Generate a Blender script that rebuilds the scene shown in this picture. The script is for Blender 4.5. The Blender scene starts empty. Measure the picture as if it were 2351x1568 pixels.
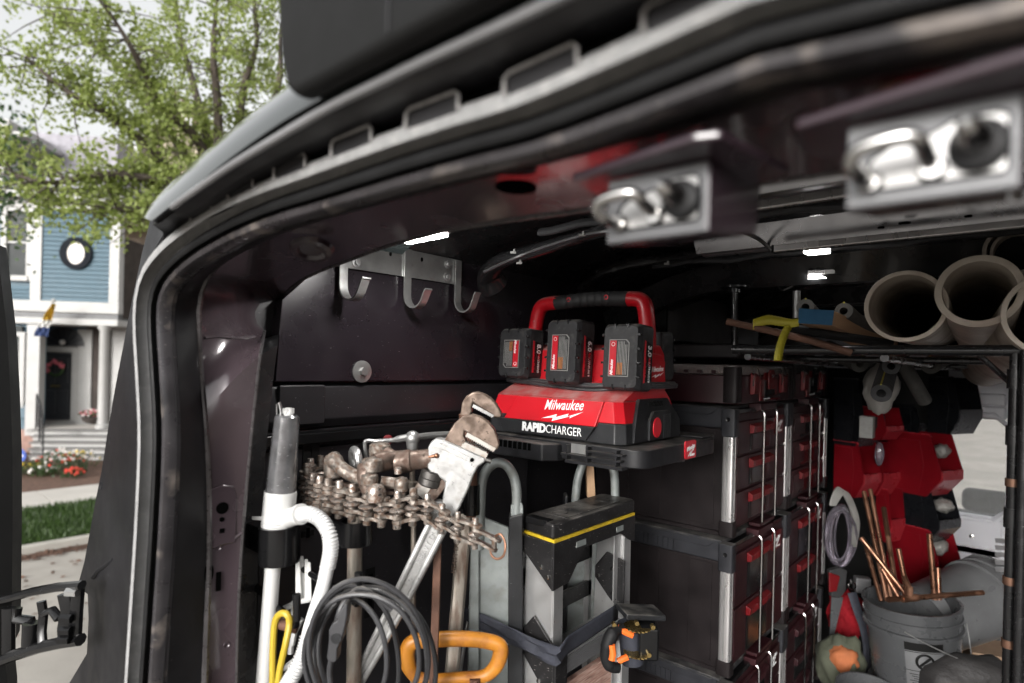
import bpy, bmesh, math, random
from mathutils import Vector as V, Matrix, noise as mnoise
from mathutils.bvhtree import BVHTree
random.seed(7)
R = math.radians
PI = math.pi
scene = bpy.context.scene
C = scene.collection

# ------------------------------------------------------------------ camera
# X runs across the van, Y forward into it, Z up; the lens is the origin of heights
YAW, ROLL, FPX, PPV = R(40.8), R(1.4), 1371.0, 835.0
FWD = V((-math.sin(YAW), math.cos(YAW), 0)); RGT = V((math.cos(YAW), math.sin(YAW), 0)); UP = V((0, 0, 1))
CX = RGT * math.cos(ROLL) + UP * math.sin(ROLL)
CY = -RGT * math.sin(ROLL) + UP * math.cos(ROLL)
cam_d = bpy.data.cameras.new('camera'); cam = bpy.data.objects.new('camera', cam_d); C.objects.link(cam)
cam.matrix_world = Matrix((CX, CY, -FWD)).transposed().to_4x4()
cam_d.sensor_width = 36.0; cam_d.lens = 36.0 * FPX / 2350.0
cam_d.shift_y = (PPV - 784.0) / 2350.0
cam_d.clip_start = 0.02; cam_d.clip_end = 500
cam_d.dof.use_dof = True; cam_d.dof.focus_distance = 1.5; cam_d.dof.aperture_fstop = 2.4
scene.camera = cam

# ------------------------------------------------------------------ sky, sun, exposure
SUN_EL, SUN_AZ = R(17), R(164)       # high thin overcast, brightest behind the photographer
w = bpy.data.worlds.new('World'); scene.world = w; w.use_nodes = True
nt = w.node_tree; nt.nodes.clear()
sky = nt.nodes.new('ShaderNodeTexSky'); sky.sky_type = 'NISHITA'; sky.sun_disc = False
sky.sun_elevation = SUN_EL; sky.sun_rotation = SUN_AZ; sky.air_density = 1.6; sky.dust_density = 4.0; sky.ozone_density = 1.0
hs = nt.nodes.new('ShaderNodeHueSaturation'); hs.inputs['Saturation'].default_value = 0.08
bg = nt.nodes.new('ShaderNodeBackground'); bg.inputs['Strength'].default_value = 0.15
wo = nt.nodes.new('ShaderNodeOutputWorld')
nt.links.new(sky.outputs[0], hs.inputs['Color']); nt.links.new(hs.outputs[0], bg.inputs['Color']); nt.links.new(bg.outputs[0], wo.inputs['Surface'])
sd = bpy.data.lights.new('sun', 'SUN'); sd.energy = 0.6; sd.angle = R(16); sd.color = (1, 0.97, 0.93)
sun = bpy.data.objects.new('sun', sd); C.objects.link(sun)
sv = V((math.sin(SUN_AZ) * math.cos(SUN_EL), math.cos(SUN_AZ) * math.cos(SUN_EL), math.sin(SUN_EL)))
sun.rotation_euler = sv.to_track_quat('Z', 'Y').to_euler()
vs = scene.view_settings; vs.view_transform = 'Standard'; vs.look = 'None'; vs.exposure = 1.2; vs.gamma = 1.0; vs.use_curve_mapping = False
scene.cycles.use_denoising = True
scene.cycles.caustics_reflective = False; scene.cycles.caustics_refractive = False
scene.cycles.max_bounces = 8; scene.cycles.diffuse_bounces = 4; scene.cycles.glossy_bounces = 4; scene.cycles.transparent_max_bounces = 24
scene.cycles.sample_clamp_indirect = 6.0

# ------------------------------------------------------------------ survey helper: point on a ray through the lens at a known plane
def pt(u, v, X=None, Y=None, Z=None, D=None):
    d = FWD + CX * ((u - 1175) / FPX) + CY * ((PPV - v) / FPX)
    if X is not None: t = X / d.x
    elif Y is not None: t = Y / d.y
    elif Z is not None: t = Z / d.z
    else: t = D
    return d * t

# ------------------------------------------------------------------ mesh helpers
class M:
    def __init__(s): s.v = []; s.f = []
    def add(s, vs, fs, m=None):
        o = len(s.v)
        s.v += [tuple(m @ V(q)) if m is not None else tuple(q) for q in vs]
        s.f += [tuple(i + o for i in f) for f in fs]; return s
    def box(s, c, d, m=None, rz=0, rx=0, ry=0):
        x, y, z = d[0] / 2, d[1] / 2, d[2] / 2
        r = Matrix.Translation(c) @ Matrix.Rotation(rz, 4, 'Z') @ Matrix.Rotation(ry, 4, 'Y') @ Matrix.Rotation(rx, 4, 'X')
        if m is not None: r = m @ r
        return s.add([(-x,-y,-z),(x,-y,-z),(x,y,-z),(-x,y,-z),(-x,-y,z),(x,-y,z),(x,y,z),(-x,y,z)],
                     [(0,3,2,1),(4,5,6,7),(0,1,5,4),(1,2,6,5),(2,3,7,6),(3,0,4,7)], r)
    def bx(s, a, b, m=None):
        return s.box([(a[i] + b[i]) / 2 for i in range(3)], [abs(b[i] - a[i]) for i in range(3)], m)
    def hexa(s, p, m=None):      # 8 points, bottom ring then top ring
        return s.add(p, [(0,3,2,1),(4,5,6,7),(0,1,5,4),(1,2,6,5),(2,3,7,6),(3,0,4,7)], m)
    def cyl(s, a, b, r, r2=None, n=16, cap=True, m=None):
        a, b = V(a), V(b); r2 = r if r2 is None else r2
        z = (b - a).normalized(); x = z.orthogonal().normalized(); y = z.cross(x)
        vs = []
        for p, q in ((a, r), (b, r2)):
            for i in range(n):
                t = 2 * PI * i / n; vs.append(p + x * q * math.cos(t) + y * q * math.sin(t))
        fs = [(i, (i + 1) % n, n + (i + 1) % n, n + i) for i in range(n)]
        if cap: fs += [tuple(range(n - 1, -1, -1)), tuple(range(n, 2 * n))]
        return s.add(vs, fs, m)
    def pipe(s, a, b, ro, ri, n=32, m=None):
        a, b = V(a), V(b); z = (b - a).normalized(); x = z.orthogonal().normalized(); y = z.cross(x); vs = []
        for p, q in ((a, ro), (b, ro), (b, ri), (a, ri)):
            for i in range(n):
                t = 2 * PI * i / n; vs.append(p + x * q * math.cos(t) + y * q * math.sin(t))
        fs = []
        for k in range(4):
            for i in range(n):
                j = (i + 1) % n; fs.append((k * n + i, k * n + j, ((k + 1) % 4) * n + j, ((k + 1) % 4) * n + i))
        return s.add(vs, fs, m)
    def lathe(s, prof, o=(0,0,0), ax=(0,0,1), n=24, m=None, cap=True):    # prof: (r, h)
        o = V(o); z = V(ax).normalized(); x = z.orthogonal().normalized(); y = z.cross(x); vs = []; k = len(prof)
        for r, h in prof:
            for i in range(n):
                t = 2 * PI * i / n; vs.append(o + z * h + (x * math.cos(t) + y * math.sin(t)) * r)
        fs = [(j * n + i, j * n + (i + 1) % n, (j + 1) * n + (i + 1) % n, (j + 1) * n + i) for j in range(k - 1) for i in range(n)]
        if cap: fs += [tuple(range(n - 1, -1, -1)), tuple(range((k - 1) * n, k * n))]
        return s.add(vs, fs, m)
    def tube(s, pts, r, n=10, cap=True, closed=False, m=None, flat=1.0, upv=None):
        pts = [V(p) for p in pts]; L = len(pts)
        if not hasattr(r, '__len__'): r = [r] * L
        tn = []
        for i in range(L):
            a = pts[(i - 1) % L if closed else max(i - 1, 0)]; b = pts[(i + 1) % L if closed else min(i + 1, L - 1)]
            tn.append((b - a).normalized())
        nx = (V(upv) if upv else tn[0].orthogonal()); vs = []
        for i in range(L):
            nx = (nx - tn[i] * nx.dot(tn[i])); nx = nx.normalized() if nx.length > 1e-6 else tn[i].orthogonal().normalized()
            ny = tn[i].cross(nx)
            for k in range(n):
                t = 2 * PI * k / n + (PI / n if n == 4 else 0); vs.append(pts[i] + nx * r[i] * math.cos(t) + ny * r[i] * flat * math.sin(t))
        fs = []
        for i in range(L if closed else L - 1):
            j = (i + 1) % L
            for k in range(n):
                q = (k + 1) % n; fs.append((i * n + k, i * n + q, j * n + q, j * n + k))
        if cap and not closed: fs += [tuple(range(n - 1, -1, -1)), tuple(range((L - 1) * n, L * n))]
        return s.add(vs, fs, m)
    def prism(s, poly, o, ax, ay, az, th, m=None):     # poly in (ax, ay) at o, thickness th along az
        o, ax, ay, az = V(o), V(ax), V(ay), V(az); n = len(poly)
        vs = [o + ax * p[0] + ay * p[1] for p in poly] + [o + ax * p[0] + ay * p[1] + az * th for p in poly]
        fs = [tuple(range(n - 1, -1, -1)), tuple(range(n, 2 * n))] + [(i, (i + 1) % n, n + (i + 1) % n, n + i) for i in range(n)]
        return s.add(vs, fs, m)
    def sphere(s, c, r, n=12, sx=1, sy=1, sz=1, m=None):
        vs = [(c[0], c[1], c[2] - r * sz)]; h = n // 2
        for j in range(1, h):
            p = -PI / 2 + PI * j / h
            for i in range(n):
                t = 2 * PI * i / n; vs.append((c[0] + r * sx * math.cos(p) * math.cos(t), c[1] + r * sy * math.cos(p) * math.sin(t), c[2] + r * sz * math.sin(p)))
        vs.append((c[0], c[1], c[2] + r * sz)); T = len(vs) - 1; fs = []
        for i in range(n):
            k = (i + 1) % n; fs.append((0, 1 + k, 1 + i)); fs.append((T, 1 + (h - 2) * n + i, 1 + (h - 2) * n + k))
            for j in range(h - 2): fs.append((1 + j * n + i, 1 + j * n + k, 1 + (j + 1) * n + k, 1 + (j + 1) * n + i))
        return s.add(vs, fs, m)
    def torus(s, c, R0, r, ax=(0,0,1), n=32, k=8, m=None):
        z = V(ax).normalized(); x = z.orthogonal().normalized(); y = z.cross(x); c = V(c)
        return s.tube([c + (x * math.cos(2 * PI * i / n) + y * math.sin(2 * PI * i / n)) * R0 for i in range(n)], r, k, closed=True, m=m)
    def loft(s, rows, closed=False):     # rows of equal length
        n = len(rows[0]); vs = [p for r in rows for p in r]
        fs = [(j * n + i, j * n + i + 1, (j + 1) * n + i + 1, (j + 1) * n + i) for j in range(len(rows) - 1) for i in range(n - 1)]
        if closed: fs += [(j * n + n - 1, j * n, (j + 1) * n, (j + 1) * n + n - 1) for j in range(len(rows) - 1)]
        return s.add(vs, fs)

def spline(pts, k=8):
    pts = [V(p) for p in pts]; out = []
    for i in range(len(pts) - 1):
        p0 = pts[max(i - 1, 0)]; p1 = pts[i]; p2 = pts[i + 1]; p3 = pts[min(i + 2, len(pts) - 1)]
        for j in range(k):
            t = j / k
            out.append(0.5 * ((2 * p1) + (p2 - p0) * t + (2 * p0 - 5 * p1 + 4 * p2 - p3) * t * t + (3 * p1 - p0 - 3 * p2 + p3) * t ** 3))
    out.append(pts[-1]); return out

def resample(pts, n):
    L = [0]
    for i in range(1, len(pts)): L.append(L[-1] + (pts[i] - pts[i - 1]).length)
    out = []; j = 0
    for i in range(n):
        t = L[-1] * i / (n - 1)
        while j < len(L) - 2 and L[j + 1] < t: j += 1
        q = (t - L[j]) / max(L[j + 1] - L[j], 1e-9); out.append(pts[j].lerp(pts[j + 1], min(max(q, 0), 1)))
    return out

def fr(o, x, y=None, z=None):      # frame matrix from origin and axes
    x = V(x).normalized()
    if z is None: y = V(y); z = x.cross(y).normalized(); y = z.cross(x)
    else: z = V(z); y = z.cross(x).normalized(); z = x.cross(y)
    m = Matrix((x, y, z)).transposed().to_4x4(); m.translation = V(o); return m

def tag(o, label=None, cat=None, group=None, kind=None):
    if label: o['label'] = label
    if cat: o['category'] = cat
    if group: o['group'] = group
    if kind: o['kind'] = kind
    return o

def thing(name, label, cat, loc=(0, 0, 0), rot=(0, 0, 0), group=None):
    o = bpy.data.objects.new(name, None); C.objects.link(o); o.empty_display_size = 0.05
    o.location = loc; o.rotation_euler = rot
    return tag(o, label, cat, group)

def obj(name, m, mt, parent=None, local=False, bev=0, sharp=35, seg=2, smooth=True, label=None, kind=None, flipfix=True):
    vs = m.v
    if parent is not None and not local:       # geometry given in world space: bring it into the parent's
        mw = Matrix.Identity(4); p = parent; chain = []
        while p is not None: chain.append(p); p = p.parent
        for p in reversed(chain): mw = mw @ Matrix.Translation(p.location) @ p.rotation_euler.to_matrix().to_4x4()
        iv = mw.inverted(); vs = [iv @ V(q) for q in vs]
    me = bpy.data.meshes.new(name); me.from_pydata([tuple(q) for q in vs], [], m.f)
    if flipfix:
        b = bmesh.new(); b.from_mesh(me); bmesh.ops.recalc_face_normals(b, faces=b.faces); b.to_mesh(me); b.free()
    if smooth:
        me.shade_smooth(); me.set_sharp_from_angle(angle=R(sharp))
    for q in (mt if isinstance(mt, (list, tuple)) else [mt]): me.materials.append(q)
    o = bpy.data.objects.new(name, me); C.objects.link(o); o.parent = parent
    if bev:
        d = o.modifiers.new('bevel', 'BEVEL'); d.width = bev; d.segments = seg; d.limit_method = 'ANGLE'; d.angle_limit = R(30); d.harden_normals = True
    if label: o['label'] = label
    if kind: o['kind'] = kind
    return o

def top(name, m, mt, label, cat, group=None, loc=None, **k):      # a thing that is one mesh, given in world space
    if loc is None:
        xs = [q[0] for q in m.v]; ys = [q[1] for q in m.v]; zs = [q[2] for q in m.v]
        loc = V(((min(xs) + max(xs)) / 2, (min(ys) + max(ys)) / 2, min(zs)))
    m.v = [tuple(V(q) - V(loc)) for q in m.v]
    o = obj(name, m, mt, None, **k); o.location = loc
    return tag(o, label, cat, group)

def struct(name, m, mt, **k):
    return tag(obj(name, m, mt, None, **k), kind='structure')

def dup(root, loc=None, rot=None, label=None, parent=None, group=None):
    c = root.copy(); C.objects.link(c); c.parent = parent
    if loc is not None: c.location = loc
    if rot is not None: c.rotation_euler = rot
    if label: c['label'] = label
    if group: c['group'] = group
    for ch in list(root.children): dup(ch, parent=c)
    return c

def text(parent, name, s, mt, frame, size, shear=0, bold=0, ext=0.0004, align='CENTER', sp=1.0, local=True, xs=1.0):
    cu = bpy.data.curves.new('t', 'FONT'); cu.body = s; cu.size = size; cu.shear = shear; cu.offset = bold; cu.extrude = ext
    cu.align_x = align; cu.align_y = 'CENTER'; cu.space_character = sp; cu.resolution_u = 3
    t = bpy.data.objects.new('t', cu); me = bpy.data.meshes.new_from_object(t); bpy.data.objects.remove(t); bpy.data.curves.remove(cu)
    m = M(); m.v = [tuple(frame @ V((q.co.x * xs, q.co.y, q.co.z))) for q in me.vertices]; m.f = [tuple(p.vertices) for p in me.polygons]
    bpy.data.meshes.remove(me)
    return obj(name, m, mt, parent, local=local, smooth=False, flipfix=False)

def bolt_poly(sc=1.0):      # the lightning stroke under the script lettering
    return [(-.5*sc, -.085*sc), (-.12*sc, .03*sc), (-.14*sc, -.035*sc), (.16*sc, .06*sc), (.14*sc, .0*sc), (.5*sc, .12*sc), (.2*sc, -.03*sc), (.22*sc, .015*sc), (-.22*sc, -.12*sc), (-.2*sc, -.045*sc)]

def script_logo(parent, frame, w, mt, name='lettering'):
    text(parent, name, 'Milwaukee', mt, frame @ Matrix.Rotation(R(3), 4, 'Z') @ Matrix.Translation((0, w * .1, 0)), w * .30, shear=.32, bold=w * .0022, sp=1.04, ext=.0003, xs=.71)
    m = M(); m.prism([(p[0] * w, p[1] * w - w * .12) for p in bolt_poly()], (0,0,0), (1,0,0), (0,1,0), (0,0,1), .0006)
    m.v = [tuple(frame @ V(q)) for q in m.v]
    obj('lightning_stroke', m, mt, parent, local=True, smooth=False)

# ------------------------------------------------------------------ materials
def mat(name, col, rough=.5, metal=0, var=.15, scale=9, bump=0, bscale=90, rvar=.08, wear=None, wamt=.5, wscale=14, coat=0, spec=.5,
        dust=0, dcol=(.45,.42,.38), scr=0, scol=(.35,.33,.33), trans=0, sub=None, alpha=1, stretch=None, emis=0):
    m = bpy.data.materials.new(name); m.use_nodes = True; n = m.node_tree; L = n.links; b = n.nodes['Principled BSDF']
    tc = n.nodes.new('ShaderNodeTexCoord'); src = tc.outputs['Object']
    if stretch:
        mp = n.nodes.new('ShaderNodeMapping'); mp.inputs['Scale'].default_value = stretch; L.new(src, mp.inputs[0]); src = mp.outputs[0]
    def noise(sc, det=4, off=0, s=src):
        q = n.nodes.new('ShaderNodeTexNoise'); q.noise_dimensions = '4D'; q.inputs['Scale'].default_value = sc; q.inputs['Detail'].default_value = det; q.inputs['W'].default_value = off
        L.new(s, q.inputs['Vector']); return q.outputs[0]
    def ramp(f, a, c, ca=(0,0,0,1), cb=(1,1,1,1)):
        q = n.nodes.new('ShaderNodeValToRGB'); q.color_ramp.elements[0].position = a; q.color_ramp.elements[1].position = c
        q.color_ramp.elements[0].color = ca; q.color_ramp.elements[1].color = cb; L.new(f, q.inputs[0]); return q.outputs[0]
    def mix(f, a, c):
        q = n.nodes.new('ShaderNodeMix'); q.data_type = 'RGBA'
        L.new(f, q.inputs[0]) if not isinstance(f, float) else setattr(q.inputs[0], 'default_value', f)
        for s_, k in ((a, 6), (c, 7)):
            if isinstance(s_, tuple): q.inputs[k].default_value = (*s_[:3], 1)
            else: L.new(s_, q.inputs[k])
        return q.outputs[2]
    c0 = ramp(noise(scale), .3, .7, tuple(x * (1 - var) for x in col) + (1,), tuple(min(1, x * (1 + var)) for x in col) + (1,))
    rg = n.nodes.new('ShaderNodeMapRange'); L.new(noise(scale * 2.3, 6, 3), rg.inputs[0]); rg.inputs[1].default_value = .3; rg.inputs[2].default_value = .7
    rg.inputs[3].default_value = max(.03, rough - rvar); rg.inputs[4].default_value = min(1, rough + rvar); rout = rg.outputs[0]
    mout = None
    if wear:
        f = ramp(noise(wscale, 8, 5), 1 - wamt - .1, 1 - wamt + .12)
        c0 = mix(f, c0, tuple(wear))
        q = n.nodes.new('ShaderNodeMix'); L.new(f, q.inputs[0]); L.new(rout, q.inputs[2]); q.inputs[3].default_value = .8; rout = q.outputs[0]
        if metal:
            q = n.nodes.new('ShaderNodeMix'); L.new(f, q.inputs[0]); q.inputs[2].default_value = metal; q.inputs[3].default_value = metal * .35; mout = q.outputs[0]
    if scr:
        mp = n.nodes.new('ShaderNodeMapping'); mp.inputs['Scale'].default_value = (1, 1, 6); mp.inputs['Rotation'].default_value = (.5, .3, .4); L.new(tc.outputs['Object'], mp.inputs[0])
        f = ramp(noise(95, 3, 9, mp.outputs[0]), .735 - .05 * scr, .765 - .05 * scr)
        c0 = mix(f, c0, tuple(scol))
    if dust:
        g = n.nodes.new('ShaderNodeNewGeometry'); sp = n.nodes.new('ShaderNodeSeparateXYZ'); L.new(g.outputs['Normal'], sp.inputs[0])
        mu = n.nodes.new('ShaderNodeMath'); mu.operation = 'MULTIPLY'
        L.new(ramp(sp.outputs['Z'], .45, .95), mu.inputs[0]); L.new(ramp(noise(22, 7, 11), .35, .65), mu.inputs[1])
        m2 = n.nodes.new('ShaderNodeMath'); m2.operation = 'MULTIPLY'; m2.inputs[1].default_value = dust; L.new(mu.outputs[0], m2.inputs[0])
        c0 = mix(m2.outputs[0], c0, tuple(dcol))
    L.new(c0, b.inputs['Base Color']); L.new(rout, b.inputs['Roughness'])
    if mout: L.new(mout, b.inputs['Metallic'])
    else: b.inputs['Metallic'].default_value = metal
    b.inputs['Specular IOR Level'].default_value = spec
    if coat: b.inputs['Coat Weight'].default_value = coat; b.inputs['Coat Roughness'].default_value = .08
    if trans: b.inputs['Transmission Weight'].default_value = trans
    if alpha < 1: b.inputs['Alpha'].default_value = alpha
    if emis: b.inputs['Emission Color'].default_value = (1, .98, .95, 1); b.inputs['Emission Strength'].default_value = emis
    if bump:
        q = n.nodes.new('ShaderNodeBump'); q.inputs['Strength'].default_value = min(1, bump); q.inputs['Distance'].default_value = .4 / bscale
        L.new(noise(bscale, 3, 2), q.inputs['Height']); L.new(q.outputs[0], b.inputs['Normal'])
    return m

K = {}
def mk(k, *a, **kw): K[k] = mat(k, *a, **kw)
# van
mk('van_paint', (.016,.013,.016), .28, 0, .3, 5, coat=.5, rvar=.1, scr=.25, scol=(.16,.14,.14))
mk('van_inner', (.034,.021,.028), .27, 0, .3, 4, bump=.05, bscale=400, coat=.35, scr=.7, scol=(.2,.17,.16))
mk('pillar_paint', (.058,.043,.050), .24, .15, .25, 5, bump=.04, bscale=400, coat=.6, scr=.5, scol=(.2,.17,.17))
mk('van_roof', (.018,.022,.022), .1, 0, .2, 4, coat=1, rvar=.04)
mk('jamb', (.010,.0098,.0112), .42, 0, .35, 6, spec=.18, bump=.08, bscale=300, scr=.6, scol=(.14,.13,.13))
mk('rubber', (.25,.25,.25), .75, 0, .15, 25, bump=.15, bscale=400, wear=(.32,.315,.31), wamt=.4, wscale=70, spec=.12)
mk('rubber_dark', (.008,.008,.0085), .55, 0, .3, 20, spec=.2, bump=.1)
mk('flange', (.045,.042,.045), .3, .35, .4, 12, wear=(.26,.22,.19), wamt=.36, wscale=16, scr=1, scol=(.3,.27,.25))
mk('edge_metal', (.075,.07,.072), .3, .4, .3, 30, scr=.9, scol=(.32,.29,.27))
mk('ceiling', (.018,.018,.019), .28, 0, .4, 7, bump=.12, bscale=70, coat=.3)
mk('hammered', (.016,.012,.016), .3, 0, .3, 5, bump=.3, bscale=420, scr=.7, scol=(.3,.28,.28))
mk('liner', (.014,.013,.015), .45, 0, .3, 6, bump=.12, bscale=200, scr=.8, scol=(.3,.29,.29))
mk('bow_metal', (.36,.36,.38), .3, .85, .25, 6, rvar=.12, scr=.4)
mk('alu', (.55,.535,.535), .3, .8, .08, 10, rvar=.1, stretch=(1,1,.2))
mk('alu_worn', (.50,.50,.50), .38, .75, .12, 12, rvar=.12, scr=.8, scol=(.25,.24,.23), dust=.2)
mk('zinc', (.36,.36,.355), .38, .75, .2, 20, rvar=.1, scr=.5, wear=(.2,.17,.15), wamt=.3, wscale=40)
mk('chrome', (.50,.49,.48), .18, 1, .06, 10, rvar=.05)
mk('grey_paint', (.18,.18,.185), .35, .2, .15, 10, bump=.05)
mk('striker_grey', (.10,.10,.104), .4, .3, .15, 14, scr=.5, scol=(.2,.2,.2))
mk('return_black', (.012,.0115,.0125), .42, 0, .3, 14, spec=.14, scr=.5, scol=(.09,.085,.085))
mk('clip_grey', (.30,.29,.285), .3, 0, .15, 30)
mk('gusset_black', (.03,.03,.032), .22, 0, .2, 8, coat=1, bump=.1, bscale=40)
mk('red_cloth', (.16,.006,.010), .8, 0, .4, 14, bump=.4, bscale=40, spec=.1)
mk('satin', (.34,.335,.33), .42, .9, .1, 20)
mk('grey_dark', (.022,.0215,.023), .42, 0, .2, 9, spec=.3, bump=.06, bscale=300)
mk('housing_black', (.004,.004,.004), .65, 0, .2, 6, spec=.2, bump=.08, bscale=300)
mk('gloss_black', (.007,.007,.0075), .2, 0, .2, 8, spec=.4)
mk('hood_grey', (.42,.42,.44), .5, 0, .06, 5, bump=.04)
# plastics
mk('red', (.50,.008,.016), .36, 0, .06, 8, bump=.05, bscale=420, dust=.75, dcol=(.50,.36,.33))
mk('red_logo', (.55,.012,.025), .35, 0, .05, 8)
mk('black_pl', (.016,.0165,.018), .42, 0, .3, 20, spec=.3, bump=.12, bscale=320, dust=.25, scr=.25, scol=(.16,.16,.16))
mk('tray_pl', (.012,.012,.0135), .42, 0, .3, 20, spec=.3, bump=.08, bscale=320, dust=.25, scr=.35, scol=(.2,.2,.2))
mk('batt', (.026,.026,.028), .5, 0, .25, 40, bump=.16, bscale=380, wear=(.085,.08,.078), wamt=.34, wscale=45, dust=.3, spec=.3, scr=.5, scol=(.14,.135,.13))
mk('batt_dark', (.014,.014,.015), .25, 0, .1, 12)
mk('grip', (.018,.018,.019), .65, 0, .2, 20, bump=.2, bscale=300)
mk('white_ink', (.86,.86,.86), .5, 0, .03, 9)
mk('orange_ink', (.55,.2,.05), .5, 0, .05, 9)
mk('grey_ink', (.22,.22,.21), .5, 0, .2, 400, stretch=(1,1,1))
mk('label_grey', (.26,.26,.25), .45, 0, .12, 60)
mk('cord', (.034,.034,.037), .42, 0, .2, 12, bump=.06, dust=.35)
mk('maroon', (.024,.006,.008), .4, 0, .3, 7, spec=.35, bump=.1, bscale=300, scr=.2, scol=(.12,.06,.06))
mk('case_side', (.0135,.011,.0115), .42, 0, .35, 12, spec=.14, bump=.1, bscale=280, scr=.2, scol=(.1,.1,.1))
mk('case_lid', (.020,.0205,.024), .45, 0, .3, 20, spec=.25, bump=.15, bscale=240, dust=.3)
mk('case_red', (.115,.004,.006), .35, 0, .1, 8)
mk('clear_pl', (.55,.47,.46), .18, 0, .2, 12, trans=.75, bump=.1, bscale=60)
# tools
mk('white_pvc', (.60,.60,.59), .35, 0, .04, 8, dust=.15, wear=(.55,.53,.5), wamt=.22, wscale=30)
mk('white_hose', (.62,.62,.62), .4, 0, .03, 8)
mk('smoke', (.10,.10,.104), .2, 0, .5, 26, scr=1.2, scol=(.4,.4,.4), coat=1, rvar=.1, spec=.8)
mk('steel_dirty', (.27,.245,.22), .38, .85, .5, 75, rvar=.2, bump=.35, bscale=260, wear=(.11,.07,.048), wamt=.5, wscale=110)
mk('steel_bright', (.40,.37,.34), .3, .9, .45, 90, rvar=.18, bump=.2, bscale=300, wear=(.15,.085,.055), wamt=.48, wscale=150)
mk('steel_brown', (.15,.115,.095), .4, .75, .5, 60, rvar=.2, bump=.3, bscale=240, wear=(.085,.05,.036), wamt=.5, wscale=85)
mk('jaw_brown', (.20,.15,.12), .4, .65, .4, 45, rvar=.18, bump=.2, bscale=260, wear=(.10,.068,.05), wamt=.48, wscale=50, scr=.8, scol=(.34,.31,.28))
mk('wrench_alu', (.44,.44,.435), .36, .5, .2, 40, rvar=.12, scr=1, scol=(.3,.29,.28), bump=.06, wear=(.26,.245,.225), wamt=.36, wscale=55)
mk('knurl', (.10,.095,.09), .42, .8, .2, 30, bump=.6, bscale=900)
mk('jaw_white', (.42,.40,.37), .45, .5, .15, 20, wear=(.25,.16,.11), wamt=.4, wscale=40)
mk('galv', (.33,.30,.26), .4, .75, .35, 40, wear=(.17,.11,.08), wamt=.46, wscale=45, stretch=(1,1,.25), scr=.5)
mk('rust', (.12,.06,.04), .65, .4, .35, 20, bump=.3, bscale=140)
mk('dolly', (.22,.24,.235), .45, .25, .25, 20, wear=(.13,.125,.115), wamt=.36, wscale=22, scr=.9, scol=(.16,.14,.12), bump=.05)
mk('orange_pl', (.46,.18,.02), .38, 0, .2, 20, wear=(.26,.085,.02), wamt=.38, wscale=30, bump=.05)
mk('yellow_pl', (.46,.33,.03), .4, 0, .08, 8)
mk('ladder_black', (.012,.0115,.012), .45, 0, .35, 30, spec=.3, bump=.15, bscale=260, scr=1.4, scol=(.25,.23,.22), dust=.2)
mk('yellow_line', (.55,.38,.02), .5, 0, .2, 20, wear=(.2,.13,.05), wamt=.33, wscale=40)
mk('strap', (.022,.024,.034), .8, 0, .25, 40, bump=.5, bscale=500)
mk('gold', (.42,.30,.12), .28, .95, .2, 30)
mk('orange_grip', (.75,.14,.02), .45, 0, .06, 10)
mk('plywood', (.34,.19,.15), .8, 0, .45, 18, stretch=(1,1,12), bump=.2, wear=(.5,.36,.3), wamt=.45, wscale=25)
mk('rack_black', (.014,.014,.015), .25, .2, .3, 9, scr=.8, scol=(.3,.3,.3), rvar=.12)
mk('pvc_dirty', (.46,.41,.35), .5, 0, .18, 6, wear=(.3,.24,.2), wamt=.42, wscale=9, scr=.5, scol=(.2,.17,.15), bump=.06)
mk('foam', (.07,.068,.064), .85, 0, .2, 30, bump=.3, bscale=220)
mk('foam_dark', (.028,.028,.03), .85, 0, .2, 30, bump=.3, bscale=220)
mk('recess_black', (.002,.002,.002), .9, spec=0)  # near black that paints in the darkness of holes, slots and recesses
mk('wood', (.42,.26,.15), .65, 0, .3, 14, stretch=(1,.08,1), bump=.1)
mk('blue_end', (.035,.14,.28), .7, 0, .12, 40)
mk('ribbon', (.34,.30,.02), .5, 0, .1, 14)
mk('copper', (.25,.125,.078), .32, .9, .2, 16, wear=(.2,.1,.06), wamt=.42, wscale=22)
mk('bucket_light', (.12,.122,.126), .35, 0, .2, 10, scr=.6, scol=(.3,.3,.3))
mk('tread_grey', (.16,.155,.15), .85, 0, .15, 3)  # grey treads, dark enough to paint in the shadow lines between risers
mk('bucket', (.06,.062,.065), .3, 0, .12, 8, scr=.5, scol=(.35,.35,.35), bump=.04)
mk('bin_red', (.15,.004,.008), .35, 0, .2, 8, spec=.15)
mk('bin_highlight', (.30,.02,.028), .3, 0, .2, 8, spec=.4)  # lighter red puts an edge highlight into the colour of rims and lips
mk('bin_highlight_black', (.03,.03,.033), .25, 0, .2, 8)  # the same painted edge highlight for the black bins
mk('bin_black', (.007,.0075,.009), .3, 0, .2, 8, spec=.12)
mk('bag', (.32,.31,.29), .35, 0, .15, 20, trans=.3, bump=.4, bscale=40)
mk('clear_tube', (.42,.38,.45), .12, 0, .4, 14, trans=.8)
mk('cardboard', (.30,.20,.13), .8, 0, .12, 10)
mk('olive', (.055,.06,.04), .85, 0, .3, 12, bump=.3)
mk('rust_cloth', (.30,.09,.03), .85, 0, .3, 12, bump=.3)
mk('dark_bag', (.030,.028,.028), .65, 0, .35, 12, bump=.5, bscale=40)
mk('galv_sheet', (.33,.33,.34), .35, .7, .2, 9)
mk('bulkhead', (.62,.62,.66), .5, 0, .06, 5, bump=.05)
mk('copper_dull', (.20,.11,.075), .45, .8, .3, 30)
mk('glass', (.9,.93,.93), .02, 0, 0, 5, alpha=.10)
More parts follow.
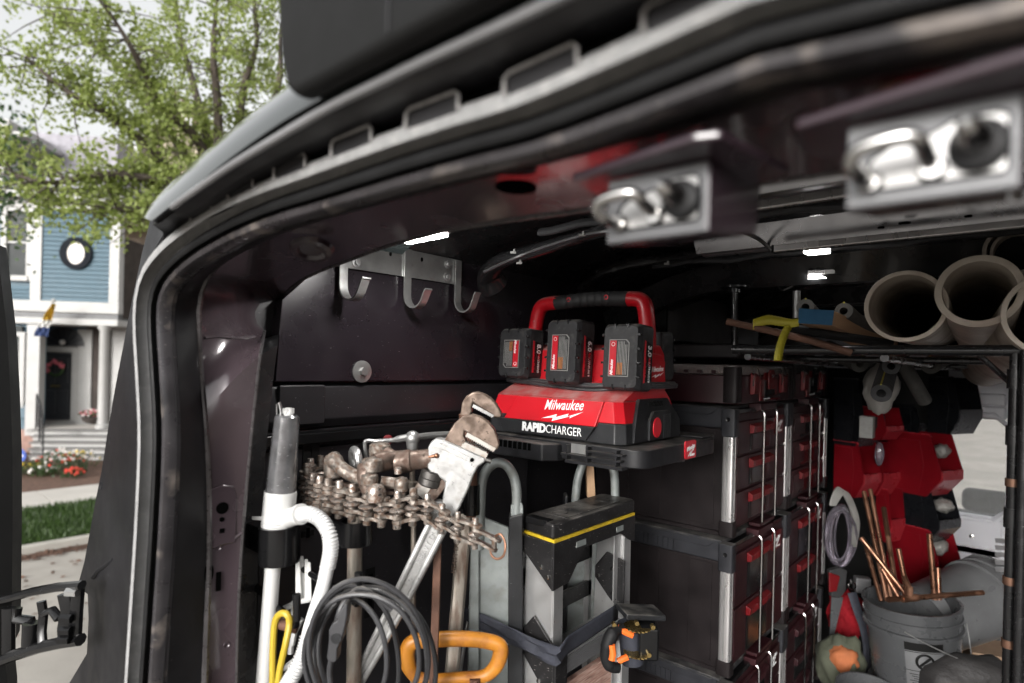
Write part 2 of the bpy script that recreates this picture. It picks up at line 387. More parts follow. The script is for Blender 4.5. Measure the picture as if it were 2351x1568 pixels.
# outdoors
mk('siding', (.055,.106,.140), .55, 0, .07, 5, bump=.05, bscale=60)
mk('trim', (.37,.366,.355), .5, 0, .05, 3)
mk('window_dark', (.03,.035,.035), .3, 0, .4, 1.2, spec=.08)
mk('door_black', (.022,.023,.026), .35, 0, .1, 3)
mk('ring_dark', (.008,.01,.014), .7, spec=.1)
mk('shingle', (.30,.29,.32), .85, 0, .2, 6, bump=.3, bscale=20)
mk('stucco', (.52,.44,.35), .85, 0, .12, 2, bump=.2, bscale=20)
mk('brickish', (.26,.16,.13), .85, 0, .25, 5, bump=.2, bscale=20)
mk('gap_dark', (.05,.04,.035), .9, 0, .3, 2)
mk('concrete', (.50,.47,.43), .85, 0, .1, 1.5, bump=.15, bscale=30)
mk('street', (.33,.307,.275), .9, 0, .2, .8, bump=.2, bscale=30, wear=(.25,.23,.205), wamt=.42, wscale=1.6)
mk('kerb', (.40,.38,.34), .85, 0, .15, 2, bump=.2, bscale=30)
mk('soil', (.11,.06,.04), .95, 0, .4, 12, bump=.6, bscale=30)
mk('lawn', (.05,.09,.018), .95, 0, .3, 2)
mk('bark', (.075,.06,.05), .9, 0, .35, 8, bump=.6, bscale=25)
mk('iron', (.015,.015,.016), .4, .3)
mk('flag_gold', (.5,.32,.03), .7); mk('flag_white', (.7,.7,.68), .7); mk('flag_blue', (.02,.04,.12), .7)
mk('pink', (.55,.12,.16), .7, 0, .3, 30); mk('flower_white', (.75,.7,.66), .7, 0, .1, 9); mk('flower_red', (.6,.05,.03), .7); mk('flower_yellow', (.7,.5,.05), .7)
mk('sign_blue', (.03,.08,.35), .4)
def leaf_mat(name, a, b, tr=.45):
    m = bpy.data.materials.new(name); m.use_nodes = True; n = m.node_tree; L = n.links; n.nodes.clear()
    out = n.nodes.new('ShaderNodeOutputMaterial'); mx = n.nodes.new('ShaderNodeMixShader'); mx.inputs[0].default_value = tr
    d = n.nodes.new('ShaderNodeBsdfPrincipled'); d.inputs['Roughness'].default_value = .5; t = n.nodes.new('ShaderNodeBsdfTranslucent')
    g = n.nodes.new('ShaderNodeNewGeometry'); r = n.nodes.new('ShaderNodeValToRGB'); r.color_ramp.elements[0].color = (*a, 1); r.color_ramp.elements[1].color = (*b, 1)
    L.new(g.outputs['Random Per Island'], r.inputs[0]); L.new(r.outputs[0], d.inputs['Base Color']); L.new(r.outputs[0], t.inputs['Color'])
    L.new(d.outputs[0], mx.inputs[1]); L.new(t.outputs[0], mx.inputs[2]); L.new(mx.outputs[0], out.inputs['Surface']); K[name] = m
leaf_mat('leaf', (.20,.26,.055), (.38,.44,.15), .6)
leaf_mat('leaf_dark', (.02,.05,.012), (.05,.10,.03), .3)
leaf_mat('grass', (.02,.045,.008), (.06,.11,.022), .3)

# =================================================================== outdoors
GZ = -3.2
def sheet(x0, x1, y0, y1, z, n=1):
    m = M(); m.add([(x0,y0,z),(x1,y0,z),(x1,y1,z),(x0,y1,z)], [(0,1,2,3)]); return m
struct('ground', sheet(-300, 300, -300, 300, GZ - .02), K['soil'])
struct('street', sheet(-11.9, 9, -120, 120, GZ), K['street'])
m = M(); y = -40
while y < 60:
    m.bx((-12.05, y, GZ - .1), (-11.88, y + 2.96, GZ + .13)); y += 3.0
struct('kerb', m, K['kerb'], bev=.02)
struct('gutter_leaves', sheet(-11.88, -11.6, -30, 40, GZ + .006), K['soil'])
struct('lawn', sheet(-14.8, -12.05, -60, 60, GZ + .10), K['lawn'])
sw = M(); y = -40
while y < 60:
    sw.bx((-16.6, y, GZ - .05), (-14.8, y + 1.785, GZ + .12)); y += 1.8
struct('sidewalk', sw, K['concrete'], bev=.01)
struct('garden_bed', sheet(-60, -16.6, -60, 60, GZ + .09), K['soil'])
# grass blades of the parkway
g = M()
for i in range(15000):
    x = random.uniform(-14.85, -12.03); y = random.uniform(.8, 6.2); h = random.uniform(.05, .13); a = random.uniform(0, 2 * PI); w_ = .012
    dx, dy = math.cos(a) * w_, math.sin(a) * w_; lx, ly = random.uniform(-.05, .05), random.uniform(-.05, .05)
    g.add([(x - dx, y - dy, GZ + .1), (x + dx, y + dy, GZ + .1), (x + lx, y + ly, GZ + .1 + h)], [(0, 1, 2)])
tag(obj('grass', g, K['grass'], smooth=False, flipfix=False), 'short green grass of the parkway strip by the kerb', 'grass', kind='stuff')

# ---- house frame
HA = R(8)
HE = RGT * math.cos(HA) + FWD * math.sin(HA); HN = -(FWD * math.cos(HA) - RGT * math.sin(HA))
H0 = pt(150, 1075, D=18.7); H0.z = GZ + .09
def hp(u, v, off=0):           # facade coordinates (a, z) of a surveyed corner on the plane standing off the facade
    d = FWD + CX * ((u - 1175) / FPX) + CY * ((PPV - v) / FPX)
    t = (H0 + HN * off).dot(HN) / d.dot(HN); q = d * t - H0
    return q.dot(HE), q.z
HM = fr(H0, HE, z=UP)          # local x along the facade, y into the house, z up
house = thing('blue_house', 'blue clapboard house with white trim, porch and round window across the street', 'house', H0, HM.to_euler())
def hb(m, u0, v0, u1, v1, off, dep, pv=None):      # box from facade rectangle, front at off, going dep back
    a0, z1 = hp(u0, v0, off); a1, z0 = hp(u1, v1, off)
    zc0 = hp((u0 + u1) / 2, v1, off)[1]; zc1 = hp((u0 + u1) / 2, v0, off)[1]
    m.bx((a0, -off, zc0), (a1, -off + dep, zc1)); return m
def hpart(name, rects, mt, **k):
    m = M()
    for r in rects: hb(m, *r)
    return obj(name, m, K[mt], house, local=True, **k)
hpart('wall', [(-60, 452, 268, 722, -.06, .3), (-60, 720, 88, 1000, -.06, .3)], 'siding')
hpart('back_wall', [(-200, 300, 266, 452, -1.2, 4)], 'shingle')
# clapboards, one by one
a0, zt = hp(92, 478); a1, zb = hp(256, 706)
nb = 21
for i in range(nb):
    z0 = zb + (zt - zb) * i / nb; z1 = zb + (zt - zb) * (i + 1) / nb
    m = M(); m.hexa([(a0, -.07, z0), (a1, -.07, z0), (a1, .06, z0), (a0, .06, z0), (a0, -.02, z1 + .01), (a1, -.02, z1 + .01), (a1, .06, z1 + .01), (a0, .06, z1 + .01)])
    obj('siding_board', m, K['siding'], house, local=True, smooth=False)
for (u0, u1, v0, v1, n_) in ((18, 70, 655, 692, 4), (22, 62, 928, 958, 3)):
    b0, y1 = hp(u0, v0); b1, y0 = hp(u1, v1)
    for i in range(n_):
        z0 = y0 + (y1 - y0) * i / n_; z1 = y0 + (y1 - y0) * (i + 1) / n_
        m = M(); m.hexa([(b0, -.07, z0), (b1, -.07, z0), (b1, .06, z0), (b0, .06, z0), (b0, -.02, z1 + .01), (b1, -.02, z1 + .01), (b1, .06, z1 + .01), (b0, .06, z1 + .01)])
        obj('siding_board', m, K['siding'], house, local=True, smooth=False)
hpart('corner_trim', [(254, 470, 271, 716, .09, .3)], 'trim', bev=.01)
hpart('corner_trim', [(73, 470, 92, 704, .09, .2)], 'trim', bev=.01)
hpart('frieze', [(-60, 452, 274, 478, .12, .4)], 'trim', bev=.01)
hpart('eave', [(-60, 440, 280, 454, .45, .8)], 'trim', bev=.02)
hpart('belt_trim', [(-60, 690, 272, 716, .12, .3)], 'trim', bev=.02)
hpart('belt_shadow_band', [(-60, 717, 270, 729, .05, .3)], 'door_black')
hpart('porch_fascia', [(-60, 729, 270, 744, .14, 1.4)], 'trim', bev=.02)
# roof above the eave, the steep grey slope
rl = [hp(-60, 440), hp(280, 440), hp(215, 300), hp(-60, 285)]
m = M(); m.add([(rl[0][0], -.45, rl[0][1]), (rl[1][0], -.45, rl[1][1]), (rl[2][0], 2.2, rl[2][1]), (rl[3][0], 2.2, rl[3][1]),
                (rl[0][0], .2, rl[0][1]), (rl[1][0], .2, rl[1][1]), (rl[2][0], 2.6, rl[2][1]), (rl[3][0], 2.6, rl[3][1])],
               [(0,1,2,3),(4,7,6,5),(0,4,5,1),(1,5,6,2),(2,6,7,3),(3,7,4,0)])
roof = obj('roof', m, K['shingle'], house, local=True)
m = M(); hb(m, -60, 270, 20, 300, .7, 3); hb(m, -60, 300, 10, 440, .5, 3); obj('dormer', m, K['trim'], house, local=True, bev=.02)
m = M(); hb(m, 15, 302, 62, 312, .6, 3.); obj('rake_board', m, K['trim'], house, local=True)
# round window
oc = hp(176, 582, .05); orx = hp(213, 582, .05)[0] - oc[0]; orz = hp(176, 545, .05)[1] - oc[1]
def ring2d(rx, rz, rx2, rz2, y0, y1, n=40):
    m = M(); rows = []
    for a, b, y in ((rx, rz, y0), (rx2, rz2, y0), (rx2, rz2, y1), (rx, rz, y1)):
        rows.append([(oc[0] + a * math.cos(2*PI*i/n), y, oc[1] + b * math.sin(2*PI*i/n)) for i in range(n)])
    vs = [p for r in rows for p in r]; m.add(vs, [(k*n+i, k*n+(i+1)%n, ((k+1)%4)*n+(i+1)%n, ((k+1)%4)*n+i) for k in range(4) for i in range(n)]); return m
wr = obj('round_window', ring2d(orx, orz, orx * .55, orz * .68, -.12, .1), K['ring_dark'], house, local=True)
m = M(); n_ = 40; m.prism([(orx * .56 * math.cos(2*PI*i/n_), orz * .69 * math.sin(2*PI*i/n_)) for i in range(n_)], (oc[0], -.10, oc[1]), (1,0,0), (0,0,1), (0,1,0), .04)
obj('pane', m, K['flower_white'], wr, local=True)
# windows in the bay
def window(u0, v0, u1, v1, midv):
    w_ = hpart('window', [(u0 - 9, v0 - 10, u0, v1 + 12, .07, .2), (u1, v0 - 10, u1 + 9, v1 + 12, .07, .2), (u0, v0 - 10, u1, v0, .07, .2), (u0, v1, u1, v1 + 12, .1, .25)], 'trim', bev=.01)
    for (a, b) in ((v0, midv - 2), (midv + 2, v1)):
        m = M(); hb(m, u0, a, u1, b, -.01, .04); obj('pane', m, K['window_dark'], w_, local=True)
    m = M(); hb(m, u0, midv - 2, u1, midv + 2, .03, .1); obj('meeting_rail', m, K['trim'], w_, local=True)
    m = M(); hb(m, u0 + 3, v0 + 4, u0 + 16, v1 - 4, -.05, .02); obj('curtain', m, K['gap_dark'], w_, local=True)
window(12, 484, 62, 632, 556)
window(20, 772, 44, 924, 862)
hpart('transom', [(14, 748, 50, 764, .05, .1)], 'window_dark')
hpart('pilaster', [(62, 744, 86, 1000, .1, .3)], 'trim', bev=.01)
# porch recess
hpart('entry_wall', [(70, 730, 300, 990, -1.25, .2)], 'trim')
hpart('entry_floor', [(62, 984, 262, 994, .1, 1.5)], 'concrete')
dr = hpart('door', [(94, 810, 164, 964, -1.17, .1)], 'door_black', bev=.01)
for (a, b, c_, d_) in ((102, 822, 126, 880), (132, 822, 156, 880), (102, 896, 126, 950), (132, 896, 156, 950)):
    m = M(); hb(m, a, b, c_, d_, -1.145, .06); obj('door_panel', m, K['door_black'], dr, local=True, bev=.02)
m = M(); hb(m, 116, 884, 136, 888, -1.12, .05); obj('letter_slot', m, K['gold'], dr, local=True)
hpart('door_frame', [(86, 800, 93, 966, -1.13, .1), (165, 800, 174, 966, -1.13, .1), (86, 796, 174, 808, -1.12, .1)], 'trim', bev=.01)
hpart('entry_board', [(178, 756, 190, 984, -1.15, .1)], 'trim', bev=.01)
hpart('entry_board', [(194, 756, 206, 984, -1.15, .1)], 'trim', bev=.01)
fc = hp(146, 794, -1.13); fr_ = hp(193, 794, -1.13)[0] - fc[0]; fh = hp(146, 750, -1.13)[1] - fc[1]
hpart('fanlight_wall', [(92, 748, 196, 794, -1.19, .1)], 'siding')
m = M(); m.prism([(fr_ * math.cos(PI*i/20), fh * math.sin(PI*i/20)) for i in range(21)], (fc[0], 1.13, fc[1]), (1,0,0), (0,0,1), (0,1,0), .06)
fl = obj('fanlight', m, K['door_black'], house, local=True)
for i in range(1, 8):
    m = M(); a = PI * i / 8; m.cyl((fc[0], 1.12, fc[1]), (fc[0] + fr_ * .95 * math.cos(a), 1.12, fc[1] + fh * .95 * math.sin(a)), .012, n=5); obj('glazing_bar', m, K['ring_dark'], fl, local=True)
m = M(); lp = hp(143, 786, -1.0); m.sphere((lp[0], 1.0, lp[1]), .09); obj('porch_lamp', m, K['trim'], house, local=True)
def column(u, v0, v1, r, name='column'):
    a, z1 = hp(u, v0, .0); _, z0 = hp(u, v1, .0); m = M()
    m.lathe([(r * 1.4, z0), (r * 1.4, z0 + .12), (r, z0 + .16), (r * .92, z1 - .2), (r * 1.3, z1 - .12), (r * 1.3, z1)], (a, .05, 0), n=20); obj(name, m, K['trim'], house, local=True)
column(239, 745, 985, .145)
# steps, each one its own slab; treads project over the risers
ns = 5
z_top = hp(150, 984, .1)[1]
for i in range(ns):
    z1 = z_top - (z_top / ns) * i * .98; z0 = z1 - z_top / ns * .98; fo = .1 + .3 * (i + 1)
    ua, ub = hp(78 - i * 3, 1000, fo)[0], hp(262, 1000, fo)[0]
    m = M(); m.bx((ua, -fo, z0), (ub, .3, z1 - .05)); so = obj('step', m, K['trim'], house, local=True, bev=.008); m = M(); m.bx((ua - .03, -fo - .07, z1 - .049), (ub, -fo + .32, z1)); obj('tread', m, K['tread_grey'], so, local=True, bev=.006)
text(house, 'house_number', '1920', K['label_grey'], fr((hp(170, 992, .42)[0], -.415, z_top - .12), (1,0,0), (0,0,1)), .2, ext=.004)
m = M(); p0 = hp(84, 905, .2); p1 = hp(100, 985, 1.6); 
rp = [(p0[0], -.2, p0[1]), (hp(92, 925, .9)[0], -.9, hp(92, 925, .9)[1]), (p1[0], -1.6, hp(100, 975, 1.6)[1])]
m.tube(rp, .025, 6); 
for q in rp: m.cyl(q, (q[0], q[1], 0), .022, n=6)
for i in range(1, 5):
    q = V(rp[0]).lerp(V(rp[2]), i / 5); m.cyl(q, (q.x, q.y, max(0, q.z - .8)), .012, n=5)
obj('handrail', m, K['iron'], house, local=True)
hpart('foundation', [(-60, 985, 75, 1090, -.05, .3)], 'brickish')

# wreath, flag, flower pot, sign
wc = hp(126, 846, -1.0); wcw = HM @ V((wc[0], 1.02, wc[1]))
wt = thing('door_wreath', 'wreath with red flowers hanging on the black front door', 'wreath', wcw)
m = M(); m.torus((0,0,0), .22, .045, ax=HN, n=24, k=6); obj('vine_ring', m, K['leaf_dark'], wt, local=True)
m = M()
for i in range(46):
    a = random.choice([random.gauss(PI*.42, .55), random.gauss(PI * 1.0, .35)]); q = (HE * math.cos(a) + UP * math.sin(a)) * random.gauss(.23, .04) + HN * random.uniform(.02, .09)
    m.sphere(q, random.uniform(.025, .05), 6)
obj('blossom', m, K['pink'], wt, local=True, kind='stuff')
f0 = HM @ V((hp(98, 750, .3)[0], -.15, hp(98, 752, .3)[1])); f1 = HM @ V((hp(123, 690, .9)[0], -.9, hp(123, 690, .9)[1]))
fg = thing('house_flag', 'gold, white and blue flag on a pole leaning from the porch pillar', 'flag', f0)
m = M(); m.cyl(f0, f1, .02, n=8); m.sphere(f1, .06, 8); obj('pole', m, K['trim'], fg)
def cloth(c0, c1, w0, w1, mt, name):
    m = M(); rows = []
    for i in range(7):
        t = i / 6; c = V(c0).lerp(V(c1), t); ww = w0 + (w1 - w0) * t; rows.append([c + HE * ww * (j / 6 - .5) + HN * .05 * math.sin(j * 1.9 + t * 3) for j in range(7)])
    m.loft(rows); o = obj(name, m, mt, fg); s_ = o.modifiers.new('s', 'SOLIDIFY'); s_.thickness = .006
c1 = HM @ V((hp(104, 735, .7)[0], -.6, hp(104, 735, .7)[1])); c2 = HM @ V((hp(99, 752, .5)[0], -.5, hp(99, 752, .5)[1])); c3 = HM @ V((hp(95, 772, .5)[0], -.5, hp(95, 772, .5)[1]))
cloth(f1 - UP * .1, c1, .08, .28, K['flag_gold'], 'gold_stripe'); cloth(c1, c2, .28, .32, K['flag_white'], 'white_stripe'); cloth(c2, c3, .3, .4, K['flag_blue'], 'blue_stripe')
pb = HM @ V((hp(207, 975, .0)[0], .1, hp(207, 972, .0)[1]))
pot = thing('flower_pot', 'dark bowl planter of pink and white flowers on the porch', 'flower pot', pb)
m = M(); m.lathe([(.16, 0), (.27, .1), (.3, .2), (.27, .2), (.2, .12)], n=18); obj('bowl', m, K['gap_dark'], pot, local=True)
for nm, k_, n_ in (('pink_blossom', 'pink', 60), ('white_blossom', 'flower_white', 40), ('foliage', 'leaf_dark', 60)):
    m = M()
    for i in range(n_):
        a, r = random.uniform(0, 2*PI), random.uniform(0, .33); m.sphere((r * math.cos(a), r * math.sin(a), .24 + random.uniform(0, .2) * (1 - r)), random.uniform(.02, .045), 6)
    obj(nm, m, K[k_], pot, local=True, kind='stuff')
sb = pt(44, 1078, D=17.0)
sg = thing('yard_sign', 'round blue sign on a stake in the mulch beside the steps', 'sign', (sb.x, sb.y, GZ + .09))
sc_ = pt(44, 1046, D=17.0) - sg.location; m = M(); m.cyl(sc_ - FWD * .01, sc_ + FWD * .01, .2, n=24); obj('disc', m, K['sign_blue'], sg, local=True)
m = M(); m.cyl(sc_ - FWD * .015, sc_ - FWD * .011, .13, n=24); m.v = [(x, y, (z - sc_.z) * .35 + sc_.z) for x, y, z in m.v]; obj('white_band', m, K['flower_white'], sg, local=True)
m = M(); m.cyl((0,0,0), sc_, .015, n=6); obj('stake', m, K['zinc'], sg, local=True)

def shrub(name, u, v, D, r, h, n_, lab, mts, size=.05, cat='plant'):
    b = pt(u, v, D=D); t = thing(name, lab, cat, (b.x, b.y, GZ + .09)); m = M()
    for i in range(n_):
        a = random.uniform(0, 2*PI); q = r * math.sqrt(random.random()); z = h * (random.random() ** .7) * (1 - (q / r) ** 2 * .6) + .02
        leafq(m, V((q * math.cos(a), q * math.sin(a), z)), size)
    obj('foliage', m, K[mts[0]], t, local=True, smooth=False, flipfix=False)
    m = M()
    for i in range(6):
        a = random.uniform(0, 2*PI); m.cyl((0,0,-.02), (r*.5*math.cos(a), r*.5*math.sin(a), h * .6), .012, .006, n=5)
    obj('stem', m, K['bark'], t, local=True)
    for k_ in mts[1:]:
        m = M()
        for i in range(26):
            a = random.uniform(0, 2*PI); q = r * math.sqrt(random.random()) * .95; m.sphere((q * math.cos(a), q * math.sin(a), h * random.uniform(.7, 1.05) * (1 - (q / r) ** 2 * .5)), random.uniform(.02, .045), 6)
        obj('blossom', m, K[k_], t, local=True, kind='stuff')
    return t
def leafq(m, c, s, nd=None):
    d = V((random.gauss(0,1), random.gauss(0,1), random.gauss(0, .8))).normalized() if nd is None else nd
    u_ = d.orthogonal().normalized(); u_ = (Matrix.Rotation(random.uniform(0, 2*PI), 3, d) @ u_); w_ = d.cross(u_)
    l = s * random.uniform(.7, 1.3); w2 = l * .38
    m.add([c - u_ * l * .5, c + w_ * w2, c + u_ * l * .6, c - w_ * w2], [(0, 1, 2, 3)])
shrub('garden_plant', 135, 1120, 15.4, .62, .62, 900, 'largest green flowering shrub in front of the steps', ['leaf_dark', 'flower_white', 'flower_red'])
shrub('garden_plant', 58, 1128, 15.2, .42, .3, 420, 'low green plant at the left end of the mulch bed', ['leaf_dark', 'flower_yellow'])
shrub('garden_plant', 98, 1132, 15.0, .3, .28, 300, 'small pale leafed plant between the shrub and the sidewalk', ['grass', 'flower_white'])
shrub('garden_plant', 182, 1075, 16.4, .5, .45, 300, 'yellow and white flowers growing beside the bottom step', ['grass', 'flower_yellow', 'flower_white'])
shrub('garden_plant', 168, 1128, 14.9, .25, .25, 220, 'small plant with red blooms at the sidewalk edge', ['leaf_dark', 'flower_red'])

# ---- neighbouring house
q = pt(330, 1075, D=24); n0 = V((q.x, q.y, GZ + .09))
nh = thing('tan_house', 'tan stucco gabled house behind the tree, right of the blue house', 'house', n0, HM.to_euler())
def nz(v, D=24): return pt(330, v, D=D).z - n0.z
def na(u): return (pt(u, 800, D=24) - n0).dot(HE)
m = M(); m.prism([(na(272), 0), (na(520), 0), (na(520), nz(430)), (na(395), nz(235)), (na(272), nz(430))], (0,0,0), (1,0,0), (0,0,1), (0,1,0), 9); obj('wall', m, K['stucco'], nh, local=True)
for a, b in (((na(395), nz(228)), (na(530), nz(440))), ((na(395), nz(228)), (na(262), nz(440)))):
    m = M(); m.cyl((a[0], -.3, a[1]), (b[0], -.3, b[1]), .18, n=4); obj('rake_board', m, K['trim'], nh, local=True)
m = M(); z0, z1 = nz(440), nz(228)
for s_ in (1, -1):
    ux = na(534) if s_ > 0 else na(258); m.hexa([(na(395), -.4, z1 + .05), (ux, -.4, z0), (ux, 9, z0), (na(395), 9, z1 + .05), (na(395), -.4, z1 + .25), (ux, -.4, z0 + .2), (ux, 9, z0 + .2), (na(395), 9, z1 + .25)])
obj('roof', m, K['brickish'], nh, local=True)
for (u, v) in ((318, 470), (318, 700)):
    w_ = M(); w_.bx((na(u - 16), -.06, nz(v + 55)), (na(u + 16), .1, nz(v))); wo_ = obj('window', w_, K['trim'], nh, local=True)
    w_ = M(); w_.bx((na(u - 12), -.1, nz(v + 50)), (na(u + 12), -.03, nz(v + 5))); obj('pane', w_, K['window_dark'], wo_, local=True)
# dark block that stands in for the dark gap between the houses
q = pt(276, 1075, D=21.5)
m = M(); m.box((q.x, q.y, GZ + 3.6), (1.1, 3.2, 7.2), rz=YAW); top('gap_block', m, K['gap_dark'], 'dark brown block standing in for the dark gap between the two houses', 'wall')

# ---- street tree: limbs surveyed from the picture, twigs and leaves grown on them
tb = pt(520, 800, D=10.4); tb = V((tb.x, tb.y, GZ + .1))
tree = thing('street_tree', 'green leafy street tree spreading over the parkway before the blue house', 'tree', tb)
def q3(u, v, D): return pt(u, v, D=D)
fork = q3(505, 470, 10.4)
trunk = [tb, tb.lerp(fork, .5) + V((.08, .05, 0)), fork]
limbs = [
 [fork, q3(455, 325, 10.0), q3(375, 250, 9.6), q3(330, 165, 9.2), q3(290, 90, 8.9), q3(240, 10, 8.8)],
 [fork, q3(400, 400, 9.7), q3(325, 325, 9.2), q3(232, 255, 8.8), q3(140, 200, 8.6), q3(60, 130, 8.5)],
 [fork, q3(540, 340, 10.4), q3(560, 200, 10.2), q3(590, 90, 10.0), q3(575, -60, 9.9)],
 [fork, q3(480, 330, 10.6), q3(440, 180, 10.8), q3(410, 60, 10.9), q3(400, -80, 11)],
 [fork, q3(600, 330, 11), q3(640, 190, 11.1), q3(650, 60, 11.2), q3(700, -60, 11.3)],
 [fork, q3(430, 430, 9.4), q3(340, 410, 8.8), q3(230, 400, 8.4), q3(120, 420, 8.2), q3(30, 400, 8.1)],
 [fork, q3(440, 470, 9.5), q3(380, 480, 9.0), q3(300, 480, 8.6), q3(215, 490, 8.4)],
 [fork, q3(420, 350, 10.2), q3(330, 210, 10.2), q3(220, 110, 10.2), q3(120, 30, 10.2)],
 [fork, q3(500, 250, 9.6), q3(490, 120, 9.2), q3(500, -20, 9.0)],
]
tm = M(); tm.tube(spline(trunk, 6), [.24 - .1 * i / 12 for i in range(13)], 10); obj('trunk', tm, K['bark'], tree)
cl = []
for L_ in limbs:
    p = spline(L_, 6); nL = len(p); m = M(); m.tube(p, [.085 * (1 - i / nL) ** .8 + .008 for i in range(nL)], 7); obj('limb', m, K['bark'], tree)
    for i in range(5, nL):
        for k_ in range(1 if i % 2 else 3):
            d = V((random.gauss(0,1), random.gauss(0,1), random.gauss(.05, .6))).normalized(); ln = random.uniform(.3, 1.05)
            cl.append((p[i], p[i] + d * ln))
tw = M(); lf = M()
for a, b in cl:
    mid = a.lerp(b, .5) + V((random.uniform(-.06, .06), random.uniform(-.06, .06), random.uniform(-.04, .08)))
    tw.tube([a, mid, b], [.014, .009, .004], 4)
    for i in range(random.randint(5, 9)):
        t = random.uniform(.25, 1.08); c = a.lerp(b, t) + V([random.gauss(0, .07) for _ in range(3)])
        for j in range(random.randint(6, 12)): leafq(lf, c + V([random.gauss(0, .06) for _ in range(3)]), .064)
obj('twigs', tw, K['bark'], tree, kind='stuff')
obj('crown', lf, K['leaf'], tree, smooth=False, flipfix=False)
# darker neighbour tree at the left edge
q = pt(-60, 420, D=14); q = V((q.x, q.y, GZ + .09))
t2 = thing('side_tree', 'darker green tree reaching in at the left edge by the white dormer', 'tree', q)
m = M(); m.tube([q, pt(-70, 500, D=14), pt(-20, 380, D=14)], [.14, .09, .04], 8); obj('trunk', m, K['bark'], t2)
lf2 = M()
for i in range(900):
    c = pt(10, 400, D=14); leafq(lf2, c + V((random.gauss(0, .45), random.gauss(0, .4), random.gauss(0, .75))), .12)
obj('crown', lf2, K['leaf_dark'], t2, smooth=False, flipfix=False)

lt = M()
for i in range(900):
    x = random.uniform(-11.88, -11.45) if i % 3 else random.uniform(-11.9, -8.5); leafq(lt, V((x, random.uniform(.5, 7), GZ + .012 + random.uniform(0, .02))), .07, V((random.gauss(0, .25), random.gauss(0, .25), 1)).normalized())
tag(obj('leaf_litter', lt, K['soil'], smooth=False, flipfix=False), 'brown leaf litter blown along the gutter by the kerb', 'leaf litter', kind='stuff')

# =================================================================== the van
van = thing('cargo_van', 'black cargo van with its rear opening and left door open, racked with tools', 'van', (-.12, .37, -1.6))
FLOOR = -1.6; XL = -1.27; XR = 1.02; XMID = -.125; YB = 3.75; CEIL = .34
def vp(name, m, mt, parent=None, **k): return obj(name, m, K[mt], parent or van, **k)
# opening edge, left half surveyed, right half mirrored
half = [pt(u, v, Y=.37) for u, v in ((326,1700),(332,1568),(343,1400),(356,1200),(364,1000),(357,850),(351,740),(357,672),(378,618),(430,562),(520,503),(630,452),(740,414),(860,372),(960,338),(1100,294),(1280,238))]
half = [V((-1.135, .37, -1.5)), V((-1.135, .37, -.9))] + half
zt_ = half[-1].z
half.append(V((XMID, .37, zt_ + .012)))
path = spline(half, 6); path = resample(path, 90)
path += [V((2 * XMID - p.x, p.y, p.z)) for p in reversed(path[:-1])]
def normals(P):
    out = []
    for i in range(len(P)):
        t = P[min(i+1, len(P)-1)] - P[max(i-1, 0)]; out.append(V((-t.z, 0, t.x)).normalized())
    return out
NRM = normals(path)
def sweep(prof, i0=0, i1=None, P=None):
    P_ = P or path; i1 = i1 or len(P_); m = M()
    rows = [[P_[i] + NRM[i] * n_ + V((0, y - .37, 0)) for (n_, y) in prof] for i in range(i0, i1)]
    return m.loft(rows)
def arc(cn, cy, r, a0, a1, k=8): return [(cn + r * math.cos(R(a0 + (a1 - a0) * i / k)), cy + r * math.sin(R(a0 + (a1 - a0) * i / k))) for i in range(k + 1)]
vp('weatherstrip', sweep(arc(0, .352, .0125, 120, -120, 12)), 'rubber')
vp('weatherstrip_lip', sweep(arc(-.017, .362, .007, 160, -150, 10)), 'rubber_dark')
vp('flange', sweep([(-.018, .372), (-.026, .366), (-.033, .368), (-.036, .376), (-.034, .392)]), 'flange')
vp('strip_channel', sweep([(.014, .366), (.0, .376), (-.02, .380), (-.036, .386)]), 'rubber_dark')
# header reveal above the strip (from the strip out to the roof seam)
i0 = next(i for i, p in enumerate(path) if p.x > -1.06); i1 = len(path) - i0
def curve(uv, Y, ext=.62):
    p = [pt(u, v, Y=Y) for u, v in uv]; e = p[-1]; p += [V((e.x + .12, Y, e.z + .002)), V((XMID + .2, Y, e.z + .003)), V((ext, Y, e.z))]; return resample(spline(p, 6), 90)
c_sil = curve([(343,492),(366,455),(409,409),(490,333),(561,274),(638,215),(760,120),(900,20),(1100,-120)], .345)
c_seam = curve([(349,507),(382,480),(424,447),(511,376),(612,303),(693,252),(815,186),(968,104),(1171,0)], .300)
c_trim = curve([(352,512),(384,486),(424,456),(520,390),(632,323),(765,246),(868,196),(968,148),(1222,32)], .298)
c_band = curve([(356,520),(400,500),(446,484),(500,444),(561,404),(640,362),(714,327),(917,236),(1222,104)], .326)
c_flng = curve([(372,560),(420,530),(470,508),(521,485),(600,440),(663,401),(790,342),(917,288),(1171,182)], .364)
def off(c, dx, dy, dz): return [p + V((dx, dy, dz)) for p in c]
def mixc(a, b, t, dy=0): return [p.lerp(q, t) + V((0, dy, 0)) for p, q in zip(a, b)]
strip_up = resample([p + n_ * .006 + V((0, .006, 0)) for p, n_ in zip(path, NRM)][i0 - 6:i1], 90)
m = M(); m.loft([c_flng, mixc(c_flng, strip_up, .5, .006), strip_up]); vp('header_channel', m, 'jamb')
m = M(); m.loft([c_band, mixc(c_band, c_flng, .25, .008), mixc(c_band, c_flng, .8, .006), c_flng]); vp('header_step', m, 'jamb')
m = M(); m.loft([c_trim, mixc(c_trim, c_band, .12, .002), mixc(c_trim, c_band, .55, -.003), c_band, off(c_band, 0, .02, .004)]); vp('header_band', m, 'grey_dark', label='wide dark grey band under the roof seam')
m = M(); m.tube(mixc(c_trim, c_seam, .12)[4:], .0042, 8); vp('drip_trim', m, 'grey_paint')
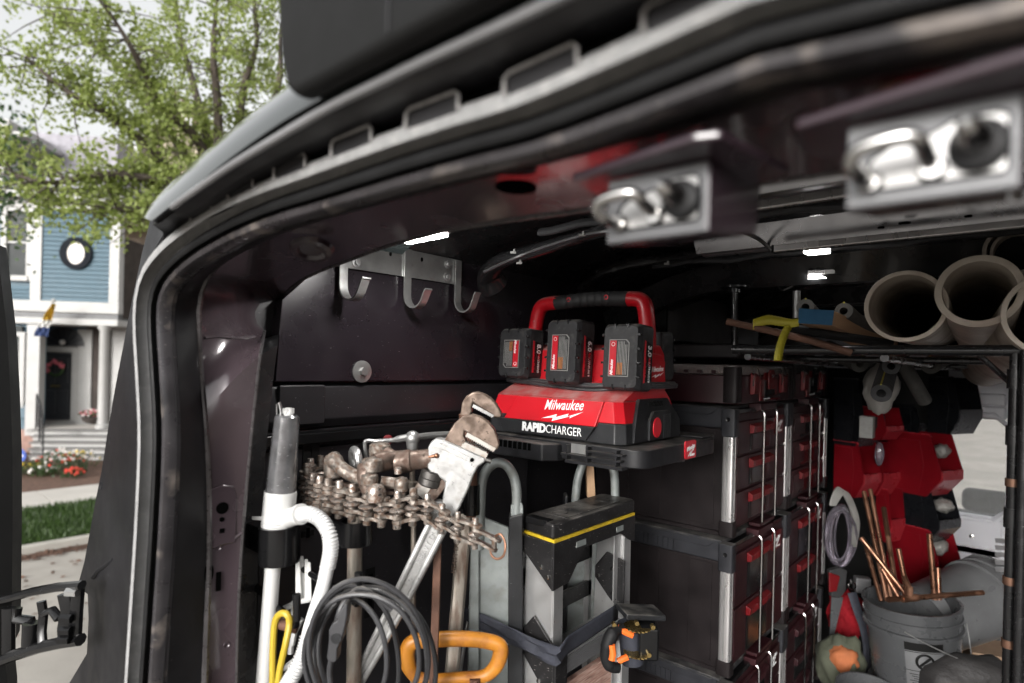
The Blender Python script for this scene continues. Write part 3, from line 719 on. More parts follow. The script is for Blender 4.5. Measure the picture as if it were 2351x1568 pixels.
m = M(); m.loft([off(c_seam, 0, .006, .0), off(c_trim, 0, .006, 0)]); vp('roof_seam', m, 'rubber_dark')
m = M(); m.loft([off(c_seam, 0, .012, 0), c_seam, mixc(c_seam, c_sil, .12, -.006), mixc(c_seam, c_sil, .35, -.010), mixc(c_seam, c_sil, .65, -.010), mixc(c_seam, c_sil, .88, -.004), c_sil, off(c_sil, .0, .03, .004), off(c_sil, .01, .12, .008), off(c_sil, .02, .5, .01)]); vp('roof_rim', m, 'van_roof')
m = M(); m.loft([c_sil[:14], off(c_seam[:14], -.0, .05, 0)]); vp('roof_end', m, 'van_roof')
# spring clips on the strip
def clip(i, w_=.034):
    p = path[i]; n_ = NRM[i]; t = V((n_.z, 0, -n_.x)); m = M()
    a = p + V((0, -.032, 0)) + n_ * .003
    m.tube([a - t * w_, a - t * w_ * .98 + n_ * .013, a - t * w_ * .86 + n_ * .0165, a + t * w_ * .86 + n_ * .0165, a + t * w_ * .98 + n_ * .013, a + t * w_], .0015, 6)
    c = vp('strip_clip', m, 'clip_grey')
    m = M(); m.prism([(-w_*.93, 0), (w_*.93, 0), (w_*.93, .015), (-w_*.93, .015)], a + V((0, .002, 0)), t, n_, (0, 1, 0), .003); vp('clip_plate', m, 'grey_dark', c)
acc = 0; last = path[i0]
for i in range(i0 + 3, i1 - 3):
    acc += (path[i] - path[i-1]).length
    if acc > .093: clip(i); acc = 0
# ---- pillar outer face (jamb the door shuts on)
sil = [(345,497),(325,580),(300,700),(281,800),(262,900),(247,985),(232,1080),(218,1150),(205,1220),(192,1290),(178,1340),(185,1352),(200,1362),(202,1420),(198,1500),(180,1530),(150,1580),(140,1700)]
s3 = [pt(u, v, Y=.40) for u, v in sil]
inn = [(560,478),(440,545),(392,600),(360,670),(353,740),(358,850),(365,1000),(361,1100),(357,1200),(350,1300),(344,1380),(341,1420),(338,1470),(335,1520),(333,1560),(331,1600),(328,1650),(326,1700)]
i3 = [pt(u, v, Y=.376) for u, v in inn]
m = M(); rows = []
for k_, (dy, t) in enumerate(((.10, -.02), (.02, -.004), (.0, .012), (0, .3), (0, .5), (.0, .7), (-.002, .9), (-.012, 1.02))):
    rows.append([a.lerp(b, t) + V((0, dy, 0)) for a, b in zip(s3, i3)])
m.loft(rows); vp('pillar_jamb', m, 'jamb')
# raised double rib down the jamb
ra = [(352,775),(335,880),(316,985),(298,1090),(279,1190),(262,1283)]
for off, wd in ((0, .007), (16, .006), (30, .009)):
    m = M(); m.tube([pt(u + off * (1 - .0 * j), v + off * .2, Y=.394) for j, (u, v) in enumerate(ra)], wd, 8, flat=.55, upv=(1,0,0)); vp('jamb_rib', m, 'jamb')
m = M(); pp = [pt(u, v, Y=.392) for u, v in ((262,1283),(240,1300),(226,1308),(214,1325))]; m.tube(pp, .005, 8); vp('jamb_crease', m, 'jamb')
m = M(); m.tube(spline([pt(u, v, Y=.392) for u, v in ((395,520),(362,575),(350,610),(364,640))], 5), .006, 8); vp('jamb_crease', m, 'jamb')
for (u, v) in ((308,747),(291,843),(285,943),(260,1012),(237,1115),(232,1205),(220,1283),(266,1366),(300,1382),(268,1420),(248,1505)):
    p = pt(u, v, Y=.402); m = M(); m.lathe([(.0095, 0), (.008, .004), (.005, .0015), (.001, .001)], p + V((0, -.001, 0)), (0, -1, 0), 14); vp('dimple', m, 'jamb')
# roof end tip and outer skin of the body side
m = M()
bs = [(p + V((-.0, .03, 0))) for p in s3]
m.loft([bs, [V((p.x - .03, .6, p.z)) for p in bs], [V((-1.36, .9, p.z)) for p in bs], [V((-1.38, YB + 1.2, p.z)) for p in bs]]); vp('side_skin', m, 'van_paint')
# ---- inner reveal of the pillar and the underside of the header
fe = [(468,1720),(470,1568),(474,1430),(478,1300),(478,1150),(472,1000),(462,880),(456,780),(456,700),(470,645),(500,606),(560,568),(660,520),(780,478),(900,443),(1000,420),(1150,382),(1300,342),(1500,290),(1700,238),(2000,160),(2350,70)]
be = [(540,1720),(543,1568),(546,1430),(552,1300),(563,1150),(577,1000),(590,880),(600,800),(612,745),(632,700),(668,660),(722,628),(800,598),(880,568),(930,554),(1020,531),(1150,508),(1300,488),(1480,462),(1700,428),(2000,385),(2350,330)]
F3 = []; B3 = []
for k_, (u, v) in enumerate(fe):
    yp = pt(u, v, D=1.06).y; t = min(1, max(0, (k_ - 6) / 7)); F3.append(pt(u, v, Y=yp * (1 - t) + .415 * t))
HZ = F3[14].z - .008
for k_, (u, v) in enumerate(be):
    yp = pt(u, v, D=1.10).y; c_ = pt(u, v, Z=max(HZ, .1)); t = min(1, max(0, (k_ - 7) / 7))
    B3.append(pt(u, v, Y=yp if t == 0 else min(max(yp * (1 - t) + (c_.y if c_.y > 0 else .6) * t, .5), .72)))
# extend to the right end of the opening
xe = 2 * XMID - F3[12].x
F3.append(V((xe, .415, F3[15].z))); B3.append(V((xe, .62, HZ)))
FS = resample(spline(F3, 5), 80); BS = resample(spline(B3, 5), 80)
strip_in = [p + n_ * -.035 + V((0, .392 - .37, 0)) for p, n_ in zip(path, NRM)]
lo = min(range(len(strip_in)), key=lambda i: abs(strip_in[i].z - F3[0].z) + (0 if strip_in[i].x < XMID else 9))
hi = min(range(len(strip_in)), key=lambda i: abs(strip_in[i].x - xe) + (0 if strip_in[i].z > 0 else 9))
SI = resample(strip_in[lo:hi], 80)
m = M(); m.loft([SI, [a.lerp(b, .5) + V((0, .012, 0)) for a, b in zip(SI, FS)], FS]); vp('inner_return', m, 'return_black')
# rolled edge between return and reveal
m = M(); m.tube(FS[:46], .006, 8); vp('reveal_edge', m, 'edge_metal')
m = M(); m.loft([FS] + [[a.lerp(b, t) + V((-.004 if i < 34 else 0, 0, .004)) * math.sin(PI * t) for i, (a, b) in enumerate(zip(FS, BS))] for t in (.25, .5, .75)] + [BS]); vp('header_panel', m, 'pillar_paint'); REV = BVHTree.FromPolygons([V(q) for q in m.v], m.f)
m = M(); m.tube(BS, .003, 8); vp('header_panel_edge', m, 'edge_metal')
m = M(); m.loft([BS, [p + V((-.10 if i < 30 else -.02, .05, 0 if i < 30 else .05)) for i, p in enumerate(BS)], [p + V((-.11, .09, .02)) if i < 30 else p + V((0, .03, .17)) for i, p in enumerate(BS)]]); vp('header_back', m, 'ceiling')
# oval hole, boss and access holes in the header
for (u, v, a, b) in ((1184, 433, .020, .010),):
    p = pt(u, v, Z=HZ - .004); m = M(); m.prism([(a * math.cos(2*PI*i/24), b * 2.2 * math.sin(2*PI*i/24)) for i in range(24)], p, (1,0,0), (0,1,0), (0,0,1), .003); vp('oval_hole', m, 'recess_black')
p = pt(716, 571, Y=.50); m = M(); m.lathe([(.034, 0), (.030, .006), (.022, .007), (.018, .002), (.001, .002)], p, (.35, -.25, -1), 24); vp('grommet', m, 'van_inner')
def on_reveal(u, v, out=.0015):      # point on the sloping pillar reveal
    q = pt(u, v, D=1.0).normalized(); p, n_, _, _ = REV.ray_cast(V((0, 0, 0)), q)
    if p is None: p, n_, _, _ = REV.find_nearest(q * 1.2)
    if n_.dot(q) > 0: n_ = -n_
    return p + n_ * out, n_
def reveal_oval(nm, u, v, w_, h, mt, th=.0012, out=.002, par=None):
    p, n_ = on_reveal(u, v, out); x = n_.cross(UP).normalized(); m = M()
    m.prism([(w_ * math.cos(2*PI*i/22), h * math.sin(2*PI*i/22)) for i in range(22)], p, x, UP, n_, th); return vp(nm, m, mt, par)
p, n_ = on_reveal(508, 1180, -.002); x = n_.cross(UP).normalized()
m = M(); m.prism([(-.026, -.056), (.026, -.056), (.027, .030), (.020, .048), (0, .054), (-.020, .048), (-.027, .030)], p, x, UP, n_, .006); sp_ = vp('striker_plate', m, 'pillar_paint', bev=.003)
reveal_oval('jamb_hole', 508, 1165, .0105, .0105, 'recess_black', out=.0045, par=sp_); reveal_oval('jamb_hole', 507, 1191, .0042, .0042, 'recess_black', out=.0045, par=sp_)
p, n_ = on_reveal(507, 1217, .0045); m = M(); m.prism([(-.004, -.004), (.004, -.004), (.004, .004), (-.004, .004)], p, x, UP, n_, .001); vp('jamb_hole', m, 'recess_black', sp_)
reveal_oval('slot_hole', 468, 1336, .0085, .0165, 'recess_black'); p, n_ = on_reveal(500, 1334, .002); m = M(); m.prism([(-.0042, -.017), (.0042, -.017), (.0042, .017), (-.0042, .017)], p, x, UP, n_, .001); vp('slot_hole', m, 'recess_black')
for (u, v) in ((500,1258),(520,1480),(462,1365),(484,1240)):
    p, n_ = on_reveal(u, v, -.001); m = M(); m.lathe([(.006, 0), (.005, .003), (.003, .001), (.0005, .001)], p, n_, 14); vp('dimple', m, 'pillar_paint')
m = M(); m.tube([on_reveal(u, v, .0)[0] for u, v in ((482,1258),(505,1250),(530,1240),(556,1222))], .0035, 6); vp('pillar_joint', m, 'pillar_paint')
m = M(); m.tube([on_reveal(u, v, .0)[0] for u, v in ((470,775),(500,772),(540,776),(585,774))], .003, 6); vp('pillar_crease', m, 'pillar_paint')
# ---- shell: side walls, floor, roof, bulkhead
m = M(); m.bx((XL - .03, .52, FLOOR), (XL, YB, CEIL + .05)); vp('side_wall', m, 'liner')
m = M(); m.bx((XR, .42, FLOOR), (XR + .05, YB, CEIL + .05)); vp('side_wall', m, 'liner')
m = M(); m.bx((XL, .42, FLOOR - .06), (XR, YB, FLOOR)); vp('floor', m, 'liner')
m = M(); rows = []
for y in (.66, 1.2, 2.0, 2.8, YB):
    rows.append([V((x, y, CEIL + .03 - .16 * max(0, abs(x - XMID) / 1.14 - .72) ** 1.5 * 4)) for x in [XL + (XR - XL) * i / 24 for i in range(25)]])
m.loft(rows); vp('ceiling_skin', m, 'ceiling')
m = M(); m.loft([[V((r_[i].x, r_[i].y, r_[i].z + .05)) for i in range(25)] for r_ in rows[1:]]); vp('roof_skin', m, 'van_roof')
m = M(); m.bx((-1.6, .42, -2.2), (-1.36, .6, .0)); 
# roof bows: hat-section beams across the van
def bow(name, y, z, d, h, mt, x0=-1.2, x1=.98, drop=.0, lab=None):
    m = M(); xs = [x0 + (x1 - x0) * i / 40 for i in range(41)]; rows = []
    for x in xs:
        e = max(0, (abs(x - XMID) - .62)) / .5; zz = z - drop - .17 * e ** 1.8 if e < 1.6 else z
        rows.append([V((x, y - d * .5, zz + .03)), V((x, y - d * .42, zz)), V((x, y - d * .3, zz - h)), V((x, y - d * .08, zz - h)), V((x, y, zz - h + .006)), V((x, y + d * .08, zz - h)), V((x, y + d * .3, zz - h)), V((x, y + d * .42, zz)), V((x, y + d * .5, zz + .03))])
    m.loft(rows); return vp(name, m, mt, label=lab)
bows = [bow('roof_bow', .84, .300, .10, .012, 'ceiling', x0=-.75), bow('roof_bow', 1.00, .300, .11, .022, 'bow_metal', x0=-.42, lab='bare metal roof bow with small holes'), bow('roof_bow', 1.43, .300, .10, .020, 'bow_metal', x0=-.62, lab='bare metal roof bow with dents'),
        bow('roof_bow', 2.0, .31, .2, .05, 'ceiling'), bow('roof_bow', 2.7, .31, .2, .04, 'ceiling'), bow('roof_bow', 3.3, .31, .2, .04, 'ceiling')]
for (u, v, b) in ((1833,422,1),(2022,523,2),(2070,513,2),(2082,512,2),(2222,497,2)):
    p = pt(u, v, Z=.287); m = M(); m.cyl(p + V((0,0,-.001)), p + V((0,0,.002)), .006, n=14); vp('hole', m, 'recess_black', bows[b])
# soft foam beads between the skins
for y, x0, x1 in ((1.27, -.55, .9), (1.72, -.9, .9), (1.14, -.9, -.35)):
    m = M(); m.tube([(x, y + .012 * math.sin(x * 17), .322 + .004 * math.sin(x * 31)) for x in [x0 + (x1 - x0) * i / 30 for i in range(31)]], .012, 8, flat=.7); vp('sealant_bead', m, 'foam_dark')
# thick dark roof bow ends curling into the wall (the two big gussets)
def gusset(pts, r0, r1, nm='roof_gusset'):
    m = M(); p = spline(pts, 6); n_ = len(p); m.tube(p, [r0 + (r1 - r0) * i / n_ for i in range(n_)], 12, flat=.6); vp(nm, m, 'gusset_black')
gusset([pt(1135, 660, X=-1.2), pt(1122, 630, X=-1.18), pt(1150, 600, X=-1.1), pt(1230, 575, X=-.98), pt(1330, 545, X=-.82), pt(1420, 520, X=-.66)], .045, .022)
gusset([pt(1345, 650, X=-1.19), pt(1370, 628, X=-1.12), pt(1440, 605, X=-1.0), pt(1530, 590, X=-.86), pt(1660, 570, X=-.66)], .04, .02)
gusset([pt(1500, 640, X=-1.19), pt(1580, 640, X=-1.05), pt(1700, 625, X=-.85), pt(1850, 605, X=-.6)], .03, .02)
for (u, v, X) in ((1178,580,-1.0),(1336,540,-.8),(1192,604,-1.03),(1530,606,-.84),(1745,655,-.7)):
    p = pt(u, v, X=X) * .94; m = M(); m.box(p, (.014, .006, .005), rz=.5); m.box(p + V((.004, 0, .004)), (.004, .005, .008)); vp('cable_tie', m, 'label_grey')
m = M(); m.tube(spline([pt(u, v, X=X) * .93 for u, v, X in ((1110,625,-1.1),(1200,585,-1.02),(1320,545,-.84),(1400,530,-.72),(1520,520,-.6))], 6), .004, 6); vp('wire', m, 'cord')
m = M(); m.tube(spline([pt(u, v, Z=.28) for u, v in ((1560,555),(1640,538),(1690,530),(1740,548),(1770,575))], 6), .0045, 6); vp('wire', m, 'cord')
# ---- textured wall board with its washer, beam below, plate
m = M(); yb0 = pt(655, 780, X=-1.235).y
bd = [pt(655, 877, X=-1.235), pt(655, 690, X=-1.235), pt(700, 640, X=-1.235), pt(860, 600, X=-1.235)]
zb_ = pt(655, 876, X=-1.235).z; z1_ = .335
m.prism([(yb0 - .02, zb_), (2.3, zb_), (2.3, z1_), (.80, z1_), (yb0 + .06, pt(720,628,X=-1.235).z), (yb0 - .01, pt(662,690,X=-1.235).z)], (XL, 0, 0), (0,1,0), (0,0,1), (1,0,0), .035)
board = vp('wall_board', m, 'hammered', bev=.002)
p = pt(830, 853, X=-1.234); m = M(); m.lathe([(.027, 0), (.027, .003), (.02, .0045), (.009, .005)], p, (1, 0, 0), 28); ws = vp('washer', m, 'zinc', board)
m = M(); m.cyl(p, p + V((.013, 0, 0)), .010, n=6); vp('bolt_head', m, 'zinc', board)
m = M(); z0_ = pt(655, 990, X=-1.22).z
m.prism([(0, zb_ - .004), (.028, zb_ - .012), (.034, zb_ - .05), (.034, z0_ + .02), (.02, z0_)], (XL, .56, 0), (1,0,0), (0,0,1), (0,1,0), 2.0); vp('wall_beam', m, 'liner', bev=.003)
m = M(); a = pt(640, 980, X=-1.228); b = pt(748, 883, X=-1.228); m.bx((XL + .03, a.y, a.z), (-1.228, b.y, b.z)); vp('cover_plate', m, 'liner', bev=.004)
m = M(); m.bx((XL, .56, FLOOR), (-1.24, 2.4, z0_ - .004)); vp('lower_liner', m, 'liner')
m = M(); m.bx((-1.24, .60, z0_ - .03), (-1.20, 2.0, z0_ - .006)); vp('liner_ledge', m, 'gloss_black', bev=.003)
# ---- bulkhead with window, cab beyond
wa = pt(2162, 1172, Y=YB); wb = pt(2312, 962, Y=YB); x0, x1, z0, z1 = wa.x, wb.x, wa.z, wb.z
m = M(); m.bx((XL, YB, FLOOR), (x0, YB + .04, CEIL)); m.bx((x1, YB, FLOOR), (XR, YB + .04, CEIL)); m.bx((x0, YB, FLOOR), (x1, YB + .04, z0)); m.bx((x0, YB, z1), (x1, YB + .04, CEIL))
bh = vp('bulkhead', m, 'bulkhead')
m = M(); rr = [(x0 + .05, z0 - .02), (x1 - .05, z0 - .02), (x1 + .02, z0 + .05), (x1 + .02, z1 - .05), (x1 - .05, z1 + .02), (x0 + .05, z1 + .02), (x0 - .02, z1 - .05), (x0 - .02, z0 + .05)]
m.tube([(a, YB - .005, b) for a, b in rr], .022, 8, closed=True, flat=.6); vp('window_frame', m, 'bulkhead', bh)
m = M(); m.bx((x0, YB + .015, z0), (x1, YB + .02, z1)); vp('pane', m, 'glass', bh)
for (u0, v0, u1, v1) in ((2160,1195,2300,1260),(2160,1262,2300,1330),(2150,905,2310,925),(2150,935,2310,955)):
    a = pt(u0, v1, Y=YB); b = pt(u1, v0, Y=YB); m = M(); m.bx((a.x, YB - .02, a.z), (b.x, YB + .001, b.z)); vp('pressed_panel', m, 'bulkhead', bh, bev=.012, seg=3)
for (u, v) in ((2230,1231),(2234,1277)):
    p = pt(u, v, Y=YB - .02); m = M(); m.lathe([(.012, 0), (.01, .005), (.001, .007)], p, (0,-1,0), 12); vp('screw', m, 'chrome', bh)
p = pt(2255, 1142, Y=4.6); m = M(); m.box(p + V((.02, 0, -.02)), (.24, .10, .14)); m.box(p + V((0, .02, -.42)), (.46, .13, .6)); vp('cab_seat', m, 'foam', bev=.04, seg=3)
m = M(); m.box((-.1, 5.6, -1.15), (2.2, .35, .25)); vp('dashboard', m, 'housing_black', bev=.05, seg=3)
# ---- door strikers hanging under the header
def striker(x0, Y, zz, lab):
    w_, h = .084, .052; s_ = fr((x0, Y, zz), (1, 0, .0), z=UP)
    m = M(); m.prism([(0, 0), (w_, 0), (w_, h), (0, h)], (0,0,0), (1,0,0), (0,0,1), (0,1,0), .003, s_)
    plate = vp('door_striker', m, 'striker_grey', bev=.0015, label=lab)
    m = M(); m.prism([(.0, .0), (.10, .016), (.11, h + .01), (0, h)], s_ @ V((w_ + .001, .0035, 0)), (0,1,0), (0,0,1), (-1,0,0), .006); vp('striker_side', m, 'van_inner', plate, bev=.002)
    m = M(); m.prism([(.0035, -.001), (.095, .014), (.095, .022), (.0035, .008)], s_ @ V((0, 0, 0)), (0,1,0), (0,0,1), (1,0,0), w_ - .007); vp('striker_floor', m, 'van_inner', plate, bev=.0015)
    m = M(); m.prism([(-.028, -.012), (w_ + .004, -.036), (w_ + .022, -.03), (w_ + .036, .07), (w_ + .028, .085), (-.02, .085), (-.034, .03)], s_ @ V((0, .0, h + .001)), (1,0,0), (0,1,0), (0,0,1), .008); vp('striker_roof', m, 'van_inner', plate, bev=.003)
    rp = [(.012, .009), (w_ - .007, .009), (w_ - .005, .012), (w_ - .005, .040), (w_ - .010, .043), (.056, .043), (.046, .038), (.024, .034), (.014, .028), (.010, .018)]
    m = M(); m.prism(rp, s_ @ V((0, -.0012, 0)), (1,0,0), (0,0,1), (0,1,0), .001); vp('striker_recess', m, 'satin', plate)
    m = M(); m.tube([s_ @ V((x, -.0016, z)) for x, z in rp], .0009, 6, closed=True); vp('recess_edge', m, 'recess_black', plate)
    m = M(); m.tube(spline([s_ @ V(q) for q in ((.014, .003, .013), (.011, -.016, .015), (.008, -.026, .020), (.013, -.031, .026), (.030, -.030, .029), (.040, -.026, .028), (.043, -.014, .022), (.045, .003, .016))], 5), .0048, 12); vp('striker_loop', m, 'chrome', plate)
    for x in (.014, .045):
        m = M(); m.lathe([(.0075, 0), (.007, .004), (.0055, .006)], s_ @ V((x, -.0012, .014 if x < .03 else .016)), (0,-1,0), 16); vp('loop_collar', m, 'chrome', plate)
    c = s_ @ V((.066, -.0012, .025)); m = M(); m.lathe([(.0145, 0), (.014, .007), (.010, .009)], c, (0,-1,0), 24); vp('pin_collar', m, 'rubber_dark', plate)
    m = M(); m.lathe([(.0085, 0), (.008, .018), (.005, .030), (.002, .033)], c, (-.12,-1,.15), 20); vp('guide_pin', m, 'chrome', plate)
striker(-.2632, .42, .100, 'grey door striker with chrome loop hanging left under the header')
striker(-.0888, .42, .102, 'grey door striker with chrome loop nearest the right edge')
# ---- black housing on the roof edge above the opening
a = pt(652, 60, Y=.275); bl = pt(690, 234, Y=.285); br = pt(1720, -70, Y=.285)
hz = c_trim[60].z + .008
m = M(); pr = [(-.556, .34), (-.538, .10), (-.531, .05), (-.518, .014), (-.502, .002), (-.475, .0), (.45, .0), (.45, .34)]
def hzx(x): return min(c_trim, key=lambda q: abs(q.x - x)).z + .008
m.prism([(p_[0], (hzx(p_[0]) if p_[1] < .1 else hz) + p_[1]) for p_ in pr], (0, .272, 0), (1,0,0), (0,0,1), (0,1,0), .024); rh = vp('roof_housing', m, 'housing_black', bev=.010, seg=3, label='matte black housing on the roof edge above the opening')
m = M(); m.bx((-.365, .2708, hz + .006), (-.363, .2735, hz + .33)); vp('panel_seam', m, 'grey_dark', rh)
# ---- open left door edge and its hinge arm
m = M(); de = [pt(u, v, D=1.35) for u, v in ((-8,560),(2,640),(16,760),(24,900),(29,1050),(29,1200),(27,1400),(24,1470),(10,1500),(14,1540),(18,1580),(18,1700))]
lft = RGT * -.8
back = [p + lft + FWD * .5 for p in de]; mid = [p + RGT * -.02 + FWD * .05 for p in de]; fro = [p + RGT * -.03 - FWD * .03 for p in de]; fb = [p + lft - FWD * .05 for p in de]
m.loft([back, mid, de, fro, fb]); dor = vp('rear_door', m, 'housing_black', label='edge of the open left rear door')
def arm(pts, r, fl=.6): return M().tube([pt(u, v, D=d_) for u, v, d_ in pts], r, 8, flat=fl)
hinge = vp('door_hinge', arm([(-30,1385,1.32),(25,1372,1.3),(75,1358,1.26),(130,1348,1.22),(188,1343,1.18)], .010, .8), 'gloss_black', label='black forged hinge arm of the open door')
vp('hinge_bar', arm([(-20,1525,1.3),(30,1505,1.28),(90,1486,1.25),(140,1475,1.22),(185,1468,1.19)], .013, .8), 'gloss_black', hinge)
for pts, r in (([(20,1395,1.3),(20,1500,1.3)], .014), ([(40,1395,1.29),(38,1420,1.29),(70,1425,1.28),(74,1450,1.28)], .011), ([(95,1380,1.26),(100,1410,1.26),(96,1450,1.26),(98,1480,1.25)], .010),
               ([(100,1408,1.26),(120,1400,1.25),(135,1420,1.24)], .009), ([(150,1362,1.22),(158,1400,1.22),(150,1440,1.22),(152,1470,1.22)], .016), ([(180,1350,1.2),(176,1400,1.2),(172,1480,1.2)], .013)):
    vp('hinge_web', arm(pts, r, .7), 'gloss_black', hinge)
for (u, v) in ((178,1360),(165,1420),(163,1448),(160,1468)):
    p = pt(u, v, D=1.185); m = M(); m.cyl(p, p + RGT * -.022, .009, n=6); vp('hinge_bolt', m, 'zinc' if v == 1360 else 'gloss_black', hinge)
m = M(); m.cyl(pt(72,1430,D=1.27), pt(70,1480,D=1.27), .016, n=14); vp('hinge_pin', m, 'gloss_black', hinge)

# =================================================================== tools hung along the left wall
def uvprism(m, uv, D, th, back=True):      # traced plate: outline at its distance, th thick
    pts = [pt(u, v, D=D) for u, v in uv]; n = len(pts)
    m.add(pts + [p + FWD * th for p in pts], [tuple(range(n - 1, -1, -1)), tuple(range(n, 2 * n))] + [(i, (i + 1) % n, n + (i + 1) % n, n + i) for i in range(n)]); return m
def uvpath(l, D=None): return [pt(q[0], q[1], D=(q[2] if len(q) > 2 else D)) for q in l]
def base_of(u, v, D): return pt(u, v, D=D)

# ---- hook rail
PX = -1.228
hr = thing('hook_rail', 'grey steel hook rail with three J hooks high on the wall board', 'hook rail', pt(915, 640, X=PX))
pl = [pt(u, v, X=PX) for u, v in ((774,612),(778,560),(900,566),(1057,599),(1043,653))]
m = M(); m.add(pl + [p + V((.004, 0, 0)) for p in pl], [(4,3,2,1,0),(5,6,7,8,9)] + [(i, (i+1)%5, 5+(i+1)%5, 5+i) for i in range(5)]); obj('plate', m, K['zinc'], hr)
def jhook(ut, vt, vb, ux, vx):
    a = pt(ut, vt, X=PX + .006); Y = a.y; zb = pt(ut + 10, vb, Y=Y).z; tip = pt(ux, vx, Y=Y); rad = (tip.x - a.x - .012) / 2; zc = zb + rad
    prof = [(a.x, a.z)] + [(a.x, zc)] + [(a.x + rad - rad * math.cos(PI * i / 10), zc - rad * math.sin(PI * i / 10)) for i in range(1, 9)] + [(tip.x - .004, tip.z - (tip.z - zc) * .3), (tip.x, tip.z)]
    m = M(); rows = []; th = .004; w_ = .022
    for i, (x, z) in enumerate(prof):
        x0, z0 = prof[max(i-1, 0)]; x1, z1 = prof[min(i+1, len(prof)-1)]; t = V((x1 - x0, 0, z1 - z0)).normalized(); n_ = V((-t.z, 0, t.x)) * th
        p = V((x, Y, z)); h = V((0, w_ / 2, 0)); rows.append([p - h, p + h, p + h + n_, p - h + n_, p - h])
    m.loft(rows); m.add([rows[-1][k] for k in range(4)], [(0,1,2,3)]); return obj('hook', m, K['zinc'], hr)
jhook(788, 590, 692, 842, 640); jhook(936, 572, 709, 985, 665); jhook(1051, 600, 719, 1098, 672)
for (u, v) in ((817,603),(1028,607),(1026,636)):
    p = pt(u, v, X=PX + .004); m = M(); m.lathe([(.0125, 0), (.012, .003), (.007, .0035), (.0065, .009), (.001, .009)], p, (1,0,0), 18); obj('bolt', m, K['alu_worn'], hr)
for (u, v) in ((896,583),(968,596)):
    p = pt(u, v, X=PX + .004); m = M(); m.prism([(.004*math.cos(2*PI*i/14), .006*math.sin(2*PI*i/14)) for i in range(14)], p, (0,1,0), (0,0,1), (1,0,0), .001); obj('slot', m, K['recess_black'], hr)

# ---- lamps
def led(name, pts, th, lab, E):
    a, b, w_ = pts; d = (V(b) - V(a)); c = (V(a) + V(b)) / 2; n_ = d.cross(UP).normalized() * w_
    t = thing(name, lab, 'lamp', c); m = M(); p = [V(a) - n_, V(b) - n_, V(b) + n_, V(a) + n_]
    m.hexa([q + UP * .0 for q in p] + [q + UP * th for q in p]); em = obj('diffuser', m, LED[E], t)
    m = M(); p = [V(a) - n_ * 1.3 - d * .03, V(b) - n_ * 1.3 + d * .03, V(b) + n_ * 1.3 + d * .03, V(a) + n_ * 1.3 - d * .03]
    m.hexa([q + UP * (th + .001) for q in p] + [q + UP * (th + .012) for q in p]); obj('housing', m, K['alu'], t)
LED = {}
for k_, E_ in (('near', 110), ('far', 18), ('refl', 10)):
    LED[k_] = mat('led_' + k_, (.9,.9,.9), .5, emis=E_)
led('strip_light', (pt(914, 561, Z=.255), pt(1016, 541, Z=.255), .013), .006, 'lit white strip light under the header edge above the hook rail', 'near')
led('roof_lamp', (pt(1855, 645, Z=.275), pt(1912, 643, Z=.275), .05), .01, 'lit roof lamp above the blue ended board', 'far')
led('roof_lamp', (pt(1850, 584, Z=.29), pt(1900, 579, Z=.29), .02), .01, 'faint lit roof lamp just under the front aluminium strip', 'refl')  # second roof lamp, partly hidden behind the strip
# aluminium extrusions on the ceiling
for i, (a, b, lab) in enumerate((((1690, 492), (2450, 372), 'pale aluminium strip on the ceiling behind the door strikers'), ((1779, 580), (2450, 513), 'long pale aluminium strip on the ceiling over the pipes'))):
    p0 = pt(*a, Z=.255); p1 = pt(*b, Z=.255); p1 = V((p1.x, p0.y, p0.z)) if i == 0 else V((p1.x, p1.y, p0.z)); p1.y = p0.y
    t = thing('ceiling_strip', lab, 'strip', (p0 + p1) / 2); d = (p1 - p0).normalized()
    m = M(); m.bx((p0.x, p0.y - .012, p0.z), (p1.x + .2, p0.y + .012, p0.z + .014)); obj('extrusion', m, K['alu'], t, bev=.002)
    m = M(); m.bx((p0.x, p0.y - .002, p0.z - .002), (p1.x + .2, p0.y + .002, p0.z - .0005)); obj('groove', m, K['housing_black'], t)
    m = M(); m.bx((p0.x - .004, p0.y - .013, p0.z - .001), (p0.x - .0005, p0.y + .013, p0.z + .015)); obj('end_cap', m, K['gloss_black'], t)

# ---- black tool rack with collars and pegs
rk = thing('tool_rack', 'black wall rack with round collars and pegs holding the long tools', 'tool rack', (-1.22, .9, -.9))
m = M(); m.bx((-1.245, .61, -.95), (-1.215, 1.5, -.20)); obj('backboard', m, K['liner'], rk, bev=.003)
for (u0, v0, u1, v1) in ((693,1012,733,1100),(836,1300,860,1420),(1040,1280,1065,1345),(690,1215,720,1235)):
    a = pt(u0, v1, X=-1.214); b = pt(u1, v0, X=-1.214); m = M(); m.bx((-1.2145, a.y, a.z), (-1.2115, b.y, b.z)); s_ = obj('raised_frame', m, K['housing_black'], rk, bev=.001)
    m = M(); m.bx((-1.2112, a.y + .02, a.z + .02), (-1.2105, b.y - .02, b.z - .015)); obj('slot', m, K['recess_black'], s_)
def collar(u, v0, v1, r, D):
    a = pt(u, v0, D=D); b = pt(u, v1, D=D); m = M(); m.lathe([(r * 1.0, 0), (r * 1.02, .004), (r * 1.03, .5), (r, .97), (r * .9, 1), (r * .82, 1), (r * .82, .9)], b, (a - b), 28)
    m = M(); L_ = (a - b).length; m.lathe([(r * .8, 0), (r, 0), (r * 1.03, L_ * .1), (r, L_), (r * .84, L_), (r * .8, L_ * .8)], b, (a - b), 28); c = obj('collar', m, K['gloss_black'], rk)
    q = a.lerp(b, .5); m = M(); m.bx((-1.216, q.y - .02, b.z + .01), (q.x - r * .7, q.y + .02, a.z - .01)); obj('collar_bracket', m, K['gloss_black'], c, bev=.003)
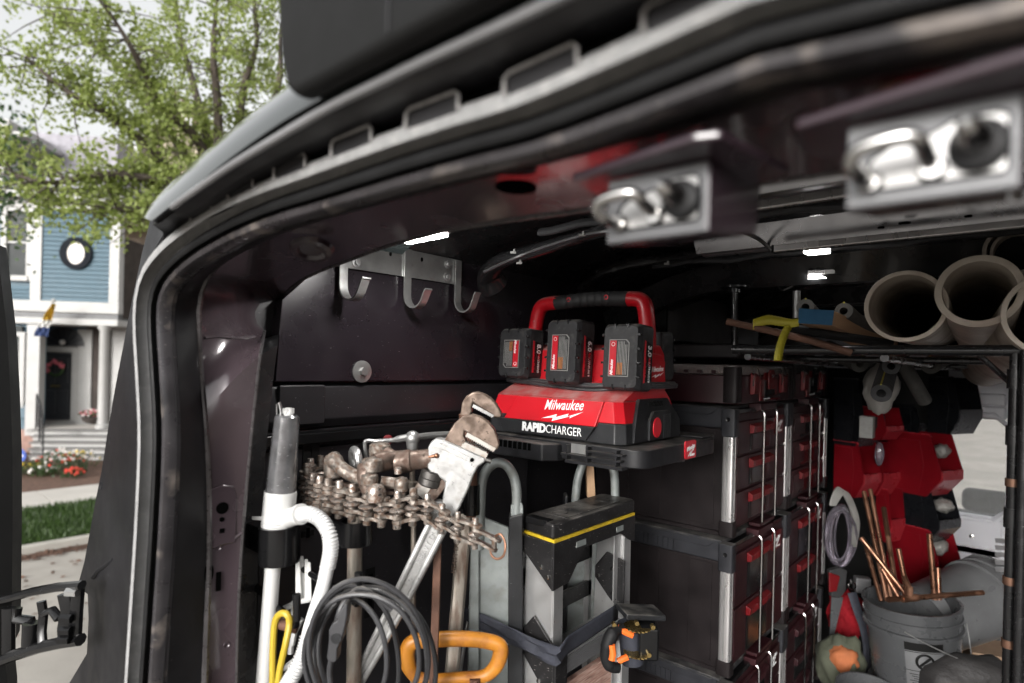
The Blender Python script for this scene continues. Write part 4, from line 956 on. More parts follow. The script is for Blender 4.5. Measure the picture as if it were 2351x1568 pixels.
collar(641, 1206, 1290, .038, 1.16); collar(816, 1194, 1248, .032, 1.18); collar(1082, 1112, 1180, .019, 1.36)
for (u, v0, v1, D) in ((681,1364,1436,1.10),(823,1314,1386,1.06)):
    a = pt(u, v0, D=D); b = pt(u, v1, D=D); m = M(); m.tube([a, a.lerp(b, .5), b + V((0,0,.012)), b + V((-.008, .003, -.002)), V((-1.216, b.y + .02, b.z + .015))], .0075, 12)
    pg = obj('peg', m, K['gloss_black'], rk)
p = pt(668, 1442, D=1.12); m = M(); m.cyl(p + RGT * .012, p - RGT * .03 + UP * .01, .010, n=14); obj('peg_sleeve', m, K['rust'], rk)

# ---- hand pump
hpmp = thing('hand_pump', 'white hand pump with smoky grey barrel and ribbed white hose', 'pump', pt(605, 1700, D=1.16))
a, b = pt(659, 952, D=1.16), pt(644, 1128, D=1.16); m = M(); L_ = (b - a).length
m.lathe([(.0, 0), (.020, 0), (.0235, .004), (.0238, .012), (.0265, L_ * .6), (.0285, L_)], a, b - a, 28); obj('barrel', m, K['smoke'], hpmp)
m = M(); c = pt(662, 948, D=1.16); m.lathe([(.009, -.004), (.009, .003), (.006, .004), (.006, .010), (.001, .010)], c, UP, 12)
for i in range(6): m.box(c + V((.008 * math.cos(i * 1.05), .008 * math.sin(i * 1.05), .004)), (.004, .004, .01))
obj('cap', m, K['white_pvc'], hpmp)
m = M(); m.tube(uvpath([(640,985),(637,950),(637,928),(641,924),(645,940),(647,962)], 1.175), .003, 6, flat=2.2); obj('hang_tab', m, K['zinc'], hpmp)
a, b = pt(644, 1127, D=1.16), pt(636, 1215, D=1.16); L_ = (b - a).length; m = M()
m.lathe([(.030, 0), (.0305, .002), (.0305, L_ * .78), (.029, L_ * .8), (.031, L_ * .84), (.029, L_ * .87), (.031, L_ * .9), (.029, L_ * .94), (.031, L_)], a, b - a, 28); obj('valve_body', m, K['white_pvc'], hpmp)
m = M(); q = pt(592, 1188, D=1.15); m.hexa([pt(u, v, D=d_) for u, v, d_ in ((578,1193,1.14),(612,1196,1.14),(612,1196,1.16),(578,1193,1.16),(578,1185,1.14),(612,1186,1.14),(612,1186,1.16),(578,1185,1.16))]); obj('lever', m, K['white_pvc'], hpmp, bev=.001)
m = M(); m.cyl(pt(660, 1190, D=1.15), pt(688, 1180, D=1.12), .019, .017, n=20); m.cyl(pt(686, 1181, D=1.125), pt(692, 1180, D=1.12), .0195, n=20); obj('spout', m, K['white_pvc'], hpmp)
def hose(segs, D0):
    m = M()
    for uv, rib, r in segs:
        p = resample(spline(uvpath(uv), 8), 110 if rib else 40)
        rr = [r * (1.0 + (.17 if i % 4 < 2 else -.05)) if rib else r for i in range(len(p))]
        m.tube(p, rr, 14)
    return m
obj('hose', hose([([(690,1181,1.12),(712,1180,1.10),(738,1195,1.09),(755,1225,1.08),(759,1262,1.08),(752,1302,1.08)], 1, .0122), ([(752,1298,1.08),(742,1345,1.08),(728,1390,1.08),(714,1435,1.07),(706,1468,1.07)], 0, .0128),
                  ([(706,1462,1.07),(696,1500,1.06),(678,1540,1.05),(655,1580,1.05),(630,1630,1.05)], 1, .0122)], 1.1), K['white_hose'], hpmp)
m = M(); m.cyl(pt(627, 1285, D=1.16), pt(596, 1700, D=1.16), .0145, .016, n=24); obj('suction_pipe', m, K['white_pvc'], hpmp)

# ---- chain pipe cutter
cc = thing('chain_pipe_cutter', 'rusty chain pipe cutter with thick steel links resting on the rack', 'pipe cutter', pt(812, 1700, D=1.17))
cpt = [(735,1085,1.33),(712,1092,1.31),(703,1104,1.28),(704,1118,1.245),(716,1128,1.215),(733,1136,1.195),(752,1142,1.18),(778,1148,1.165),(808,1156,1.155),(843,1163,1.15),(876,1168,1.15),(912,1172,1.15),(948,1165,1.155),(980,1170,1.16),(1014,1192,1.15),(1050,1212,1.14),(1090,1226,1.13),(1134,1248,1.125)]
cp = uvpath(cpt)
h = .0235
def dog(m, a, b, z, r, th, mid):
    d = (b - a); L_ = d.length; x = d.normalized(); y = UP.cross(x).normalized(); z_ = x.cross(y); poly = []
    for i in range(9): t = PI/2 + PI * i / 8; poly.append((r * math.cos(t), r * math.sin(t)))
    poly += [(L_ * .35, -r * mid), (L_ * .65, -r * mid)]
    for i in range(9): t = -PI/2 + PI * i / 8; poly.append((L_ + r * math.cos(t), r * math.sin(t)))
    poly += [(L_ * .65, r * mid), (L_ * .35, r * mid)]
    m.prism(poly, a + z_ * z, x, y, z_, th)
for i, p in enumerate(cp[:-1]):
    sc_ = .8 if i >= 13 else 1.0
    m = M(); hh = h * sc_
    m.lathe([(.0072*sc_, -hh * 1.5), (.0078*sc_, -hh * 1.46), (.0078*sc_, hh * 1.45), (.0066*sc_, hh * 1.62), (.0005, hh * 1.62)], p, UP, 14)
    lk = obj('chain_link', m, K['steel_bright' if i % 3 else 'steel_dirty'], cc)
    m = M(); m.lathe([(.009*sc_, -.006*sc_), (.0155*sc_, -.0028*sc_), (.0175*sc_, -.0004), (.0175*sc_, .0004), (.0155*sc_, .0028*sc_), (.009*sc_, .006*sc_)], p, UP, 20); obj('cutter_wheel', m, K['steel_bright'], lk)
    m = M(); lv = .88 if i % 2 else .52
    for s_ in (1, -1):
        m = M(); dog(m, p, cp[i + 1], s_ * hh * lv - .0033 * sc_, .0135 * sc_, .0066 * sc_, .62); obj("side_plate", m, K["steel_dirty"], lk)

m = M(); m.cyl(cp[-1] - UP * .014, cp[-1] + UP * .014, .005, n=10); obj('chain_link', m, K['steel_dirty'], cc)
m = M(); m.tube(spline(uvpath([(1128,1240,1.13),(1145,1226,1.12),(1156,1236,1.115),(1160,1256,1.11),(1155,1276,1.11),(1140,1283,1.115),(1128,1274,1.12),(1126,1258,1.125)]), 6), .0023, 8); obj('pull_ring', m, K['copper'], cc)
m = M(); uvD = 1.2
m.tube(spline(uvpath([(763,1052,1.22),(782,1074,1.2),(808,1090,1.19),(832,1102,1.18)]), 6), [.017]*4 + [.014]*15, 12, flat=1.0); obj('curved_arm', m, K['steel_dirty'], cc)
def knob(u, v0, v1, r, D, mt='steel_dirty', nm='knuckle', prof=None):
    a, b = pt(u, v0, D=D), pt(u, v1, D=D); L_ = (a - b).length; m = M()
    m.lathe([(r * .8, 0), (r, L_ * .06), (r * 1.03, L_ * .5), (r, L_ * .82), (r * .8, L_ * .96), (r * .55, L_ * .97), (r * .52, L_), (r * .3, L_ * 1.05), (.0004, L_ * 1.05)], b, a - b, 20); obj(nm, m, K[mt], cc)
knob(763, 1043, 1098, .017, 1.22); knob(855, 1050, 1082, .0205, 1.165); knob(848, 1086, 1112, .0165, 1.15); knob(872, 1016, 1050, .0215, 1.21); knob(861, 1112, 1152, .0175, 1.14, 'steel_bright', 'pressure_block')
knob(921, 1096, 1128, .0135, 1.16); knob(914, 1072, 1088, .0075, 1.16, 'steel_bright'); knob(918, 1124, 1140, .0105, 1.16, 'steel_bright')
m = M(); m.tube(spline(uvpath([(845,1068,1.165),(840,1098,1.155),(848,1130,1.15)]), 5), [.019, .02, .02, .019, .018, .017, .016, .016, .015, .015, .014], 12, flat=.8); obj('jaw_lever', m, K['steel_brown'], cc)
m = M(); m.tube(spline(uvpath([(856,1062,1.17),(878,1060,1.185),(905,1056,1.2),(930,1058,1.205)]), 5), [.018,.019,.02,.021,.022,.022,.022,.021,.021,.02,.02,.02,.02,.02,.02,.02], 14, flat=.9); obj('yoke', m, K['steel_brown'], cc)
m = M(); m.tube(spline(uvpath([(874,1034,1.21),(895,1050,1.2),(915,1058,1.2)]), 5), .017, 12); obj('yoke', m, K['steel_brown'], cc)
m = M(); a, b = pt(905, 1061, D=1.2), pt(994, 1052, D=1.2); d = b - a; L_ = d.length
m.lathe([(.018, 0), (.0225, .003), (.0225, L_ * .42), (.0205, L_ * .45), (.0195, L_ * .47), (.0195, L_ * .97), (.017, L_), (.0004, L_)], a, d, 24); obj('feed_barrel', m, K['steel_brown'], cc)
m = M(); a, b = pt(985, 1049, D=1.185), pt(1002, 1046, D=1.18); m.cyl(a, b, .004, n=10); m.sphere(b, .0055, 10); obj('detent_pin', m, K['copper'], cc)
m = M(); m.torus(pt(816, 1056, D=1.26), .022, .0085, ax=(RGT * .8 + FWD * .5 + UP * .1), n=28, k=10); obj('swivel_ring', m, K['zinc'], cc)
m = M(); m.tube(spline(uvpath([(872,1105,1.165),(895,1108,1.17),(922,1112,1.165)]), 4), .0115, 10); obj('rear_lug', m, K['steel_dirty'], cc)
m = M(); uvprism(m, [(765,1100),(800,1085),(850,1100),(930,1120),(950,1150),(900,1160),(820,1145),(770,1125)], 1.19, .004); m2 = M(); zz = pt(850, 1122, D=1.2).z
m2.prism([(q.x, q.y) for q in uvpath([(740,1110,1.26),(800,1100,1.25),(860,1105,1.24),(940,1130,1.2),(930,1150,1.17),(850,1148,1.165),(780,1135,1.2)])], (0, 0, zz - .004), (1,0,0), (0,1,0), (0,0,1), .006); obj('frame_plate', m2, K['steel_brown'], cc)
m = M(); m.lathe([(.0145, 0), (.0145, .95)], pt(812, 1720, D=1.17), (pt(814, 1215, D=1.17) - pt(812, 1720, D=1.17)), 20, cap=True); m.v = m.v
m = M(); m.cyl(pt(811, 1720, D=1.17), pt(815, 1180, D=1.17), .0145, n=22); obj('handle_tube', m, K['galv'], cc)

# ---- pipe wrenches
w1 = thing('pipe_wrench', 'silver aluminium pipe wrench with brown hook jaw standing front among the tools', 'pipe wrench', pt(830, 1560, D=1.2))
WD = 1.185
m = M(); uvprism(m, [(1014,1022),(1020,1010),(1030,992),(1042,972),(1060,957),(1086,952),(1104,957),(1120,968),(1134,985),(1142,1003),(1146,1022),(1141,1033),(1134,1034),(1110,1018),(1085,1003),(1066,990),(1064,1000),(1070,1010),(1068,1022),(1058,1036),(1040,1036)], WD + .004, .026); obj('hook_jaw', m, K['jaw_brown'], w1, bev=.005, seg=2)
def teeth(m, a, b, n, hgt, D, th):
    a, b = V(a), V(b); d = (b - a) / n; pr = V((-d.y, d.x)).normalized() * hgt; poly = [tuple(a - pr * 2.2)]
    for i in range(n): poly += [tuple(a + d * i), tuple(a + d * (i + .35) + pr)]
    poly += [tuple(b), tuple(b - pr * 2.2)]; uvprism(m, poly, D, th); return m
m = M(); teeth(m, (1069, 1000), (1134, 1036), 15, 3.6, WD + .001, .030); obj('upper_teeth', m, K['jaw_white'], w1)
m = M(); teeth(m, (1116, 1040), (1066, 1016), 12, 3.2, WD - .001, .032); uvprism(m, [(1062,1018),(1120,1042),(1112,1058),(1056,1030)], WD - .0005, .031); obj('heel_jaw', m, K['jaw_white'], w1)
m = M(); uvprism(m, [(1040,1030),(1062,1024),(1096,1046),(1086,1078),(1062,1070),(985,1166),(962,1158),(1010,1080)], WD + .006, .020); obj('jaw_shank', m, K['steel_brown'], w1, bev=.002)
head = [(982,1028),(988,1016),(1000,1008),(1016,1010),(1062,1028),(1116,1052),(1112,1062),(1098,1072),(1088,1090),(1076,1122),(1056,1165),(1042,1186),(1010,1180),(1016,1140),(1022,1108),(1010,1098),(988,1086),(980,1074),(982,1050)]
m = M(); uvprism(m, head, WD - .004, .040); obj('housing', m, K['wrench_alu'], w1, bev=.005, seg=2)
m = M(); uvprism(m, [(990,1024),(1004,1017),(1050,1035),(1082,1052),(1078,1062),(1050,1048),(1020,1034)], WD - .0065, .004); obj('name_plate', m, K['wrench_alu'], w1, bev=.001)
m = M(); p = pt(1083, 1056, D=WD - .007); m.cyl(p, p + FWD * .004, .004, n=12); obj('pin_hole', m, K['recess_black'], w1)
m = M(); uvprism(m, [(992,1150),(1010,1150),(1042,1165),(1046,1183),(1020,1232),(985,1300),(930,1405),(870,1515),(845,1556),(832,1580),(800,1570),(818,1545),(830,1520),(905,1372),(975,1220)], WD + .002, .022); hd = obj('handle', m, K['wrench_alu'], w1, bev=.004, seg=2)
for dl in (0, 1):
    m = M(); pth = [(1040,1180),(1012,1228),(975,1300),(920,1408),(862,1512),(836,1556)] if dl else [(998,1175),(975,1222),(935,1305),(880,1420),(835,1512),(815,1550)]
    m.tube(uvpath(pth, WD - .001), .006, 8, flat=.9); obj('handle_rim', m, K['wrench_alu'], w1)
text(w1, 'lettering', 'HEAVY DUTY', K['alu_worn'], fr(pt(985, 1245, D=WD - .0005), (pt(1003, 1210, D=WD) - pt(985, 1245, D=WD)), z=-FWD) , .016, ext=.0008, local=False)
m = M(); a, b = pt(961, 1085, D=WD + .01), pt(1014, 1110, D=WD + .01); d = (b - a)
ax = (pt(985, 1120, D=WD) - pt(998, 1078, D=WD)).normalized(); c = pt(988, 1097, D=WD + .012); m.lathe([(.020, -.016), (.0225, -.013), (.0225, -.001), (.021, 0), (.0225, .001), (.0225, .013), (.020, .016)], c, ax, 30); obj('adjusting_nut', m, K['knurl'], w1)
m = M(); teeth(m, (951, 1128), (966, 1108), 4, 2.5, WD + .004, .018); uvprism(m, [(951,1128),(968,1106),(990,1118),(972,1146)], WD + .005, .018); obj('shank_end', m, K['jaw_white'], w1)
m = M(); p = pt(1114, 1054, D=WD); m.cyl(p, p + RGT * .012 - UP * .004, .005, n=10); obj('set_screw', m, K['knurl'], w1)

w2 = thing('pipe_wrench', 'brown steel pipe wrench behind the silver one, its jaw beside the charger', 'pipe wrench', pt(1030, 1700, D=1.36))
W2 = 1.33
m = M(); uvprism(m, [(1056,960),(1057,945),(1060,925),(1070,909),(1083,901),(1096,899),(1112,904),(1127,913),(1140,927),(1150,945),(1153,957),(1145,960),(1133,960),(1128,952),(1108,940),(1086,926),(1083,935),(1084,945),(1078,958)], W2, .028); obj('hook_jaw', m, K['jaw_brown'], w2, bev=.005)
m = M(); teeth(m, (1084, 933), (1131, 958), 11, 2.6, W2 - .001, .030); obj('upper_teeth', m, K['zinc'], w2)
m = M(); m.cyl(pt(1070, 950, D=W2 + .014), pt(1084, 1130, D=W2 + .03), .017, .013, n=14); m.cyl(pt(1084, 1110, D=W2 + .03), pt(1080, 1185, D=1.36), .0125, n=14); obj('shank', m, K['rust'], w2)
m = M(); a, b = pt(1068, 1180, D=1.36), pt(1022, 1720, D=1.3); m.tube([a, a.lerp(b, .5), b], .016, 8, flat=.45, upv=RGT); obj('handle', m, K['galv'], w2)
text(w2, 'lettering', 'HEAVY DUTY', K['steel_brown'], fr(pt(1046, 1270, D=1.335), (pt(1052, 1235, D=1.335) - pt(1044, 1300, D=1.335)), z=-FWD), .015, ext=.0008, local=False)

# ---- T handled cock key behind
tk = thing('cock_key', 'grey cast T handled key with a ball centre behind the wrenches', 'wrench', pt(946, 1700, D=1.3))
m = M(); c = pt(947, 1006, D=1.29); m.sphere(c, .0165, 16); m.cyl(c - UP * .03, c, .011, .015, n=12); obj('ball', m, K['zinc'], tk)
m = M(); m.tube(spline(uvpath([(840,1048,1.27),(838,1020,1.27),(842,1012,1.27),(870,1013,1.28),(905,1010,1.285),(935,1004,1.29)]), 5), [.0045]*15 + [.0055]*6 + [.008]*5, 8, flat=1.5); m.tube(spline(uvpath([(955,1004,1.29),(985,1000,1.31),(1018,998,1.33),(1050,996,1.35)]), 5), .009, 8, flat=.7); obj('arm', m, K['zinc'], tk)
m = M(); m.cyl(pt(947, 1010, D=1.29), pt(946, 1110, D=1.29), .006, n=10); m.cyl(pt(946, 1105, D=1.29), pt(944, 1120, D=1.29), .014, n=10); m.cyl(pt(949, 1200, D=1.29), pt(946, 1720, D=1.29), .0058, n=10); m.cyl(pt(944, 1118, D=1.29), pt(949, 1205, D=1.29), .006, n=10); obj('stem', m, K['galv'], tk)
m = M(); p = pt(890, 1009, D=1.33); m.lathe([(.011, 0), (.011, .003), (.001, .004)], p, -FWD + RGT * .3, 16); top('reflector', m, K['case_red'], 'small round red reflector on the wall above the chain', 'reflector')

# ---- bars and rods
m = M(); m.tube(uvpath([(1004,1250,1.22),(1003,1300,1.22),(1000,1400,1.2),(997,1480,1.19),(994,1580,1.18),(992,1720,1.18)]), .0115, 4, flat=1.2); top('pry_bar', m, K['rust'], 'dark rusty pry bar standing beside the silver wrench handle', 'bar', bev=.002)
m = M(); m.cyl(pt(1088, 1330, D=1.42), pt(1030, 1720, D=1.4), .004, n=8); top('thin_rod', m, K['alu_worn'], 'thin bright metal rod behind the orange handle', 'rod')
m = M(); m.cyl(pt(1062, 1220, D=1.40), pt(1020, 1720, D=1.38), .010, n=12); top('steel_rod', m, K['steel_brown'], 'brown steel rod leaning behind the dark pry bar', 'rod')

# ---- extension cord coil
ec = thing('extension_cord', 'coiled black extension cord hanging from a peg', 'extension cord', pt(845, 1680, D=1.05))
m = M(); loops = []
for k_, (cu, cv, rx, ry, D, ph) in enumerate(((846,1500,136,164,1.04,.2),(856,1508,122,158,1.06,.6),(830,1512,128,160,1.035,1.1),(815,1520,100,168,1.07,.1),(795,1510,90,150,1.05,.9),(860,1520,138,170,1.075,.4))):
    n_ = 44; P_ = []
    for i in range(n_):
        t = 2 * PI * i / n_; P_.append(pt(cu + rx * math.cos(t) * (1 + .04 * math.sin(2 * t + ph)), cv + ry * math.sin(t) * (1 + .03 * math.cos(3 * t + ph)) + 8 * math.sin(t + ph * 3), D=D + .016 * math.sin(t + ph * 5)))
    m.tube(P_, .0047, 9, closed=True)
m.tube(spline(uvpath([(770,1440,1.03),(780,1400,1.03),(800,1370,1.04),(822,1352,1.05),(850,1360,1.05),(900,1400,1.05)]), 6), .0047, 9)
m.tube(spline(uvpath([(760,1515,1.02),(756,1545,1.02),(762,1600,1.02)]), 6), .0047, 9)
obj('cable', m, K['cord'], ec)
pc = [(790,1386),(798,1390),(797,1412),(792,1440),(784,1470),(774,1490),(773,1516),(768,1522),(752,1520),(749,1510),(754,1470),(754,1448),(762,1432),(772,1425),(778,1405)]
m = M(); uvprism(m, pc, 1.005, .026); plg = obj('plug', m, K['cord'], ec, bev=.004)
m = M(); p = pt(771, 1466, D=1.004); m.cyl(p, p + FWD * .002, .009, n=20); obj('plug_boss', m, K['black_pl'], plg)
# ---- yellow loop
m = M(); m.tube(spline(uvpath([(628,1700,1.11),(626,1568,1.11),(627,1480,1.11),(632,1425,1.11),(646,1408,1.105),(660,1412,1.10),(664,1432,1.10),(655,1480,1.09),(642,1540,1.09),(636,1600,1.09)]), 6), .0062, 9); top('yellow_cable', m, K['yellow_pl'], 'yellow cable looped over the peg beside the white hose', 'cable')
# ---- white plastic clips
wc_ = thing('plastic_bracket', 'white plastic clip bracket behind the white hose', 'bracket', pt(690, 1560, D=1.2))
for (u0, u1, v0, v1, D) in ((678,692,1288,1375,1.19),(686,700,1276,1372,1.2),(699,710,1283,1378,1.185),(703,716,1290,1380,1.18)):
    m = M(); m.hexa([pt(u0, v1, D=D), pt(u1, v1, D=D), pt(u1, v1, D=D + .015), pt(u0, v1, D=D + .015), pt(u0, v0, D=D), pt(u1 - 3, v0, D=D), pt(u1 - 3, v0, D=D + .015), pt(u0, v0, D=D + .015)]); obj('prong', m, K['white_pvc'], wc_, bev=.002)
for pth in ([(640,1402),(690,1380),(712,1376)], [(676,1380),(668,1470),(666,1500)], [(692,1420),(676,1450),(670,1480)], [(650,1535),(672,1520),(690,1512)]):
    m = M(); m.tube(uvpath(pth, 1.2), .006, 6); obj('strut', m, K['white_pvc'], wc_)
# ---- orange handle saw
sw_ = thing('hand_saw', 'saw with a closed orange plastic handle among the long tools', 'saw', pt(1040, 1700, D=1.24))
hpth = uvpath([(938,1530,1.235),(934,1498,1.235),(948,1474,1.235),(1000,1468,1.24),(1060,1466,1.245),(1115,1471,1.25),(1146,1482,1.25),(1148,1504,1.25),(1136,1532,1.25),(1110,1552,1.25),(1060,1556,1.245),(1000,1560,1.24),(960,1556,1.24)])
sp = spline(hpth + [hpth[0]], 5)[:-1]
m = M(); nS = len(sp); m.tube(sp, [.0165 - .004 * max(0, math.sin(2 * PI * (i / nS - .55))) for i in range(nS)], 14, closed=True, flat=.85, upv=UP); obj('handle', m, K['orange_pl'], sw_)
m = M(); uvprism(m, [(950,1560),(1120,1556),(1090,1720),(960,1720)], 1.243, .0025); obj('blade', m, K['zinc'], sw_)
m = M(); a = pt(1090, 1556, D=1.24); m.cyl(a, a - UP * .02, .012, n=10); obj('screw', m, K['rust'], sw_)

# ---- hand trucks
def hand_truck(loopuv, plate, rail, D, lab):
    t = thing('hand_truck', lab, 'hand truck', pt(plate[2][0], 1750, D=D)); m = M(); m.tube(spline(uvpath(loopuv, D), 6), .0115, 12); obj('loop_handle', m, K['dolly'], t)
    m = M(); uvprism(m, plate, D + .003, .012); obj('back_plate', m, K['dolly'], t, bev=.003)
    m = M(); uvprism(m, rail, D - .02, .05); obj('side_rail', m, K['black_pl'], t, bev=.003); return t
t_ = hand_truck([(1099,1260),(1102,1175),(1105,1115),(1116,1080),(1140,1062),(1164,1070),(1181,1100),(1186,1140),(1184,1185)], [(1080,1180),(1100,1178),(1116,1190),(1168,1212),(1168,1740),(1068,1740)], [(1168,1188),(1200,1180),(1200,1740),(1164,1740)], 1.37, 'grey hand truck with a bent tube handle standing left of the step ladder')
m = M(); uvprism(m, [(1080,1182),(1100,1178),(1100,1740),(1068,1740)], 1.36, .02); obj('plate_flange', m, K['dolly'], t_, bev=.004)
m = M(); uvprism(m, [(1172,1160),(1196,1152),(1201,1162),(1201,1188),(1172,1196)], 1.362, .014); obj('handle_socket', m, K['dolly'], t_, bev=.003)
t_ = hand_truck([(1318,1190),(1322,1130),(1330,1085),(1348,1050),(1378,1045),(1400,1062),(1410,1090),(1412,1140)], [(1303,1190),(1392,1180),(1392,1470),(1300,1480)], [(1296,1140),(1304,1138),(1300,1480),(1290,1480)], 1.62, 'second grey hand truck half hidden behind the step ladder')
m = M(); uvprism(m, [(1345,1060),(1362,1058),(1366,1140),(1348,1142)], 1.66, .03); obj('wood_block', m, K['wood'], t_)

# ---- step ladder
LX0, LX1, LY0, LY1, LZ = -.882, -.776, 1.055, 1.416, -.350
ld = thing('step_ladder', 'folded aluminium step ladder with black top cap and yellow stripe', 'step ladder', (-.82, 1.24, FLOOR))
m = M(); tp = [(LX0 + .012, LY0 + .014), (LX1 - .006, LY0), (LX1, LY0 + .012), (LX1, LY1 - .01), (LX1 - .012, LY1), (LX0 + .01, LY1), (LX0, LY1 - .012), (LX0, LY0 + .03)]
m.prism(tp, (0, 0, LZ - .034), (1,0,0), (0,1,0), (0,0,1), .034); cap_ = obj('top_cap', m, K['ladder_black'], ld, bev=.006, seg=3)
m = M(); m.bx((LX0 + .018, LY0 + .06, LZ - .001), (LX1 - .014, LY1 - .06, LZ + .0025)); obj('tread_pad', m, K['ladder_black'], cap_, bev=.002)
for y in (LY0 + .09, LY1 - .08):
    m = M(); m.torus(((LX0 + LX1) / 2, y, LZ + .002), .018, .0018, n=24, k=6); obj('emblem_ring', m, K['ladder_black'], cap_)
m = M(); m.bx((LX0 + .02, LY0 + .004, LZ - .012), (LX1 - .025, LY0 + .03, LZ + .003)); obj('tool_slot', m, K['gloss_black'], cap_, bev=.002)
m = M(); m.prism([(LX1 + .0015, LY0 - .0015), (LX1 + .0015, LY1 - .01), (LX1 - .004, LY1 - .01), (LX1 - .004, LY0 + .004), (LX0 + .01, LY0 + .02), (LX0 + .008, LY0 + .013)], (0, 0, LZ - .040), (1,0,0), (0,1,0), (0,0,1), .0065); obj('yellow_stripe', m, K['yellow_line'], cap_)
m = M(); z0 = LZ - .041
m.prism([(LY0, z0), (LY1 - .004, z0), (LY1 - .004, z0 - .07), (LY1 - .03, z0 - .06), (LY1 - .075, z0 - .035), (LY0 + .12, z0 - .035), (LY0 + .06, z0 - .10), (LY0 + .0, z0 - .105)], (LX1 - .006, 0, 0), (0,1,0), (0,0,1), (1,0,0), .006); obj('cap_skirt', m, K['ladder_black'], cap_, bev=.0015)
m = M(); m.prism([(LX0, z0), (LX1 - .007, z0), (LX1 - .007, z0 - .105), (LX1 - .03, z0 - .085), (LX0 + .012, z0 - .03)], (0, LY0 + .002, 0), (1,0,0), (0,0,1), (0,1,0), .006); obj('cap_cheek', m, K['ladder_black'], cap_, bev=.0015)
for (y, w_) in ((LY0 + .085, .04), (LY1 - .10, .035)):
    m = M(); m.bx((LX1 - .001, y, z0 - .028), (LX1 + .001, y + w_, z0 - .014)); obj('cap_slot', m, K['dolly'], cap_, bev=.001)
def rail(x0, x1, y, lab=None):
    m = M(); dz = FLOOR
    m.hexa([(x0 - .035, y - .012, dz), (x1 + .012, y - .012, dz), (x1 + .012, y + .002, dz), (x0 - .035, y + .002, dz), (x0, y, z0 - .02), (x1, y, z0 - .02), (x1, y + .014, z0 - .02), (x0, y + .014, z0 - .02)]); r_ = obj('rail', m, K['alu_worn'], ld, bev=.002)
    m = M(); m.hexa([(x1 + .0125, y - .012, dz), (x1 + .0165, y - .012, dz), (x1 + .0165, y + .03, dz), (x1 + .0125, y + .03, dz), (x1 + .0005, y, z0 - .02), (x1 + .004, y, z0 - .02), (x1 + .004, y + .034, z0 - .02), (x1 + .0005, y + .034, z0 - .02)]); obj('rail_flange', m, K['alu_worn'], r_, bev=.001)
    return r_
rA = rail(LX0 + .018, LX1 - .012, LY0 + .014); rB = rail(LX0 + .018, LX1 - .012, LY1 - .045)
m = M(); m.bx((LX1 - .02, LY1 - .078, z0 - .02), (LX1 - .016, LY1 - .008, FLOOR)); obj('rail_flange', m, K['alu_worn'], rB)
def bracket(y0, zt, zb, wx):
    m = M(); m.prism([(LX1 + .004, zt - .055), (LX1 + .004, zb), (LX1 - .03, zb + .02), (LX1 - wx, zb + .095), (LX1 - wx + .004, zb + .115), (LX1 - .055, zt)], (0, y0, 0), (1,0,0), (0,0,1), (0,1,0), .006); b_ = obj('bracket', m, K['ladder_black'], ld, bev=.003)
    m = M(); m.bx((LX1 + .0045, y0, zb), (LX1 + .010, y0 + .045, zt - .055)); obj('bracket_flange', m, K['ladder_black'], b_, bev=.002)
    for (dx, dz) in ((-.042, -.06), (-.088, -.085), (-.035, -.14)):
        m = M(); m.lathe([(.0065, 0), (.0055, .003), (.001, .0045)], (LX1 + dx, y0, zt + dz), (0,-1,0), 12); obj('rivet', m, K['chrome'], b_)
bracket(LY0 + .003, -.565, -.735, .105)
# right hand bracket, seen on its inner side towards the camera
m = M(); yb = LY1 - .062; m.prism([(LX1 + .004, -.50), (LX1 + .004, -.64), (LX1 - .045, -.60), (LX1 - .085, -.56), (LX1 - .085, -.53), (LX1 - .05, -.485)], (0, yb, 0), (1,0,0), (0,0,1), (0,1,0), .006); b_ = obj('bracket', m, K['ladder_black'], ld, bev=.003)
for (dx, z) in ((-.03, -.525), (-.072, -.552), (-.028, -.59)):
    m = M(); m.lathe([(.0065, 0), (.0055, .003), (.001, .0045)], (LX1 + dx, yb, z), (0,-1,0), 12); obj('rivet', m, K['chrome'], b_)
for (dx, z) in ((-.036, z0 - .06), (-.016, z0 - .078)):
    m = M(); m.lathe([(.006, 0), (.005, .003), (.001, .004)], (LX1 + dx, LY0 + .002, z), (0,-1,0), 12); obj('rivet', m, K['chrome'], cap_)
for i, z in enumerate((-.655, -.965)):
    m = M(); m.bx((LX1 - .07, LY0 + .03, z - .012), (LX1 - .002, LY1 - .05, z)); st = obj('step', m, K['alu_worn'], ld, bev=.001)
    for k_ in range(8):
        zz = z - .003 - k_ * .0048; m = M(); m.bx((LX1 - .002, LY0 + .03, zz - .0036), (LX1 + .0022, LY1 - .05, zz)); obj('tread_rib', m, K['galv_sheet'], st)
for z in (-.50, -.60): 
    m = M(); m.bx((LX0 - .012, LY0 - .0, z - .02), (LX0 - .004, LY1, z + .02)); obj('rear_brace', m, K['ladder_black'], ld)
m = M(); m.bx((LX0 - .02, LY0 + .02, FLOOR), (LX0 - .004, LY0 + .045, z0)); m.bx((LX0 - .02, LY1 - .05, FLOOR), (LX0 - .004, LY1 - .02, z0)); obj('rear_rail', m, K['alu_worn'], ld)
# warning label
m = M(); yl = LY0 - .0; a = V((LX0 + .045, LY0 + .006, -.86)); m.bx((LX0 + .028, LY0 + .0, -1.1), (LX0 + .066, LY0 + .0025, -.775)); lb = obj('label', m, K['housing_black'], ld)
for i in range(13):
    text(lb, 'label_print', ['RETIREZ LES', 'BARREAUX', 'OU MARCHE', 'NE DEPASSEZ'][i % 4], K['white_ink'], fr((LX0 + .047, LY0 - .0005, -.787 - i * .0085), (1,0,0), (0,0,1)), .0062, bold=.0002, ext=.0002, local=False)
